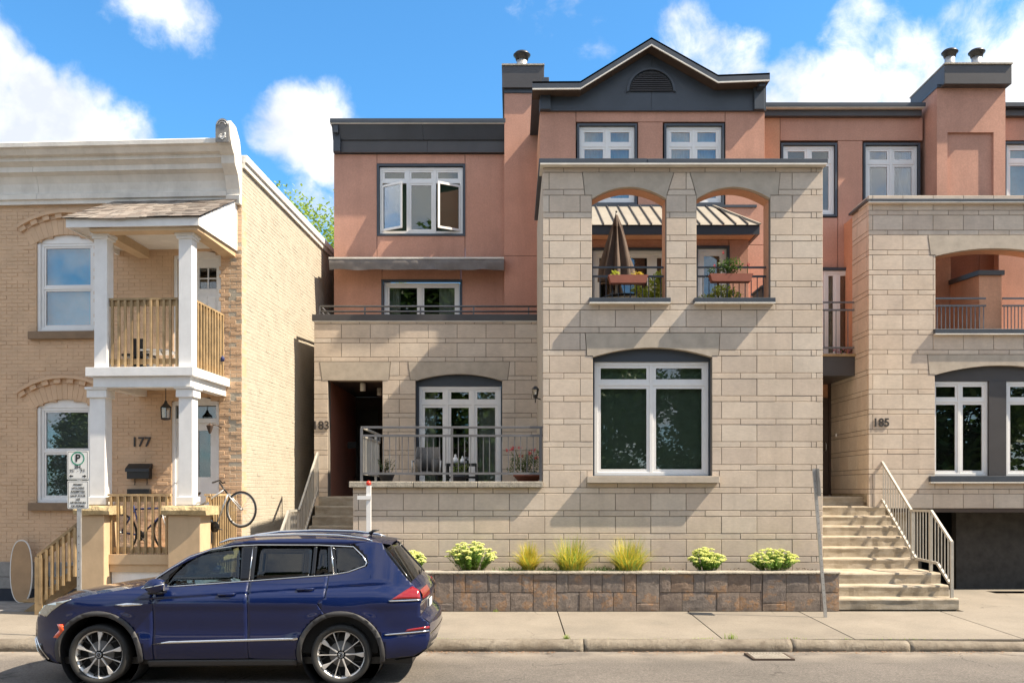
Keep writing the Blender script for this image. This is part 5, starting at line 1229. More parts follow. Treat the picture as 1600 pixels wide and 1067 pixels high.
# right side wall: cream painted bricks in relief (x-facing)
LSW = 9.0
def fs(u, w_, z): return f177(w_, -u, z)   # u along the side wall going back, w_ outwards
def ztop_side(u): return H(243.6, 377.6)-.22+0.0*u
m = MB(fs); m.box(.001, LSW, -.25, -.003, .1, ztop_side(0)); m.build('mortar_backing', 'mortar_cream', h177)
m = MB(fs); r = 0; z0 = .3
while z0+BR_H < ztop_side(0)+.01:
    edges = [.0 if r % 2 else -.107]; bl = BR_L/2 if r % 6 == 5 else BR_L
    while edges[-1] < LSW: edges.append(edges[-1]+bl)
    for a, b in zip(edges, edges[1:]):
        a = max(a, .004); g = .0035; e = random.uniform(-.001, .002)+(random.random() < .04)*random.uniform(-.002, .004)
        if b-a < .04: continue
        z1 = z0+BR_H
        m.add([(a+g, e-.003, z0+g), (b-g, e-.003, z0+g), (b-g, e-.003, z1-g), (a+g, e-.003, z1-g), (a+g+.004, e, z0+g+.004), (b-g-.004, e, z0+g+.004), (b-g-.004, e, z1-g-.004), (a+g+.004, e, z1-g-.004)],
              [(4, 5, 6, 7), (0, 1, 5, 4), (1, 2, 6, 5), (2, 3, 7, 6), (3, 0, 4, 7)])
    z0 += BR_H; r += 1
m.build('side_brickwork', 'brick_cream', h177, kind='stuff')
MB(fs).box(.02, LSW, -.28, .05, ztop_side(0), ztop_side(0)+.10).build('parapet_board', 'cornice_paint', h177)
MB(fs).box(.02, LSW, -.3, .09, ztop_side(0)+.101, ztop_side(0)+.24).build('parapet_cap', 'white_paint', h177, bev=.01)
B7().box(UL, 0-.3, -LSW, -.25, ztop_side(0)-.5, ztop_side(0)-.3).build('roof', 'grey_membrane', h177)
# cornice
def cp(py, w_): return (w_, H(py, 200, w_))
prof = [(.0, H(317, 200, .06)), (.07, H(317, 200, .07)), (.07, H(311, 200, .07)), (.11, H(309, 200, .1)), (.11, H(301.5, 200, .1)), (.05, H(300, 200, .05)), (.05, H(296, 200, .05)), (.07, H(285, 200, .08)), (.13, H(273, 200, .13)), (.22, H(267, 200, .22)),
        (.24, H(266, 200, .24)), (.24, H(258, 200, .24)), (.33, H(250, 200, .33)), (.35, H(249, 200, .35)), (.35, H(243, 200, .35)), (.44, H(239, 200, .44)), (.50, H(230, 200, .50)), (.56, H(226, 200, .56)), (.56, H(219.5, 200, .56)), (.40, H(215, 200, .5)), (-.3, H(215, 200, .5)+.1), (-.3, H(317, 200, .06))]
def cornice(u0, u1, name='cornice', pr=prof, mt='cornice_paint'):
    m = MB(f177); n = len(pr); vs = [(u0, w_, z) for w_, z in pr]+[(u1, w_, z) for w_, z in pr]
    m.add(vs, [(i, (i+1) % n, (i+1) % n+n, i+n) for i in range(n)]+[list(range(n)), list(range(n, 2*n))]); return m.build(name, mt, h177)
ec = U(341, .5)
cornice(UL, U(48, .3)-.003); cornice(U(48, .3)+.003, ec)
# end console with rounded head and rosette
kz = lambda py: H(py, 350, .58)
cons = [(.0, kz(305)), (.12, kz(305)), (.14, kz(292)), (.10, kz(290)), (.11, kz(282)), (.20, kz(262)), (.36, kz(248)), (.38, kz(236)), (.42, kz(234)), (.52, kz(226)), (.60, kz(214)), (.62, kz(198)), (.55, kz(188)), (.30, kz(189)), (.1, kz(205)), (0, kz(236)), (-.02, kz(240))]
cornice(ec+.002, -.0+.0, 'cornice_console', cons, 'cornice_paint')
ccx = (ec+0)/2; m = MB(f177); n = 14; rr = abs(ec)/2
m.prism([(ccx-rr+.004, kz(224)), (ccx+rr-.004, kz(224))]+[(ccx+(rr-.004)*cos(pi*k/n), kz(200)+(rr+.02)*sin(pi*k/n)) for k in range(n+1)], .615, .64, 'y'); m.build('console_face', 'duck_grey', h177)
for k in range(6):
    m = MB(f177); t = [pi*j/10 for j in range(11)]
    R0 = rr-.03-.0*k
    if k < 2:
        R0 = rr*(.78-.3*k); m.tube([(ccx+R0*cos(a_), .645, kz(198)+R0*sin(a_)) for a_ in t], .008, 6); m.build('arch_moulding', 'galv', h177)
    else:
        a0 = k*1.05; m.tube([(ccx+(.02+.05*j/6)*cos(a0+j*.3), .645, kz(214)+(.02+.05*j/6)*sin(a0+j*.3)) for j in range(7)], .009, 6); m.build('rosette_petal', 'white_paint', h177)
# ---- porch
PF = 1.62   # porch front plane distance
ul, ur = U(145, 1.6), U(300.5, 1.6)
pu0, pu1 = ul-.02, ur
# roof: box beams and shed roof
rf = 1.78
rl, rr_ = U(103, rf), U(310.5, rf)
zf1, zf0 = H(340, 250, rf), H(353, 250, rf)
B7().box(rl, rr_, rf-.03, rf, zf0, zf1).build('porch_fascia', 'white_paint', h177)
zback = H(311, 372)
m = MB(f177); m.prism([(rf-.03, zf0), (rf-.03, zf1), (0, zback), (0, H(392, 376))], rr_-.03, rr_, 'x'); m.build('porch_gable_panel', 'white_paint', h177)
m = MB(f177); m.prism([(rf-.03, zf0), (rf-.03, zf1), (0, zback), (0, zf0)], rl, rl+.03, 'x'); m.build('porch_gable_panel', 'white_paint', h177)
B7().box(U(147, rf-.2), rr_-.04, rf-.3, rf-.05, H(364, 250, rf-.2), zf0-.002).build('porch_beam', 'tan_paint', h177)
B7().box(rr_-.28, rr_-.035, .0, rf-.31, H(364, 250, rf-.2)+.0, zf0+.1).build('porch_beam', 'tan_paint', h177)
B7().box(U(147, rf-.2), U(147, rf-.2)+.22, .0, rf-.31, H(364, 250, rf-.2), zf0+.1).build('porch_beam', 'tan_paint', h177)
B7().box(rl+.04, rr_-.04, .0, rf-.04, zf0+.10, zf0+.13).build('porch_ceiling', 'cornice_paint', h177)
# soffit of the left overhang
B7().add([(rl+.03, rf-.04, zf0+.01), (U(147, rf-.2), rf-.04, zf0-.0), (U(147, rf-.2), 0, zf0+.09), (rl+.03, 0, zf0+.09)], [(0, 1, 2, 3)]).build('porch_soffit', 'cornice_paint', h177)
# shingles
random.seed(21)
Lr = math.hypot(rf+.06, zback-zf1); NR = 11
B7().add([(rl-.03, rf+.03, zf1+.0), (rr_+.03, rf+.03, zf1+.0), (rr_+.03, 0, zback), (rl-.03, 0, zback)], [(0, 1, 2, 3)]).build('roof_deck', 'dark_brown', h177)
ns = 0
for r in range(NR):
    t0 = r/NR; t1 = (r+1.12)/NR
    w0 = (rf+.06)*(1-t0); w1 = (rf+.06)*(1-min(t1, 1)); zz0 = zf1+.006+(zback-zf1)*t0; zz1 = zf1+.002+(zback-zf1)*min(t1, 1)
    u = rl-.05-random.uniform(0, .1)
    while u < rr_+.03:
        l = random.choice((.12, .16, .2, .24)); a = max(u, rl-.05); b = min(u+l, rr_+.05); u += l
        if b-a < .02: continue
        lift = random.choice((.004, .010)); sag = -.03*max(0, 1-abs((a-rl)/(rr_-rl)-.35)*3)*(1-t0)
        B7().add([(a, w0+random.uniform(0, .012), zz0+lift+sag), (b-.003, w0+random.uniform(0, .008), zz0+lift+sag), (b-.003, w1, zz1+.001), (a, w1, zz1+.001), (a, w0, zz0-.004+sag), (b-.003, w0, zz0-.004+sag)],
                 [(0, 1, 2, 3), (0, 4, 5, 1)]).build('shingle', 'shingle', h177); ns += 1
# posts
def post(px0, z0, z1, w_, cap=True, wd=.225, taper=0.):
    u0 = U(px0, w_); p = B7().box(u0, u0+wd, w_-wd, w_, z0, z1).build('porch_post', 'white_paint', h177, bev=.006)
    if cap:
        B7().box(u0-.03, u0+wd+.03, w_-wd-.03, w_+.03, z1-.10, z1-.05).build('post_capital', 'white_paint', p, bev=.008); B7().box(u0-.05, u0+wd+.05, w_-wd-.05, w_+.05, z1-.049, z1).build('post_capital', 'white_paint', p, bev=.006)
    return p
pw_ = 1.55
zdk1, zdk0 = H(573, 220, PF+.05), H(587, 220, PF+.05)
zbm1, zbm0 = zdk0-.002, H(604, 220, PF-.05)
post(147, zdk1, H(364, 160, pw_), pw_); post(279, zdk1, H(364, 290, pw_), pw_)
post(142, H(776, 150, pw_), zbm0, pw_, wd=.29) if False else None
for px in (140, 279):
    u0 = U(px, pw_); zt_ = zbm0; zb_ = H(788, px, pw_)
    p = B7().box(u0, u0+.27 if px == 140 else u0+.235, pw_-.24, pw_, zb_, zt_).build('porch_post', 'white_paint', h177, bev=.006)
    wd = .27 if px == 140 else .235
    B7().box(u0-.035, u0+wd+.035, pw_-.275, pw_+.035, zt_-.18, zt_-.045).build('post_capital', 'white_paint', p, bev=.006)
    B7().box(u0-.06, u0+wd+.06, pw_-.3, pw_+.06, zt_-.044, zt_-.002).build('post_capital', 'white_paint', p, bev=.006)
    B7().box(u0-.03, u0+wd+.03, pw_-.27, pw_+.03, zb_, zb_+.13).build('post_base', 'white_paint', p, bev=.006)
# deck
dkl, dkr = U(133, PF+.05), U(301.5, PF+.05)
B7().box(dkl, dkr, .001, PF+.05, zdk0, zdk1).build('porch_deck', 'white_paint', h177, bev=.006)
B7().box(dkl+.1, dkr-.07, PF-.18, PF-.02, zbm0, zbm1).build('porch_beam', 'white_paint', h177, bev=.006)
B7().box(dkr-.25, dkr-.07, .001, PF-.181, zbm0, zbm1).build('porch_beam', 'white_paint', h177)
B7().box(dkl+.1, dkl+.28, .001, PF-.181, zbm0, zbm1).build('porch_beam', 'white_paint', h177)
B7().box(dkl+.08, dkr-.04, PF-.17, PF-.0, zbm0-.02, zbm0-.001).build('beam_mould', 'cornice_paint', h177)
B7().box(dkl+.28, dkr-.25, .001, PF-.181, zbm1-.05, zbm1-.02).build('porch_ceiling', 'cornice_paint', h177)
def wood_rail(name, label, a, b, zt, zb, n, grp, bw=.038):
    r = thing(name, f177((a[0]+b[0])/2, (a[1]+b[1])/2, zb), label, 'railing', grp)
    A = Vector((a[0], a[1], 0)); Bv = Vector((b[0], b[1], 0)); d = (Bv-A).normalized()
    m = B7(); m.bar((a[0], a[1], zt), (b[0], b[1], zt), .10, .035); m.build('hand_rail', 'wood', r)
    m = B7(); m.bar((a[0], a[1], zt-.07), (b[0], b[1], zt-.07), .035, .09); m.build('top_rail', 'wood', r)
    m = B7(); m.bar((a[0], a[1], zb+.09), (b[0], b[1], zb+.09), .035, .09); m.build('bottom_rail', 'wood', r)
    for k in range(n):
        p = A.lerp(Bv, (k+.5)/n); nrm = Vector((-d.y, d.x, 0))
        if nrm.dot(Vector((1, 1, 0))) < 0: nrm = -nrm
        q = p+nrm*.037
        m = B7(); m.box(q.x-bw/2, q.x+bw/2, q.y-bw/2, q.y+bw/2, zb+random.uniform(-.01, .01), zt-.022); m.build('baluster', 'wood', r)
    return r
grp = 'weathered wooden railings of the left porch'
wood_rail('wooden_railing', 'weathered wooden railing on the front of the upper porch', (U(168, pw_), pw_-.1), (U(279, pw_), pw_-.1), H(468, 220, pw_-.1), zdk1+.03, 11, grp)
wood_rail('wooden_railing', 'weathered wooden railing on the right side of the upper porch', (ur-.1, pw_-.24), (ur-.1, .02), H(468, 220, pw_-.1), zdk1+.03, 10, grp)
# lower porch
zd1 = 1.17
B7().box(U(150, 1.7), U(318, 1.7), .001, 1.6, zd1-.16, zd1).build('porch_floor', 'tan_paint', h177)
B7().box(U(166, 1.72), U(266, 1.72), 1.601, 1.66, zd1-.17, zd1-.003).build('rim_board', 'tan_paint', h177)
B7().box(U(166, 1.72), U(266, 1.72), 1.601, 1.63, zd1-.30, zd1-.175).build('rim_board', 'tan_paint', h177)
B7().box(U(174, 1.6), U(262, 1.6), 1.56, 1.59, .1, zd1-.30).build('skirt_panel', 'white_paint', h177)
zt_l = H(773, 220, pw_)
wood_rail('wooden_railing', 'weathered wooden railing on the front of the lower porch, in front of the blue bicycle', (U(168, 1.6), 1.56), (U(266, 1.6), 1.56), zt_l, zd1-.02, 9, grp)
wood_rail('wooden_railing', 'weathered wooden railing on the right side of the lower porch, under the bicycle wheel', (U(318, 1.6)-.06, 1.3), (U(318, 1.6)-.06, .02), zt_l, zd1-.5, 12, grp)
# piers with rough caps
for i, (a, b, c, d) in enumerate(((126, 163, 115, 171), (262, 313, 252, 322))):
    p = thing('porch_pier', f177((U(a, 1.8)+U(b, 1.8))/2, 1.6, .1), ('tan rendered porch pier with rough stone cap behind the parking sign pole', 'tan rendered porch pier with rough stone cap right of the lower porch railing')[i], 'pier', 'porch piers')
    zc1 = H(790, 200, 1.8); zc0 = H(804, 200, 1.8)
    m = B7(); m.box(U(a, 1.8), U(b, 1.8), 1.35, 1.8, .1, zc0-.002); m.build('pier_shaft', 'tan_paint', p, bev=.015)
    u0, u1 = U(c, 1.85), U(d, 1.85); n = 14; vs = []
    for k in range(n+1):
        u = u0+(u1-u0)*k/n
        for (w_, z_) in ((1.86, zc1-.02), (1.88, (zc0+zc1)/2), (1.85, zc0), (1.27, zc0), (1.27, zc1), (1.84, zc1)):
            q = mnoise.noise(Vector((u*9, w_*9, z_*9+i)))*.02; vs.append((u, w_+(q if w_ > 1.5 else 0), z_+q*.6))
    m = B7(); m.add(vs, [(k*6+j, k*6+(j+1) % 6, (k+1)*6+(j+1) % 6, (k+1)*6+j) for k in range(n) for j in range(6)]+[list(range(6)), list(range(n*6, n*6+6))]); m.build('pier_cap', 'cap_stone', p)
# front steps of 177 (timber) with sloping rail
st = thing('wooden_steps', f177(-3.4, 1.2, .1), 'timber steps rising from the left to the lower porch of the brick house', 'steps')
for k in range(5):
    u1 = U(150, 1.6)-.27*(4-k)-.02
    B7().box(u1-.30, u1, .45, 1.5, .17+.195*k+.16, .17+.195*k+.195).build('tread', 'wood', st)
for w_ in (.5, 1.45):
    m = B7(); m.prism([(U(150, 1.6)-1.36, .16), (U(150, 1.6)-1.1, .16), (U(150, 1.6)-.02, .85), (U(150, 1.6)-.02, 1.1)], w_-.02, w_+.02, 'y'); m.build('stringer', 'wood', st)
sr = thing('wooden_stair_railing', f177(-3.5, 1.7, .1), 'sloping wooden railing with square posts left of the parking sign pole', 'railing')
WR = 1.75
pz = lambda px, py, w_=WR: (U(px, w_), H(py, px, w_))
(a_u, a_z), (b_u, b_z) = pz(60, 868), pz(124, 817)
B7().bar((a_u, WR, a_z), (b_u, WR, b_z), .09, .045).build('hand_rail', 'wood', sr)
B7().bar((a_u, WR, a_z-.08), (b_u, WR, b_z-.08), .04, .09).build('top_rail', 'wood', sr)
B7().bar((a_u, WR, a_z-.80), (b_u, WR, b_z-.72), .04, .09).build('bottom_rail', 'wood', sr)
B7().box(a_u-.03, a_u+.10, WR-.05, WR+.06, .165, a_z-.02).build('post', 'wood', sr)
for k in range(7):
    t = (k+.7)/7.2; u = a_u+(b_u-a_u)*t; z = a_z+(b_z-a_z)*t
    B7().box(u-.02, u+.02, WR+.022, WR+.062, max(.2, z-.85), z-.03).build('baluster', 'wood', sr)
# mailboxes, number, lights
mbx = thing('mailbox', f177(U(220), .1, H(752, 220)), 'black wall mailbox with two newspaper hooks below the number 177', 'mailbox')
a, b = U(203), U(238)
B7().box(a, b, .003, .13, H(748, 220), H(732, 220)).build('box', 'black_metal', mbx, bev=.01)
m = MB(f177); m.prism([(.003, H(724, 220)), (.15, H(732, 220)), (.16, H(737, 220)), (.003, H(732, 220)+.005)], a-.02, b+.01, 'x'); m.build('lid', 'black_metal', mbx)
for px in (212, 231): B7().tube([(U(px), .03, H(748, 220)), (U(px), .03, H(755, 220)), (U(px+2), .09, H(757, 220)), (U(px+3), .1, H(753, 220))], .008, 6).build('hook', 'black_metal', mbx)
mb2 = B7().box(U(202), U(237), .003, .1, H(771.5, 220), H(763.5, 220)).build('mailbox', 'black_metal', None, bev=.01); tag(mb2, 'low flat black box on the wall just above the lower porch railing', 'mailbox')
lt = thing('hanging_lantern', f177(U(259, .85), .85, H(655, 259, .85)), 'black hanging lantern on a chain under the upper porch floor', 'lantern')
lu, lw_ = U(259, .85), .85; lz = lambda py: H(py, 259, lw_)
B7().tube([(lu, lw_, zbm1-.02), (lu, lw_, lz(630))], .007, 6).build('chain', 'black_metal', lt)
B7().lathe([(.02, lz(626)), (.035, lz(630)), (.10, lz(636)), (.105, lz(637))], (lu, lw_, 0), 6, smooth=False).build('cap', 'black_metal', lt)
B7().lathe([(.085, lz(653)), (.095, lz(655)), (.03, lz(656.5))], (lu, lw_, 0), 6, smooth=False).build('base', 'black_metal', lt)
B7().lathe([(.08, lz(653)), (.088, lz(637))], (lu, lw_, 0), 6, smooth=False).build('glass_shade', 'lantern_glass', lt)
for k in range(6):
    t = k*pi/3; B7().tube([(lu+.082*cos(t), lw_+.082*sin(t), lz(653)), (lu+.09*cos(t), lw_+.09*sin(t), lz(637))], .006, 5).build('bar', 'black_metal', lt)
wl_ = thing('wall_lamp', f177(U(328, .1), .1, H(678, 328)), 'small rusty wall lamp beside the lower porch door', 'wall lamp')
u_ = U(328, .2)
B7().lathe([(.02, H(677, 328, .2)), (.05, H(670, 328, .2)), (.07, H(665, 328, .2)), (.01, H(661, 328, .2))], (u_, .2, 0), 6, smooth=False).build('lamp_body', 'dark_brown', wl_)
B7().tube([(u_, .2, H(663, 328, .2)), (u_+.12, .15, H(664, 328, .2)), (u_+.14, .0, H(668, 328))], .012, 6).build('arm', 'dark_brown', wl_)
tx = text('177', 'house_number', 'num_dark', .25, f177(U(221), .014, H(691, 221)), h177, rot=(pi/2, 0, -TH), bold=.004)
# ================================================================= CAR
CX, CY = -4.76, 11.22
def cf(x, y, z): return (CX+x, CY+y, z)
car = thing('parked_car', (CX+1.4, CY, 0), 'dark blue suv with silver roof rails parked at the kerb, facing left', 'car')
def clamp(v, a, b): return max(a, min(b, v))
def sst(a, b, v): t = clamp((v-a)/(b-a), 0, 1); return t*t*(3-2*t)
def yh(x, z):
    lo_ = .915-.10*max(0, (.55-z)/.35)**2+.012*math.exp(-((z-.93)/.06)**2)-.012*math.exp(-((z-.62)/.12)**2)
    up = .835-(z-1.10)*.44
    t = sst(.96, 1.14, z)
    y = lo_*(1-t)+up*t
    if x < -.25: y -= .24*((-.25-x)/.6)**2.2
    if x > 3.1: y -= .10*((x-3.1)/.7)**2.4
    if .3 < x < 3.35:
        d = z-(1.0+.155*(x-.75)/2.6); y += (-.016*math.exp(-((d+.012)/.012)**2)+.006*math.exp(-((d-.015)/.02)**2))*sst(.3, .6, x)*(1-sst(3.1, 3.35, x))
    for ax in (0, 2.79):       # flared arches
        r = math.hypot(x-ax, z-.345); y += .018*math.exp(-((r-.50)/.10)**2)*(1 if z < .9 else math.exp(-((z-.9)/.08)**2))
    return y
def side_panel(poly, side, name, mt, parent, off=0., grid=.05, thick=.012, lab=None, smooth=True):
    bm = bmesh.new(); vs = [bm.verts.new((p[0], 0, p[1])) for p in poly]; bm.faces.new(vs)
    x0, x1 = min(p[0] for p in poly), max(p[0] for p in poly); z0, z1 = min(p[1] for p in poly), max(p[1] for p in poly)
    n = int((x1-x0)/grid)
    for k in range(1, n+1): bmesh.ops.bisect_plane(bm, geom=bm.verts[:]+bm.edges[:]+bm.faces[:], plane_co=(x0+(x1-x0)*k/(n+1), 0, 0), plane_no=(1, 0, 0))
    n = int((z1-z0)/(grid*.8 if name not in ('front_door', 'rear_door', 'quarter_panel', 'front_fender') else .016))
    for k in range(1, n+1): bmesh.ops.bisect_plane(bm, geom=bm.verts[:]+bm.edges[:]+bm.faces[:], plane_co=(0, 0, z0+(z1-z0)*k/(n+1)), plane_no=(0, 0, 1))
    m = MB(cf)
    bm.verts.ensure_lookup_table(); bm.verts.index_update()
    m.add([(v.co.x, side*(yh(v.co.x, v.co.z)+off), v.co.z) for v in bm.verts], [[v.index for v in f.verts] for f in bm.faces], smooth=smooth); bm.free()
    o = m.build(name, mt, parent)
    if thick: s = o.modifiers.new('solid', 'SOLIDIFY'); s.thickness = thick; s.offset = 0
    return o
def archpts(cx, r, a0, a1, n=16, cz=.345, sq=1.0): return [(cx+r*cos(radians(a0+(a1-a0)*k/n)), cz+r*sin(radians(a0+(a1-a0)*k/n))*sq) for k in range(n+1)]
S = [(-.45, .22), (-.68, .235), (-.79, .30), (-.84, .42), (-.85, .55), (-.83, .68), (-.78, .79), (-.70, .87), (-.58, .925), (-.40, .97), (-.10, 1.03), (.25, 1.085), (.50, 1.135)]
S2 = [(.66, 1.235), (.82, 1.335), (1.0, 1.43), (1.2, 1.525), (1.42, 1.60)]
S3 = [(1.65, 1.642), (2.0, 1.662), (2.4, 1.665), (2.8, 1.652), (3.08, 1.63), (3.22, 1.612), (3.33, 1.594)]
S4 = [(3.31, 1.572), (3.26, 1.55)]
S5 = [(3.36, 1.43), (3.47, 1.30), (3.58, 1.165)]
S6 = [(3.66, 1.09), (3.705, 1.03), (3.715, .96)]
S7 = [(3.70, .92), (3.70, .78)]
S8 = [(3.755, .745), (3.80, .71), (3.81, .60), (3.80, .50)]
S9 = [(3.77, .40), (3.66, .31), (3.4, .27)]
R1, R2 = .455, .50
def strip(pts, name, mt, parent, bulge, n=14, off=0., y0=-1, y1=1, ex=2.4, thick=0):
    d_ = []
    for a, b in zip(pts, pts[1:]):
        for q in range(5): d_.append((a[0]+(b[0]-a[0])*q/5, a[1]+(b[1]-a[1])*q/5))
    pts = d_+[pts[-1]]
    m = MB(cf); vs = []; K = len(pts)
    for i, (x, z) in enumerate(pts):
        a = Vector(pts[max(i-4, 0)]); b = Vector(pts[min(i+4, K-1)]); d = (b-a).normalized(); nx, nz_ = -d.y, d.x
        w_ = yh(x, z); bl = bulge if not isinstance(bulge, (list, tuple)) else bulge[0]+(bulge[1]-bulge[0])*i/(K-1)
        for k in range(n+1):
            t = y0+(y1-y0)*k/n; c = bl*(1-abs(t)**ex)+off
            vs.append((x+nx*c, w_*t, z+nz_*c))
    m.add(vs, [(i*(n+1)+k, i*(n+1)+k+1, (i+1)*(n+1)+k+1, (i+1)*(n+1)+k) for i in range(K-1) for k in range(n)], smooth=True)
    o = m.build(name, mt, parent)
    if thick: s = o.modifiers.new('solid', 'SOLIDIFY'); s.thickness = thick
    return o
strip(S[:6], 'front_bumper', 'car_gloss_black', car, (.10, .13)); strip(S[5:9], 'front_bumper', 'car_paint', car, (.13, .08))
strip(S[8:], 'hood', 'car_paint', car, (.08, .05)); strip([S[-1]]+S2, 'windscreen', 'car_glass', car, (.05, .05)); strip([S2[-1]]+S3, 'roof', 'car_paint', car, (.05, .03))
strip(S3[-1:]+S4, 'spoiler', 'car_paint', car, .03); strip(S4[-1:]+S5, 'rear_window', 'car_glass_tint', car, (.03, .04)); strip(S5[-1:]+S6, 'tailgate', 'car_paint', car, .05)
strip(S6[-1:]+S7, 'tailgate', 'car_paint', car, .03); strip(S7[-1:]+S8, 'rear_bumper', 'car_paint', car, .05); strip(S8[-1:]+S9, 'rear_bumper', 'car_plastic', car, .04)
strip([(3.802, .58), (3.808, .565)], 'bumper_trim', 'chrome', car, .06, off=.004); strip([(3.80, .47), (3.80, .45)], 'bumper_trim', 'chrome', car, .05, off=.01, y0=-.95, y1=-.5)
# plate
pl_ = MB(cf).box(3.735, 3.745, -.16, .16, .80, .90).build('number_plate', 'sign_white', car)
MB(cf).bar((3.62, -.1, 1.19), (3.60, .35, 1.24), .015).build('wiper', 'black_metal', car)
DLO_T = [(.60, 1.20), (.77, 1.325), (.975, 1.455), (1.22, 1.54), (1.48, 1.58), (1.75, 1.592), (2.46, 1.59), (2.885, 1.572), (3.0, 1.47), (3.055, 1.395)]
DLO_B = [(3.04, 1.355), (2.85, 1.285), (2.67, 1.253), (1.74, 1.186), (.85, 1.126), (.47, 1.10)]
def zb(x):
    P = list(reversed(DLO_B))
    for a, b in zip(P, P[1:]):
        if a[0] <= x <= b[0]: return a[1]+(b[1]-a[1])*(x-a[0])/(b[0]-a[0])
    return P[0][1] if x < P[0][0] else P[-1][1]
def ztp(x):
    P = DLO_T
    for a, b in zip(P, P[1:]):
        if a[0] <= x <= b[0]: return a[1]+(b[1]-a[1])*(x-a[0])/(b[0]-a[0])
    return P[0][1] if x < P[0][0] else P[-1][1]
g = .0017
def sub(a, b, n=8): return [a+(b-a)*k/n for k in range(n+1)]
for sd in (-1, 1):
    # fender
    fd = [(-.45, .22), (-.40, .30)]+[p for p in reversed(archpts(0, R2, -8, 172))][:]+[(.515, .27), (.56, .27), (.60, .45), (.61, 1.0), (.60, zb(.60)-.01), (.50, 1.135)]+list(reversed(S[1:12]))
    fd = [(-.50, .23)]+[p for p in reversed(archpts(0, R2, -5, 178))]+[(.53, .285), (.615-g, .285), (.63-g, .70), (.625-g, zb(.62)-.012), (.50, 1.135)]+list(reversed(S[5:12]))+[(-.84, .60)]+[(-.80, .40), (-.74, .30)]
    side_panel(fd, sd, 'front_fender', 'car_paint', car)
    side_panel([(.615+g, .285), (.63+g, .70), (.625+g, zb(.62)-.012)]+[(x, zb(x)-.012) for x in sub(.75, 1.70)]+[(1.715, .9), (1.715, .30)], sd, 'front_door', 'car_paint', car)
    rd = [(1.715+2*g, .30), (1.715+2*g, .9), (1.70+2*g, zb(1.7)-.012)]+[(x, zb(x)-.012) for x in sub(1.8, 2.62)]+[(2.60, 1.0), (2.52, .93)]+[p for p in archpts(2.79, R2+.012, 112, 187)]
    side_panel(rd, sd, 'rear_door', 'car_paint', car)
    q = [(2.62+2*g, zb(2.62)-.012), (2.605+2*g, 1.0), (2.53+g, .94)]+list(reversed(archpts(2.79, R2, -6, 112)))+[(3.34, .30), (3.62, .32), (3.76, .40), (3.80, .50), (3.805, .60), (3.795, .70), (3.73, .755), (3.70, .78), (3.70, .92), (3.715, .96), (3.70, 1.03), (3.66, 1.09), (3.58, 1.165), (3.47, 1.30), (3.36, 1.43), (3.26, 1.55), (3.22, 1.612), (3.08, 1.63)]
    q += [(2.90, ztp(2.88)+.03)]+[(3.02, 1.48), (3.075, 1.40), (3.06, 1.345), (2.85, 1.272)]
    side_panel(q, sd, 'quarter_panel', 'car_paint', car)
    cr_ = [(.50, 1.135)]+S2+S3[:-2]+[(2.90, ztp(2.88)+.03)]+[(x, ztp(x)+.014) for x in reversed([.66, .77, .975, 1.22, 1.48, 1.75, 2.1, 2.46, 2.8])]+[(.53, 1.125)]
    side_panel(cr_, sd, 'roof_pillar', 'car_paint', car)
    # glass
    def gl(a, b, name, mt, la=0., lb=0.):
        xs = sub(a, b, 8); tops = [(x+la*(1-k/8)+lb*k/8, 0) for k, x in enumerate(xs)]
        p = [(x, zb(x)) for x in xs]+[(x, ztp(x)) for x, _ in reversed(tops)]
        return side_panel(p, sd, name, mt, car, off=-.012, thick=.004, grid=.15)
    gl(.70, 1.60, 'side_window', 'car_glass', .25, -.04); gl(1.75, 2.42, 'side_window', 'car_glass_tint', 0, .0); gl(2.46, 2.62, 'quarter_glass', 'car_glass_tint', .0, -.04)
    side_panel([(x, zb(x)) for x in sub(2.72, 3.04, 5)]+[(3.055, 1.395), (3.0, 1.47), (2.885, 1.572), (2.66, 1.582)], sd, 'quarter_glass', 'car_glass_tint', car, off=-.008, thick=.004)
    side_panel([(1.60, zb(1.6)), (1.75, zb(1.75)), (1.75, ztp(1.75)), (1.56, ztp(1.56))], sd, 'door_pillar', 'car_gloss_black', car, off=-.006)
    side_panel([(2.42, zb(2.42)), (2.46, zb(2.46)), (2.46, ztp(2.46)), (2.42, ztp(2.42))], sd, 'door_pillar', 'car_gloss_black', car, off=-.006)
    side_panel([(2.62, zb(2.62)), (2.72, zb(2.72)), (2.66, ztp(2.66)), (2.58, ztp(2.58))], sd, 'door_pillar', 'car_gloss_black', car, off=-.006)
    side_panel([(.47, zb(.47)), (.70, zb(.70)), (.95, ztp(.95)), (.77, ztp(.77)), (.60, 1.20)], sd, 'window_corner', 'car_gloss_black', car, off=-.006)
    loop = [(.47, zb(.47))]+DLO_T+DLO_B
    MB(cf).tube([(x, sd*(yh(x, z)+.002), z) for x, z in loop], .008, 6, closed=True).build('chrome_surround', 'chrome', car)
    MB(cf).tube([(2.68, sd*(yh(2.68, zb(2.68))), zb(2.68)), (2.62, sd*yh(2.62, ztp(2.62)), ztp(2.62))], .009, 6).build('chrome_surround', 'chrome', car)
    MB(cf).tube([(1.70, sd*(yh(1.70, zb(1.7))), zb(1.7)), (1.70, sd*yh(1.70, ztp(1.7)), ztp(1.7))], .005, 6).build('door_seal', 'chrome', car)
    # arches, sills, trim
    for sx0, sx1 in ((.58, .66), (1.67, 1.76), (2.48, 2.66)):
        side_panel([(sx0, .5 if sx0 < 2 else .95), (sx1, .5 if sx0 < 2 else .95), (sx1, zb(sx1)-.03), (sx0, zb(sx0)-.03)] if sx0 > .6 else [(sx0, .32), (sx1, .32), (sx1, 1.05), (sx0, 1.05)], sd, 'door_seal', 'black_metal', car, off=-.022, thick=.004)
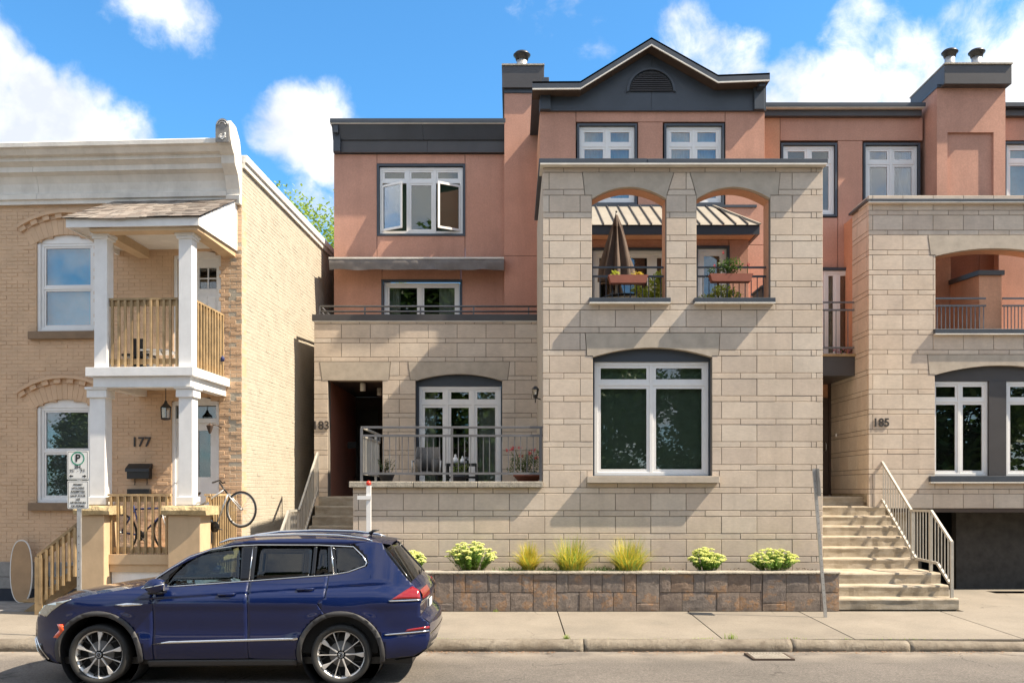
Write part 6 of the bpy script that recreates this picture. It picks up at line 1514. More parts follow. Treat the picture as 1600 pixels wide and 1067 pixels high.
    side_panel([(1.69, .32), (1.74, .32), (1.74, .6), (1.69, .6)], sd, 'door_seal', 'black_metal', car, off=-.022, thick=.004)
    for ax in (0, 2.79):
        side_panel(archpts(ax, R1, -12, 192, 24)+list(reversed(archpts(ax, R2+.008, -9, 189, 24))), sd, 'wheel_arch_trim', 'car_plastic', car, off=.012, thick=.03)
        MB(cf).lathe([(.47, .0), (.47, .42)] if sd < 0 else [(.47, -.42), (.47, 0)], (ax, sd*.86, .36), 28, axis='y', cap=False).build('wheel_well', 'car_plastic', car)
        MB(cf).lathe([(.01, sd*-.42), (.48, sd*-.42)], (ax, sd*.86, .36), 28, axis='y').build('wheel_well', 'car_plastic', car)
    side_panel([(.55, .20), (2.27, .22), (2.27, .29), (.55, .275)], sd, 'sill', 'car_plastic', car, off=-.005, thick=.03)
    ct = [(x, .475+.045*(x-.64)/1.66) for x in sub(.66, 2.30, 10)]
    side_panel([(.62, .470)]+[(x, z) for x, z in ct[1:]]+[(2.30, .548)]+[(x, z+.026) for x, z in reversed(ct[1:])], sd, 'side_moulding', 'chrome', car, off=.01, thick=.012, grid=.2)
    side_panel([(3.30, .57), (3.80, .60), (3.80, .615), (3.29, .585)], sd, 'side_moulding', 'chrome', car, off=.008, grid=.1)
    side_panel([(3.52, .60), (3.80, .635), (3.80, .665), (3.55, .635)], sd, 'reflector', 'tail_red', car, off=.006, grid=.1)
    # body crease: thin proud fold
    cs = [(x, 1.0+.155*(x-.75)/2.6) for x in sub(.75, 3.35, 30)]
    # tail lamp, head lamp, marker
    side_panel([(3.36, .975), (3.40, 1.0), (3.52, 1.075), (3.60, 1.12), (3.685, 1.075), (3.70, .985), (3.50, .985)], sd, 'tail_lamp', 'tail_red', car, off=.006)
    side_panel([(3.34, .972), (3.70, .981), (3.705, .965), (3.36, .958)], sd, 'lamp_strip', 'chrome', car, off=.009)
    side_panel([(-.77, .80), (-.66, .905), (-.52, .945), (-.30, .985), (-.42, .93), (-.56, .84), (-.64, .77)], sd, 'head_lamp', 'lamp_clear', car, off=.006)
    side_panel([(-.52, .545), (-.44, .635), (-.47, .70), (-.40, .70), (-.38, .64), (-.46, .54)], sd, 'side_marker', 'marker_orange', car, off=.022)
    side_panel([(-.84, .42), (-.72, .46), (-.70, .38), (-.60, .27), (-.72, .26), (-.80, .34)], sd, 'bumper_vent', 'car_gloss_black', car, off=.004)
    MB(cf).tube([(x, sd*(yh(x, z)+.008), z) for x, z in ((-.83, .52), (-.76, .40), (-.64, .27))], .010, 6).build('bumper_blade', 'chrome', car)
    MB(cf).tube([(x, sd*(yh(x, z)+.008), z) for x, z in ((-.845, .50), (-.82, .36), (-.70, .26))], .010, 6).build('bumper_blade', 'chrome', car)
    # handles
    for hx in (1.47, 2.37):
        hz = 1.0+.155*(hx-.75)/2.6-.005
        hb = MB(cf).tube([(hx-.10, sd*(yh(hx, hz)+.0), hz), (hx-.085, sd*(yh(hx, hz)+.035), hz), (hx+.085, sd*(yh(hx, hz)+.035), hz+.008), (hx+.10, sd*(yh(hx, hz)), hz+.008)], .014, 8).build('door_handle', 'car_paint', car)
        side_panel([(hx-.07, hz-.035), (hx+.07, hz-.03), (hx+.06, hz+.03), (hx-.06, hz+.025)], sd, 'handle_recess', 'car_gloss_black', car, off=.004, thick=.004)
    # fender badge
    side_panel([(.20, .925), (.30, .905), (.50, .92), (.52, .935), (.34, .945)], sd, 'fender_badge', 'chrome', car, off=.008, thick=.008)
    # mirror
    mz = 1.13; m = MB(cf); mx_ = .70
    m.lathe([(.01, -.10), (.07, -.085), (.095, -.03), (.10, .03), (.085, .085), (.01, .10)], (0, 0, 0), 14, axis='y')
    mr_ = [(cf(mx_+p.x*1.25+.06*p.z, sd*(.99+p.y*1.0), mz+.02+p.z*.85)) for p in m.v]
    m2 = MB(); m2.add(mr_, m.f, smooth=True); mo = m2.build('mirror', 'car_paint', car)
    MB(cf).box(mx_-.08, mx_+.10, min(sd*.91, sd*1.07), max(sd*.91, sd*1.07), mz-.075, mz-.035).build('mirror_base', 'car_gloss_black', mo, bev=.02)
    MB(cf).bar((mx_+.02, sd*.86, mz-.06), (mx_+.02, sd*.96, mz-.05), .09, .05).build('mirror_arm', 'car_gloss_black', mo)
    MB(cf).tube([(mx_-.10, sd*1.085, mz+.0), (mx_+.12, sd*1.085, mz+.045)], .006, 6).build('mirror_trim', 'chrome', mo)
    MB(cf).box(mx_+.105, mx_+.118, sd*.99-.07, sd*.99+.07, mz-.03, mz+.07).build('mirror_glass', 'chrome', mo)
    MB(cf).tube([(x, sd*(yh(x, z)-.004), z) for x, z in ((3.25, 1.565), (3.31, 1.49), (3.36, 1.43), (3.415, 1.365), (3.47, 1.30), (3.525, 1.232), (3.585, 1.16))], [.012, .02, .02, .02, .02, .018, .012], 8).build('rear_pillar_trim', 'car_gloss_black', car)
    # roof rail
    rp = [(1.28, 1.615), (1.40, 1.655), (1.7, 1.695), (2.2, 1.712), (2.7, 1.70), (3.0, 1.665), (3.10, 1.635)]
    MB(cf).tube([(x, sd*(yh(x, 1.62)-.05), z) for x, z in rp], [.008, .016, .018, .018, .018, .014, .008], 8).build('roof_rail', 'chrome', car)
for sd in (-1, 1):
    strip([(3.685, 1.075), (3.715, 1.03), (3.72, .985)], 'tail_lamp', 'tail_red', car, .05, off=.008, y0=sd*1., y1=sd*.45)
MB(cf).tube([(2.98, 0, 1.69), (3.02, 0, 1.73), (3.10, 0, 1.745)], [.03, .02, .008], 6).build('antenna', 'black_metal', car)
# underbody, interior
MB(cf).box(-.5, 3.6, -.78, .78, .22, .30).build('underbody', 'black_metal', car)
MB(cf).box(.45, 3.3, -.74, .74, .301, .42).build('cabin_floor', 'car_interior', car)
MB(cf).prism([(.40, .5), (.40, 1.07), (.62, 1.12), (.98, 1.05), (1.0, .55)], -.74, .74, 'y').build('dashboard', 'car_interior', car)
for sd in (-1, 1):
    MB(cf).box(.62, 3.2, min(sd*.72, sd*.80), max(sd*.72, sd*.80), .35, 1.09).build('door_card', 'car_interior', car)
    for sx_, hz in ((1.55, 0), (2.45, .02)):
        s = MB(cf).prism([(sx_-.45, .45), (sx_-.47, .62), (sx_+.05, .60), (sx_+.24, 1.15), (sx_+.30, 1.17), (sx_+.36, 1.12), (sx_+.20, .50)], sd*.37-.24, sd*.37+.24, 'y').build('seat', 'car_interior', car, bev=.03)
        MB(cf).prism([(sx_+.26, 1.19), (sx_+.24, 1.35), (sx_+.29, 1.40), (sx_+.36, 1.37), (sx_+.38, 1.2)], sd*.37-.12, sd*.37+.12, 'y').build('headrest', 'car_interior', s, bev=.025)
cw = (1.13, -.37, 1.05); t_ = radians(25)
MB(cf).tube([(cw[0]+.185*cos(a)*sin(t_)*-1, cw[1]+.185*sin(a), cw[2]+.185*cos(a)*cos(t_)) for a in [2*pi*k/20 for k in range(20)]], .016, 8, closed=True).build('steering_wheel', 'car_interior', car)
MB(cf).bar((1.0, -.37, 1.0), (1.12, -.37, 1.05), .1, .08).build('steering_column', 'car_interior', car)
MB(cf).box(1.13, 1.15, -.10, .10, 1.44, 1.50).build('inner_mirror', 'car_interior', car)
MB(cf).box(2.95, 3.3, -.7, .7, .42, 1.1).build('parcel_shelf', 'car_interior', car)
# wheels
def wheel(ax, sd):
    yw = sd*.905
    root = MB(cf)
    T = [(.276, 0), (.285, .012), (.315, .022), (.335, .014), (.344, -.01), (.345, -.09), (.345, -.17), (.338, -.20), (.30, -.22), (.276, -.215), (.276, 0)]
    root.lathe([(r, yw+(-1 if sd > 0 else 1)*(-h) if False else yw-sd*(-h)) for r, h in T], (ax, 0, .345), 48, axis='y', cap=False)
    w_ = root.build('wheel', 'rubber', car)
    MB(cf).lathe([(.278, yw-sd*.0), (.282, yw+sd*.006), (.288, yw-sd*.0), (.275, yw-sd*.02), (.262, yw-sd*.022), (.256, yw-sd*.14)], (ax, 0, .345), 48, axis='y', cap=False).build('rim', 'alloy', w_)
    MB(cf).lathe([(.01, yw-sd*.09), (.262, yw-sd*.10), (.262, yw-sd*.14), (.01, yw-sd*.14)], (ax, 0, .345), 32, axis='y').build('rim_barrel', 'alloy_black', w_)
    MB(cf).lathe([(.01, yw-sd*.075), (.15, yw-sd*.075), (.15, yw-sd*.089), (.01, yw-sd*.089)], (ax, 0, .345), 32, axis='y').build('brake_disc', 'duck_grey', w_)
    rot0 = .31 if ax == 0 else .05
    def pol(r, a): return (ax+r*cos(a), .345+r*sin(a))
    for k in range(5):
        a = rot0+k*2*pi/5
        # petal blade
        m = MB(cf); m.prism([pol(.05, a-.20), pol(.16, a-.055), pol(.245, a-.17), pol(.266, a-.13), pol(.266, a+.06), pol(.16, a+.035), pol(.05, a+.20)], yw-sd*.008, yw-sd*.035, 'y'); m.build('spoke', 'alloy', w_, bev=.003)
        a2 = a+pi/5
        m = MB(cf); m.prism([pol(.05, a2-.15), pol(.15, a2-.05), pol(.266, a2-.045), pol(.266, a2+.0), pol(.15, a2+.0), pol(.05, a2+.15)], yw-sd*.010, yw-sd*.035, 'y'); m.build('spoke', 'alloy', w_, bev=.002)
        for q in (-1, 1):
            m = MB(cf); m.prism([pol(.14, a2-.02), pol(.256, a2+q*.24-.03), pol(.256, a2+q*.24+.03), pol(.15, a2+.03)], yw-sd*.02, yw-sd*.045, 'y'); m.build('spoke', 'alloy_black', w_)
    hub = MB(cf).lathe([(.01, yw-sd*.0), (.032, yw-sd*.0), (.036, yw-sd*.006), (.036, yw-sd*.04), (.055, yw-sd*.045), (.01, yw-sd*.05)], (ax, 0, .345), 20, axis='y').build('hub_cap', 'alloy_black', w_)
    MB(cf).tube([(ax+.031*cos(2*pi*j/18), yw+sd*.001, .345+.031*sin(2*pi*j/18)) for j in range(18)], .0022, 5, closed=True).build('emblem_ring', 'chrome', w_)
    for P in ([(-.012, .024), (0, .004), (.012, .024)], [(-.024, .015), (-.011, -.022), (0, -.002), (.011, -.022), (.024, .015)]):
        MB(cf).tube([(ax+px_, yw+sd*.001, .345+pz_) for px_, pz_ in P], .0026, 4).build('emblem', 'chrome', w_)
for sd in (-1, 1):
    wheel(0, sd); wheel(2.79, sd)
# ================================================================= STREET AND PORCH OBJECTS
# parking sign on a post
zsg = 12.98; xs_ = lambda px: X(px, zsg); ys_ = lambda py: Y(py, zsg)
ps = thing('parking_sign', (xs_(122.5), zsg, .13), 'white parking sign with green P circle above a permit holders panel, on a metal post', 'sign')
m = MB(); pw2 = .028
m.box(xs_(122.5)-pw2, xs_(122.5)+pw2, zsg+.012, zsg+.016, .10, ys_(703)); m.box(xs_(122.5)-pw2, xs_(122.5)-pw2+.005, zsg+.016, zsg+.045, .10, ys_(703)); m.box(xs_(122.5)+pw2-.005, xs_(122.5)+pw2, zsg+.016, zsg+.045, .10, ys_(703))
post_ = m.build('post', 'galv', ps)
for k in range(10):
    z_ = .5+k*.12; MB().lathe([(.006, 0), (.006, .002)], (xs_(122.5), zsg+.0095, z_), 8, axis='y').build('bolt_hole', 'sign_black', post_)
def rrect(x0, x1, z0, z1, r, n=4):
    o = []
    for cx, cz, a0 in ((x1-r, z1-r, 0), (x0+r, z1-r, 90), (x0+r, z0+r, 180), (x1-r, z0+r, 270)):
        for k in range(n+1): a = radians(a0+90*k/n); o.append((cx+r*cos(a), cz+r*sin(a)))
    return o
def plate(x0, x1, z0, z1):
    p = MB().prism(rrect(x0, x1, z0, z1, .02), zsg+.006, zsg+.011, 'y').build('sign_plate', 'sign_white', ps)
    o_ = rrect(x0+.012, x1-.012, z0+.012, z1-.012, .015); i_ = rrect(x0+.017, x1-.017, z0+.017, z1-.017, .012); n = len(o_)
    MB().add([(a, zsg+.0045, b) for a, b in o_]+[(a, zsg+.0045, b) for a, b in i_], [(k, (k+1) % n, (k+1) % n+n, k+n) for k in range(n)]).build('sign_border', 'sign_black', p)
    return p
x0, x1 = xs_(104.5), xs_(138)
p1 = plate(x0, x1, ys_(749), ys_(704)); p2 = plate(xs_(105), xs_(138.5), ys_(794.5), ys_(750.5))
cx_ = (x0+x1)/2; cz_ = ys_(716)
n = 32; R_ = .098
MB().add([(cx_+r*cos(2*pi*k/n), zsg+.004, cz_+r*sin(2*pi*k/n)) for r in (R_, R_-.016) for k in range(n)], [(k, (k+1) % n, (k+1) % n+n, k+n) for k in range(n)]).build('green_circle', 'sign_green', p1)
def stxt(s, h, x, z, p, b=.0, mt='sign_black'): return text(s, 'lettering', mt, h, (x, zsg+.0035, z), p, depth=.001, bold=b)
stxt('P', .15, cx_, cz_, p1, .004); stxt('3H.', .075, cx_+.005, ys_(729.5), p1, .002); stxt('7', .07, x0+.05, ys_(736), p1, .001); stxt('00\nAM', .026, x0+.085, ys_(735), p1); stxt('-', .05, cx_, ys_(735), p1, .001)
stxt('7', .07, x1-.105, ys_(736), p1, .001); stxt('00\nPM', .026, x1-.065, ys_(735), p1)
def arrow(x, z, d):
    MB().add([(x-.03*d, zsg+.0035, z), (x+.0*d, zsg+.0035, z+.022), (x+.0*d, zsg+.0035, z+.008), (x+.03*d, zsg+.0035, z+.008), (x+.03*d, zsg+.0035, z-.008), (x+.0*d, zsg+.0035, z-.008), (x, zsg+.0035, z-.022)], [(0, 1, 2, 3, 4, 5, 6)]).build('arrow', 'sign_black', p1)
arrow(x0+.06, ys_(743.5), 1); arrow(x1-.06, ys_(743.5), -1)
for i, s in enumerate(('PERMIT', 'HOLDERS', 'EXEMPTED')): stxt(s, .042, cx_+.004, ys_(757+i*5.4), p2, .0008)
MB().box(x0+.05, x1-.04, zsg+.0035, zsg+.0045, ys_(770.7), ys_(770.3)).build('rule', 'sign_black', p2)
for i, s in enumerate(('SAUF POUR', 'LES', 'DÉTENTEURS', 'DE PERMIS')): stxt(s, .042 if i != 2 else .038, cx_+.004, ys_(774.5+i*5.3), p2, .0008)
# leaning post with an edge-on sign at the right
lp = thing('leaning_sign_post', (5.16, 14.75, .16), 'leaning perforated steel post with its sign plate seen edge-on, beside the wide stairs', 'sign post')
b0, b1 = Vector((5.165, 14.75, .10)), Vector((4.97, 14.75, 2.60))
MB().bar(b0, b1, .05, .03).build('post', 'galv', lp)
for k in range(22):
    p = b0.lerp(b1, .08+k*.04); MB().lathe([(.006, 0), (.006, .001)], (p.x, 14.723, p.z), 6, axis='y').build('bolt_hole', 'black_metal', lp)
d_ = (b1-b0).normalized(); c = b0.lerp(b1, .91)+Vector((.034, 0, 0)); sx_ = Vector((0, .15, 0)); u_ = d_*.225; e_ = Vector((.002, 0, 0))
MB().add([c-sx_-u_-e_, c+sx_-u_-e_, c+sx_+u_-e_, c-sx_+u_-e_, c-sx_-u_+e_, c+sx_-u_+e_, c+sx_+u_+e_, c-sx_+u_+e_], [(0, 1, 2, 3), (4, 7, 6, 5), (0, 4, 5, 1), (1, 5, 6, 2), (2, 6, 7, 3), (3, 7, 4, 0)]).build('sign_plate', 'galv', lp)
# white marker post with a red top
zm = 15.12
mk = thing('marker_post', (X(575.5, zm), zm, .2), 'white post with red cap and short cross arm in front of the terrace wall', 'post')
MB().box(X(572.3, zm), X(579.3, zm), zm, zm+.06, .17, Y(758.5, zm)).build('post', 'white_paint', mk)
MB().box(X(558.5, zm), X(580.5, zm), zm-.021, zm-.001, Y(780, zm), Y(774, zm)).build('cross_arm', 'white_paint', mk)
MB().lathe([(.01, 0), (.035, .012), (.045, .04), (.035, .07), (.01, .085)], (X(575.5, zm), zm+.03, Y(758.5, zm)), 14).build('cap', 'plastic_red', mk)
# terrace railing
y_ = 16.22
tr = thing('terrace_railing', (X(700, y_), y_, 2.4), 'grey metal railing along the front terrace coping, beside the dark entry', 'railing')
zt_, zm_, zb_ = Y(667.5, y_), Y(680.5, y_), Y(739.5, y_)
rail_run(tr, (X(565, y_), y_, 0), (bx0-.0, y_, 0), zt_, zb_, 29, .02, 'rail_gray', second=zm_)
for px in (565, 706, 845): MB().box(X(px, y_)-.022, X(px, y_)+.022, y_-.022, y_+.022, Y(752, y_), zt_-.02).build('post', 'rail_gray', tr)
rail_run(tr, (X(565, y_), y_+.03, 0), (X(565, y_), 18.4, 0), zt_, zb_, 16, .02, 'rail_light', second=zm_)
for yy in (17.9,): MB().box(X(565, y_)-.022, X(565, y_)+.022, yy-.022, yy+.022, 2.2, zt_-.02).build('post', 'rail_light', tr)
MB().box(X(565, y_)-.015, X(565, y_)+.015, 18.4, 18.44, zm_, zt_).build('end_loop', 'rail_gray', tr)
# wall lantern on the side wall of the block
wl2 = thing('wall_lantern', (bx0-.1, 17.2, 3.9), 'black wall lantern high on the block side wall above the red flowers', 'wall lantern')
yw_ = 17.0; lx = X(836.5, yw_); lz2 = lambda py: Y(py, yw_)
MB().lathe([(.02, lz2(620)), (.05, lz2(617)), (.035, lz2(622))], (lx, yw_, 0), 6, smooth=False).build('base', 'black_metal', wl2)
MB().lathe([(.045, lz2(617)), (.062, lz2(608))], (lx, yw_, 0), 6, smooth=False).build('glass_shade', 'lantern_glass', wl2)
MB().lathe([(.075, lz2(608)), (.04, lz2(604.5)), (.012, lz2(603))], (lx, yw_, 0), 6, smooth=False).build('cap', 'black_metal', wl2)
for k in range(6): t = k*pi/3; MB().tube([(lx+.044*cos(t), yw_+.044*sin(t), lz2(617)), (lx+.062*cos(t), yw_+.062*sin(t), lz2(608))], .005, 4).build('bar', 'black_metal', wl2)
MB().tube([(lx, yw_, lz2(620)), (lx, yw_, lz2(629))], .010, 6).build('finial', 'black_metal', wl2)
MB().tube([(lx, yw_, lz2(621)), (bx0-.01, yw_, lz2(624))], .012, 6).build('arm', 'black_metal', wl2)
# terrace furniture
yc = 18.3
wc = thing('patio_chair', (X(668, yc), yc, 2.2), 'grey wicker patio chair with curved back on the terrace', 'chair')
m = MB(); cxx = X(668, yc); n = 10; vs = []
for k in range(n+1):
    a = radians(200+140*k/n) if False else -pi*.85+pi*1.7*k/n
    hh = .50+.10*cos(a*.5)**2
    px_, py_ = cxx+.27*sin(a), yc+.27*cos(a)
    for z_ in (2.62, 2.62+hh*.8): vs.append((px_, py_, z_ if z_ == 2.62 else 2.62+(.52 if abs(a) < 1.6 else .26)))
m.add(vs, [(2*k, 2*k+2, 2*k+3, 2*k+1) for k in range(n)], smooth=True); o = m.build('backrest', 'wicker', wc); s_ = o.modifiers.new('s', 'SOLIDIFY'); s_.thickness = .03
MB().lathe([(.27, 0), (.28, .04), (.26, .07)], (cxx, yc, 2.56), 16).build('seat', 'wicker', wc)
for sx2 in (-1, 1):
    for sy2 in (-1, 1): MB().box(cxx+sx2*.2-.015, cxx+sx2*.2+.015, yc+sy2*.18-.015, yc+sy2*.18+.015, 2.2, 2.56).build('leg', 'black_metal', wc)
    MB().tube([(cxx+sx2*.27, yc+.1, 2.84), (cxx+sx2*.29, yc-.25, 2.84), (cxx+sx2*.28, yc-.28, 2.6)], .018, 6).build('armrest', 'galv', wc)
yt = 18.2
tb = thing('patio_table', (X(722, yt), yt, 2.2), 'small dark table on the terrace holding two white birds', 'table')
tz = Y(724, yt); a, b = X(697, yt), X(747, yt)
MB().box(a, b, yt-.25, yt+.25, tz-.05, tz).build('table_top', 'black_metal', tb)
MB().box(a+.02, b-.02, yt-.2, yt+.2, tz-.30, tz-.26).build('shelf', 'black_metal', tb)
for xx in (a+.03, b-.03):
    for yy in (yt-.2, yt+.2): MB().box(xx-.02, xx+.02, yy-.02, yy+.02, 2.2, tz-.051).build('leg', 'black_metal', tb)
for i, (px, s2) in enumerate(((711.5, 1.), (722.5, .8))):
    xx = X(px, yt)
    o = MB().lathe([(.05*s2, 0), (.07*s2, .05*s2), (.055*s2, .10*s2), (.02*s2, .14*s2), (.022*s2, .17*s2), (.005, .19*s2)], (xx, yt, tz+.001), 12).build('white_ornament', 'white_paint', None)
    tag(o, ('taller white ornament on the small dark terrace table, left one', 'shorter white ornament on the small dark terrace table, right one')[i], 'ornament', 'white ornaments on the terrace table')
# loggia umbrella (closed)
yu = 17.35; ux = X(963, yu); floor5 = zs0-.02
um = thing('closed_umbrella', (ux, yu, floor5), 'brown patio umbrella folded shut behind the left loggia arch', 'umbrella')
MB().tube([(ux, yu, floor5), (ux, yu, Y(333, yu))], .02, 8).build('pole', 'duck_grey', um)
n = 48; vs = []; hs = [(333, .01), (340, .04), (355, .10), (356, .085), (380, .15), (400, .20), (415, .25), (440, .29)]
for i, (py, r) in enumerate(hs):
    for k in range(n):
        a = 2*pi*k/n; rr2 = r*(1+(.38 if i > 2 else .15)*cos(8*a+.6)*min(1, i/3)+.12*sin(3*a+i)); vs.append((ux+rr2*cos(a)*1.0+(i*.002), yu+rr2*sin(a)*.8, Y(py, yu)))
MB().add(vs, [(i*n+k, i*n+(k+1) % n, (i+1)*n+(k+1) % n, (i+1)*n+k) for i in range(len(hs)-1) for k in range(n)], smooth=True).build('canopy', 'umbrella_cloth', um)
MB().lathe([(.0, .05), (.02, .03), (.012, 0)], (ux, yu, Y(333, yu)), 8).build('finial', 'black_metal', um)
# loggia chair frame and table
yr = 17.0
gt = thing('garden_table', (X(968, yr), yr, floor5), 'black iron garden table with curved legs inside the left loggia arch', 'table')
gz = Y(463, yr)
MB().lathe([(.30, 0), (.31, .015), (.30, .03)], (X(972, yr), yr, gz-.03), 24).build('table_top', 'black_metal', gt)
for k in range(4):
    a = k*pi/2+.6; cx2 = X(972, yr); MB().tube([(cx2+.25*cos(a), yr+.25*sin(a), gz-.04), (cx2+.08*cos(a), yr+.08*sin(a), (gz+floor5)/2), (cx2+.22*cos(a), yr+.22*sin(a), floor5)], .015, 6).build('leg', 'black_metal', gt)
gc = thing('garden_chair', (X(940, yr-.2), yr-.2, floor5), 'black iron garden chair with sloping arm at the left end of the left arch', 'chair')
c0_ = X(938, yr-.2)
MB().tube([(X(927, yr-.2), yr-.3, Y(472, yr-.2)), (X(945, yr-.2), yr-.25, Y(465, yr-.2)), (X(953, yr-.2), yr-.2, Y(461, yr-.2)), (X(960, yr-.2), yr-.1, Y(454, yr-.2))], .02, 6).build('armrest', 'black_metal', gc)
MB().box(c0_-.2, c0_+.2, yr-.3, yr+.1, floor5+.02, floor5+.05).build('seat', 'black_metal', gc)
for k in (-1, 1): MB().tube([(c0_+k*.19, yr+.08, floor5+.05), (c0_+k*.2, yr+.12, floor5+.09)], .012, 6).build('back_post', 'black_metal', gc)
# grey bin in the right arch
bn = thing('deck_box', (X(1192, 17.2), 17.2, floor5), 'dark grey deck box with sloping lid at the right end of the right arch', 'box')
a, b = X(1184, 17.2), X(1203, 17.2)+.1
MB().prism([(a, floor5), (b, floor5), (b, Y(452, 17.2)), (a, Y(455, 17.2))], 16.9, 17.6, 'y').build('box_body', 'dark_trim_warm', bn); MB().prism([(a-.02, Y(455, 17.2)+.001), (b+.02, Y(452, 17.2)+.001), (b+.02, Y(452, 17.2)+.04), (a-.02, Y(455, 17.2)+.04)], 16.88, 17.62, 'y').build('lid', 'dark_trim', bn)
# ---- bicycles on the left porch
def bike(name, label, mp, frame_mat, R=.33, parts=('rear', 'front')):
    """local: x along, y up, z thickness; mp maps to world"""
    import itertools
    w0 = mp(0.5, 0, 0)
    r = thing(name, w0, label, 'bicycle', 'bicycles on the lower porch')
    T = lambda pts, rad, nm, mt, par=r, closed=False, n=6: MB(mp).tube(pts, rad, n, closed=closed).build(nm, mt, par)
    for (cx, nm) in ((0, 'rear'), (1.02, 'front')):
        tw_ = T([(cx+R*cos(a), R+R*sin(a), 0) for a in [2*pi*k/40 for k in range(40)]], .017, 'wheel', 'rubber', closed=True, n=8)
        T([(cx+(R-.025)*cos(a), R+(R-.025)*sin(a), 0) for a in [2*pi*k/40 for k in range(40)]], .009, 'rim', 'galv', tw_, closed=True)
        m = MB(mp)
        for k in range(16): a = 2*pi*k/16; m.tube([(cx+.015*cos(a+1), R+.015*sin(a+1), .02*(-1)**k), (cx+(R-.03)*cos(a), R+(R-.03)*sin(a), 0)], .0022, 3)
        m.build('spokes', 'galv', tw_); MB(mp).tube([(cx, R, -.04), (cx, R, .04)], .02, 8).build('hub', 'galv', tw_)
    bb = (.42, .28); st_ = (.30, .80); hd = (.86, .80); hd2 = (.90, .66)
    for a, b in ((bb, st_), (bb, hd2), ((st_[0]+.02, .74), (hd[0], .76)), ((0, R), bb), ((0, R), (.31, .72))): T([(a[0], a[1], 0), (b[0], b[1], 0)], .018, 'frame_tube', frame_mat)
    for s2 in (-1, 1): T([(hd2[0]+.01, hd2[1], s2*.03), (.94, .55, s2*.05), (1.02, R, s2*.05)], .012, 'fork', 'galv')
    T([(.90, .66, 0), (.84, .92, 0)], .016, 'stem', 'black_metal'); T([(.84, .92, -.27), (.80, .93, -.22), (.86, .95, 0), (.80, .93, .22), (.84, .92, .27)], .013, 'handlebar', 'black_metal')
    T([(st_[0], .78, 0), (.27, .92, 0)], .013, 'seat_post', 'galv'); MB(mp).prism([(.12, .92), (.40, .93), (.42, .96), (.14, .98)], -.06, .06, 'z').build('saddle', 'black_metal', r, bev=.015)
    MB(mp).lathe([(.085, -.005), (.095, 0), (.085, .005)], (bb[0], bb[1], .04), 20, axis='z').build('chain_ring', 'black_metal', r)
    T([(bb[0], bb[1], .06), (bb[0]+.12, bb[1]-.12, .06)], .01, 'crank', 'black_metal'); T([(bb[0], bb[1], -.06), (bb[0]-.12, bb[1]+.12, -.06)], .01, 'crank', 'black_metal')
    return r
# upright bike: stands on porch floor, parallel to the facade
pu = U(206, .9)
bike('bicycle', 'dark blue bicycle standing on the lower porch behind the wooden railing', lambda x, y, z: f177(pu-.15+x*.85, .95+z+.12*y, 1.175+y), 'blue_cloth')
# second bike hauled over the right rail: silver fork and front wheel stick out over the side
hx, hz = U(376, 1.25), H(793, 376, 1.25)      # hub position
ang = radians(-32)
def mp2(x, y, z):
    dx, dy = x-1.02, y-.33
    a = radians(28)
    return f177(hx+(dx*cos(a)-dy*sin(a))*.86, 1.25+z, hz+(dx*sin(a)+dy*cos(a)))
bike('bicycle', 'silver bicycle with its front wheel hanging out over the right porch railing', mp2, 'galv', R=.30)
# things on the upper porch
cu = U(203, 1.0); zd5 = zdk1
pc = thing('porch_chair', f177(cu, 1.0, zd5), 'black folding chair behind the upper porch railing', 'chair')
B7().box(cu-.03, cu+.20, .80, .86, zd5+.0, zd5+.62).build('backrest', 'black_metal', pc, bev=.02)
B7().box(cu-.03, cu+.45, .87, 1.25, zd5+.25, zd5+.29).build('seat', 'black_metal', pc)
for (a, b) in ((cu, .9), (cu+.42, .9), (cu, 1.22), (cu+.42, 1.22)): B7().box(a-.012, a+.012, b-.012, b+.012, zd5, zd5+.25).build('leg', 'galv', pc)
tb2 = thing('folding_table', f177(U(240, .9), .9, zd5), 'low folding table with pale top behind the upper porch railing', 'table')
B7().box(U(222, .9), U(268, .9), .6, 1.1, zd5+.36, zd5+.39).build('table_top', 'white_paint', tb2)
for a in (U(224, .9), U(266, .9)):
    B7().tube([(a, .65, zd5), (a+.1 if a < U(240, .9) else a-.1, 1.05, zd5+.36)], .012, 6).build('leg', 'duck_grey', tb2); B7().tube([(a, 1.05, zd5), (a, .65, zd5+.36)], .012, 6).build('leg', 'duck_grey', tb2)
o = B7().box(U(230, 1.0), U(240, 1.0), .85, 1.0, zd5+.001, zd5+.2).build('carton', 'cornice_paint', None); tag(o, 'pale carton on the upper porch floor beside the black chair', 'carton')
o = MB(f177).lathe([(.01, -.02), (.035, -.03), (.04, .03), (.02, .06), (.01, .07)], (U(346, .2)+.02, .2, H(562, 346, .2)), 8).build('hanging_cloth', 'blue_cloth', None); tag(o, 'dark blue cloth caught low on the right upper porch railing', 'cloth')
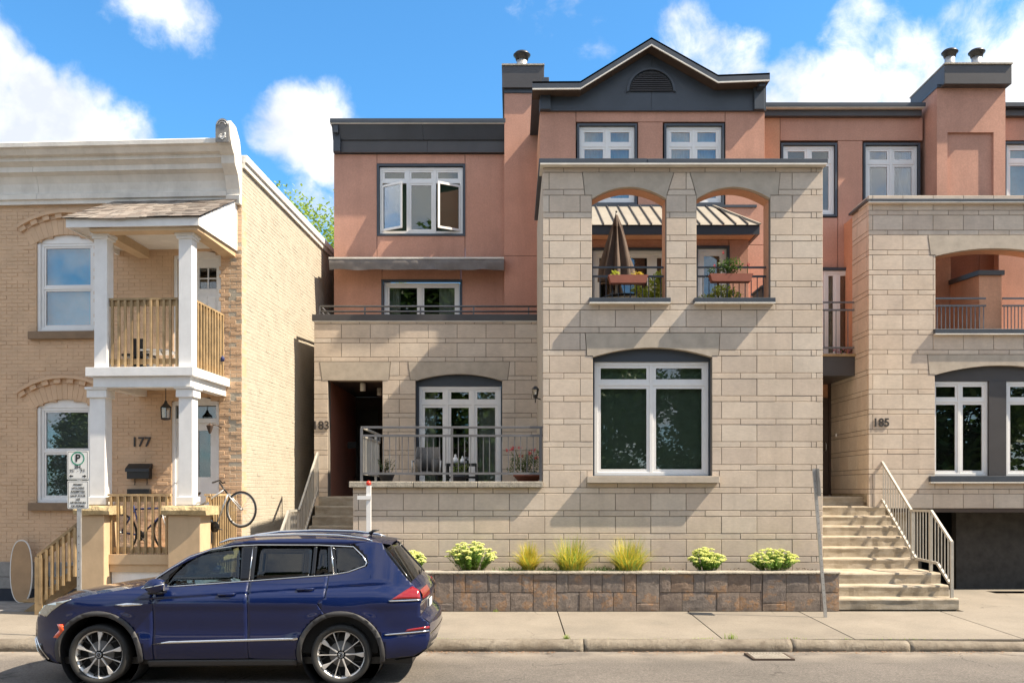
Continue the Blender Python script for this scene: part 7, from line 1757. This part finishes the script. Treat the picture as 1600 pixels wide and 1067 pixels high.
# board leaning on the wall
lb = thing('leaning_board', f177(U(20, .45), .45, .17), 'long oval wooden board with pale edge leaning on the wall at the far left', 'board')
w1 = .40; uc = U(24, .4); u1 = U(18, .4); zb0_, zb1_ = .18, H(844, 24, .3)
def bp(r, n=40):
    o = []
    for k in range(n):
        a = 2*pi*k/n; c_, s_2 = cos(a), sin(a); ex_ = 2.6
        o.append((math.copysign(abs(c_)**(2/ex_), c_)*(.215-r), math.copysign(abs(s_2)**(2/2.2), s_2)*((zb1_-zb0_)/2-r)))
    return o
def bmap(u, v, d): t = (v+(zb1_-zb0_)/2)/(zb1_-zb0_); return f177(uc+.04+u-.14*(t-.5), .40-.24*t+d, zb0_+t*(zb1_-zb0_)+.0)
m = MB(bmap); P = bp(.018); m.prism(P, -.012, .012, 'z'); m.build('deck', 'board_wood', lb)
MB(bmap).tube([(a, b, 0) for a, b in bp(.008)], .014, 6, closed=True).build('edge_rail', 'cornice_paint', lb)
# ================================================================= PLANTS
def leaf(m, p, L_, W_, a, tilt, mi=0, roll=0.):
    d = Vector((cos(a)*cos(tilt), sin(a)*cos(tilt), sin(tilt))); s = Vector((-sin(a), cos(a), 0))*cos(roll)+Vector((0, 0, 1))*sin(roll)
    m.add([p, p+d*L_*.5+s*W_*.5, p+d*L_, p+d*L_*.5-s*W_*.5], [(0, 1, 2, 3)], mi)
def sedum(name_lab, px, w_px, h_px, yb=15.75):
    random.seed(int(px)); sc = F/yb; cx = X(px, yb); W_ = w_px/sc/2; Hh = h_px/sc; base = pz1-.0
    t = thing('sedum_plant', (cx, yb, base), name_lab, 'plant', 'flowering sedum mounds in the planter')
    m = MB(); fl = MB(); stm = MB()
    heads = []
    for k in range(int(44+W_*95)):
        r = math.sqrt(random.random()); a = random.uniform(0, 2*pi); x_ = cx+W_*.93*r*cos(a); y2 = yb+min(W_, .32)*.8*r*sin(a); top = base+Hh*(1-.42*r**2.2)*random.uniform(.74, 1.06)-.03
        heads.append((x_, y2, top, random.uniform(.036, .058)))
    for (x_, y2, top, r) in heads:
        b = Vector((cx+(x_-cx)*.45, yb+(y2-yb)*.45, base)); tp = Vector((x_, y2, top)); stm.tube([b, b.lerp(tp, .6)+Vector((0, 0, .03)), tp], .005, 4)
        for q in range(22):
            tt = random.uniform(.25, .97); p = b.lerp(tp, tt); leaf(m, p, random.uniform(.04, .07), random.uniform(.022, .036), random.uniform(0, 6.3), random.uniform(-.1, .9))
        for q in range(26):
            a = random.uniform(0, 6.3); rr = r*math.sqrt(random.random()); hh = math.sqrt(max(0, 1-(rr/r)**2))*r*.55
            p = tp+Vector((rr*cos(a), rr*sin(a), hh)); s2 = random.uniform(.008, .014)
            fl.add([p+Vector((s2, 0, 0)), p+Vector((0, s2, 0)), p+Vector((-s2, 0, 0)), p+Vector((0, -s2, 0)), p+Vector((0, 0, s2)), p+Vector((0, 0, -s2))], [(0, 1, 4), (1, 2, 4), (2, 3, 4), (3, 0, 4), (1, 0, 5), (2, 1, 5), (3, 2, 5), (0, 3, 5)])
    m.build('leaves', 'sedum_leaf', t); fl.build('flower_heads', 'sedum_flower', t); stm.build('stems', 'grass_green', t)
sedum('sedum mound half hidden behind the rear of the blue car', 645, 44, 34); sedum('wide rounded sedum mound just right of the blue car', 736, 82, 48)
sedum('small sedum mound right of the ornamental grasses', 1104, 60, 38); sedum('wide loose sedum mound nearest the wide stairs', 1208, 84, 36)
def orn_grass(lab, px, w_px, h_px, yb=15.72, rusty=.5):
    random.seed(int(px)); sc = F/yb; cx = X(px, yb); W_ = w_px/sc/2; Hh = h_px/sc; base = pz1
    t = thing('grass_clump', (cx, yb, base), lab, 'grass', 'ornamental grasses in the planter')
    a_ = MB(); b_ = MB()
    for k in range(800):
        r = W_*.42*math.sqrt(random.random()); a = random.uniform(0, 6.3); p = Vector((cx+r*cos(a), yb+r*sin(a)*.7, base))
        up = random.random() < .5
        h = Hh*random.uniform(.55, 1.05)*(1 if up else .8); lean = random.uniform(.03, .38) if up else random.uniform(.5, 1.25)
        aa = a+random.uniform(-.5, .5)
        if not up: h = min(h, W_*1.9/lean)*random.uniform(.7, 1.1)
        blade(a_ if random.random() < rusty else b_, p, h, aa, lean, random.uniform(.007, .013) if up else random.uniform(.012, .018), seg=4)
    a_.build('ripe_blades', 'grass_blade', t); b_.build('green_blades', 'grass_green', t)
orn_grass('narrow upright yellow grass clump right of the wide sedum', 826, 44, 52, rusty=.75); orn_grass('middle spreading green and yellow grass clump', 893, 90, 62, rusty=.55); orn_grass('rust tinged spreading grass clump left of the small sedum', 982, 96, 60, rusty=.6)
# low cover in the bed
m = MB(); random.seed(5)
for k in range(700):
    cxp = random.choice([random.gauss(800, 12), random.gauss(855, 14), random.gauss(938, 16), random.gauss(950, 20), random.uniform(700, 1050)])
    y2 = random.uniform(15.5, 15.95); blade(m, Vector((X(cxp, y2), y2, pz1)), random.uniform(.06, .16), random.uniform(0, 6.3), random.uniform(.5, 1.2), .012)
m.build('ground_cover', 'leaf_green', kind='stuff')
m = MB()
for k in range(260):
    cxp = random.choice([random.gauss(1255, 12), random.gauss(1150, 10), random.gauss(1045, 10)]); y2 = random.uniform(15.6, 15.98)
    leaf(m, Vector((X(cxp, y2), y2, pz1+random.uniform(0, .05))), random.uniform(.03, .08), .03, random.uniform(0, 6.3), random.uniform(-.2, .5))
m.build('dry_leaves', 'bark', kind='stuff')
def bush(m, c, rx, ry, rz_, n, ls, mi=0, hollow=.3):
    for k in range(n):
        v = Vector((random.gauss(0, 1), random.gauss(0, 1), random.gauss(0, 1))).normalized()*(hollow+(1-hollow)*random.random()**.5)
        p = Vector(c)+Vector((v.x*rx, v.y*ry, v.z*rz_)); leaf(m, p, ls*random.uniform(.6, 1.3), ls*random.uniform(.4, .7), random.uniform(0, 6.3), random.uniform(-.6, 1.), mi, random.uniform(-1, 1))
# window boxes in the loggia
def flower_box(lab, a, b, py0, py1, kind):
    random.seed(int(a)); yb = 16.25; x0, x1 = X(a, yb), X(b, yb); z1, z0 = Y(py0, yb), Y(py1, yb)
    t = thing('flower_box', ((x0+x1)/2, yb, z0), lab, 'flower box', 'flower boxes hung on the loggia railings')
    MB().prism([(x0+.03, z0), (x1-.03, z0), (x1, z1-.03), (x1+.01, z1-.03), (x1+.01, z1), (x0-.01, z1), (x0-.01, z1-.03), (x0, z1-.03)], yb-.09, yb+.09, 'y').build('trough', 'terracotta' if kind == 0 else 'dark_pot' if False else 'terracotta', t)
    m = MB()
    if kind == 0:
        bush(m, (X(962, yb), yb, z1+.03), .09, .07, .06, 90, .05); bush(m, (X(995, yb), yb, z1+.02), .14, .07, .05, 90, .045, 1)
        m.build('plants', ['lime_leaf', 'grass_blade'], t)
    else:
        bush(m, (X(1140, yb), yb, z1+.15), .24, .1, .15, 420, .055); bush(m, (X(1112, yb), yb, z1+.06), .1, .08, .08, 80, .04)
        for k in range(10): m.tube([(X(1140, yb)+random.uniform(-.08, .08), yb, z1), (X(1140, yb)+random.uniform(-.2, .2), yb, z1+.15)], .006, 4)
        m.build('plants', 'leaf_green', t)
        f = MB()
        for (px, py) in ((1168, 413), (1130, 395), (1117, 416), (1170, 415)): bush(f, (X(px, yb), yb, Y(py, yb)), .03, .03, .03, 24, .025, hollow=0)
        f.build('blossoms', 'flower_red', t); MB().tube([(X(1168, yb), yb, z1), (X(1168, yb), yb, Y(414, yb))], .006, 4).build('stem', 'leaf_green', t)
flower_box('terracotta trough with lime leaves hung on the left loggia railing', 951, 1011, 431, 443.5, 0); flower_box('terracotta trough with bushy green plant and red blooms on the right loggia railing', 1109, 1174, 429, 441, 1)
def vine(lab, blobs, yb, mt, ls=.06, pot=None, cat='plant', name='potted_plant', grp=None, mi2='leaf_green'):
    random.seed(int(blobs[0][0])); t = thing(name, (X(blobs[0][0], yb), yb, Y(blobs[-1][1], yb)), lab, cat, grp)
    m = MB()
    for (px, py, rx, rz_, n) in blobs: bush(m, (X(px, yb), yb, Y(py, yb)), rx*yb/F, min(rx*yb/F, .2), rz_*yb/F, n, ls, 0 if random.random() < .7 else 1)
    px, py = blobs[0][0], blobs[0][1]
    for k in range(8): m.tube([(X(px, yb)+random.uniform(-.05, .05), yb, Y(blobs[-1][1], yb)-.1), (X(px, yb)+random.uniform(-.15, .15), yb+random.uniform(-.1, .1), Y(py, yb))], .006, 4, mi=1)
    m.build('foliage', [mt, mi2], t)
    return t
t = vine('bright lime leafed climber at the right end of the left loggia arch', [(1028, 432, 8, 7, 90), (1025, 445, 12, 8, 160), (1010, 460, 18, 10, 260), (1028, 462, 12, 12, 200), (995, 452, 8, 6, 60), (1035, 440, 5, 12, 80)], 16.8, 'lime_leaf', .07)
MB().lathe([(.13, 0), (.17, .22), (.18, .24)], (X(1015, 16.8), 16.8, floor5), 14).build('pot', 'terracotta', t)
t = vine('bushy lime and green plant on the floor of the right loggia arch', [(1130, 456, 18, 9, 260), (1105, 468, 12, 6, 120), (1145, 464, 14, 9, 220), (1092, 470, 5, 5, 40)], 16.8, 'lime_leaf', .065)
MB().lathe([(.13, 0), (.17, .22), (.18, .24)], (X(1130, 16.8), 16.8, floor5), 14).build('pot', 'terracotta', t)
# terrace plants
def pot(t, px, yb, py0, py1, r, mt): z1, z0 = Y(py0, yb), Y(py1, yb); MB().lathe([(r*.72, z0), (r, z1-.04), (r*1.08, z1-.04), (r*1.08, z1)], (X(px, yb), yb, 0), 18).build('pot', mt, t)
t = thing('geranium_pot', (X(818, 16.9), 16.9, 2.3), 'red geraniums in a dark round pot at the right end of the terrace', 'potted plant')
random.seed(4); m = MB()
for (px, py, rx, rz_, n) in ((812, 722, 16, 14, 300), (830, 728, 14, 16, 260), (798, 735, 7, 8, 60), (838, 712, 6, 10, 60)): bush(m, (X(px, 16.9), 16.9, Y(py, 16.9)), rx*16.9/F, .18, rz_*16.9/F, n, .045, 0)
for k in range(14): m.tube([(X(820, 16.9)+random.uniform(-.1, .1), 16.9, 2.5), (X(818, 16.9)+random.uniform(-.25, .25), 16.9+random.uniform(-.1, .1), random.uniform(2.7, 3.1))], .005, 4)
m.build('foliage', 'leaf_green', t); m = MB()
for (px, py) in ((793, 704), (803, 699), (799, 702), (814, 713), (812, 699), (834, 703), (828, 708), (838, 715)): bush(m, (X(px, 16.75), 16.75, Y(py, 16.75)), .045, .04, .035, 36, .03, hollow=0)
m.build('blossoms', 'flower_red', t); pot(t, 825, 16.9, 741, 752, .26, 'terracotta')
def twigs(lab, px, w_, py0, py1, yb, n, mt):
    random.seed(int(px)); t = thing('potted_plant', (X(px, yb), yb, 2.3), lab, 'potted plant'); m = MB()
    for k in range(n):
        b = Vector((X(px, yb)+random.uniform(-.08, .08), yb, Y(py1, yb))); tp = Vector((X(px+random.uniform(-w_, w_), yb), yb+random.uniform(-.1, .1), Y(py0+random.uniform(0, (py1-py0)*.45), yb)))
        m.tube([b, b.lerp(tp, .5)+Vector((random.uniform(-.03, .03), 0, .03)), tp], .004, 3, mi=1)
        for q in range(16): leaf(m, b.lerp(tp, random.uniform(.3, 1))+Vector((random.uniform(-.02, .02), random.uniform(-.02, .02), 0)), .04, .02, random.uniform(0, 6.3), random.uniform(-.3, 1.))
    m.build('foliage', [mt, 'bark'], t); pot(t, px, yb, py1-3, 752, .15, 'dark_pot')
twigs('sparse twiggy plant in a dark pot beside the terrace railing corner', 604, 16, 714, 742, 17.2, 16, 'leaf_green')
twigs('low yellow green plant in a pot in front of the dark terrace table', 718, 18, 722, 745, 17.4, 18, 'grass_green')
m = MB(); random.seed(9); bush(m, (X(1497, 18.8), 18.85, Y(521, 18.8)), .45, .1, .10, 260, .06); o = m.build('trailing_plant', 'leaf_green', None); tag(o, 'low dark green plant along the sill of the far right arch', 'plant')
# ================================================================= TREES
def make_tree(name, lab, loc, h, cr, seed, mt='leaf_green', nclump=70, per=130, ls=.16, trunk=.35, group=None, low=.35):
    random.seed(seed); t = thing(name, loc, lab, 'tree', group); m = MB(); base = Vector(loc); top = base+Vector((0, 0, h*.8))
    m.tube([base, base.lerp(top, .3)+Vector((.1, 0, 0)), base.lerp(top, .6)+Vector((-.1, .1, 0)), top], [trunk, trunk*.75, trunk*.45, trunk*.12], 10)
    cl = []
    for k in range(nclump):
        a = random.uniform(0, 6.3); zz = random.uniform(low, 1.); rr = cr*math.sqrt(max(.02, 1-((zz-(low+.3))/(1.02-low)*1.35)**2))*random.uniform(.35, 1.); c = base+Vector((rr*cos(a), rr*sin(a), zz*h)); cl.append(c)
        if k % 3 == 0: s0 = base+Vector((0, 0, h*max(.2, zz-.28))); m.tube([s0, s0.lerp(c, .5)+Vector((0, 0, .25)), c], [trunk*.22, trunk*.12, .02], 5)
    m.build('trunk', 'bark', t); lv = MB()
    for c in cl:
        R0 = cr*random.uniform(.16, .30)
        for q in range(per):
            v = Vector((random.gauss(0, 1), random.gauss(0, 1), random.gauss(0, .75))); v *= R0*.6
            leaf(lv, c+v, ls*random.uniform(.6, 1.3), ls*random.uniform(.5, .8), random.uniform(0, 6.3), random.uniform(-.8, .8), 0, random.uniform(-1, 1))
    lv.build('crown', mt, t); return t
make_tree('leafy_tree', 'green tree top rising behind the gap between the tan house and the orange storey', (-9.6, 46, 0), 17.4, 4.2, 31, 'grass_green', 90, 170, .22)
tA = make_tree('broad_tree', 'broad maple across the street, mirrored in the ground-floor windows', (-6, -12, 0), 17.5, 5.2, 5, 'leaf_dark', 190, 120, .52, low=.10)
kids_index()
for i, (x, y, s_, rz2) in enumerate(((5, -13, .58, 1.), (10.5, -13, .56, .3), (16, -14, .9, 2.), (25, -13, 1.0, 3.3), (-16.5, -13, .40, 4.), (-26, -13, .40, .5), (0.5, -13, .52, 5.), (35, -14, .6, 1.4), (-37, -14, .55, 2.7))):
    c = copy_tree(tA, loc=(x, y, 0), rz=rz2, scale=s_)
    c['label'] = 'street tree across the road behind the viewer, %s' % ('short one facing the big window', 'short one right of it', 'tall one facing the right stairs', 'tallest one facing the garage', 'one facing the tan house', 'one beyond the tan house', 'small one standing back from the kerb', 'far one to the right', 'far one to the left')[i]
    c['group'] = 'trees across the street'
tA['group'] = 'trees across the street'
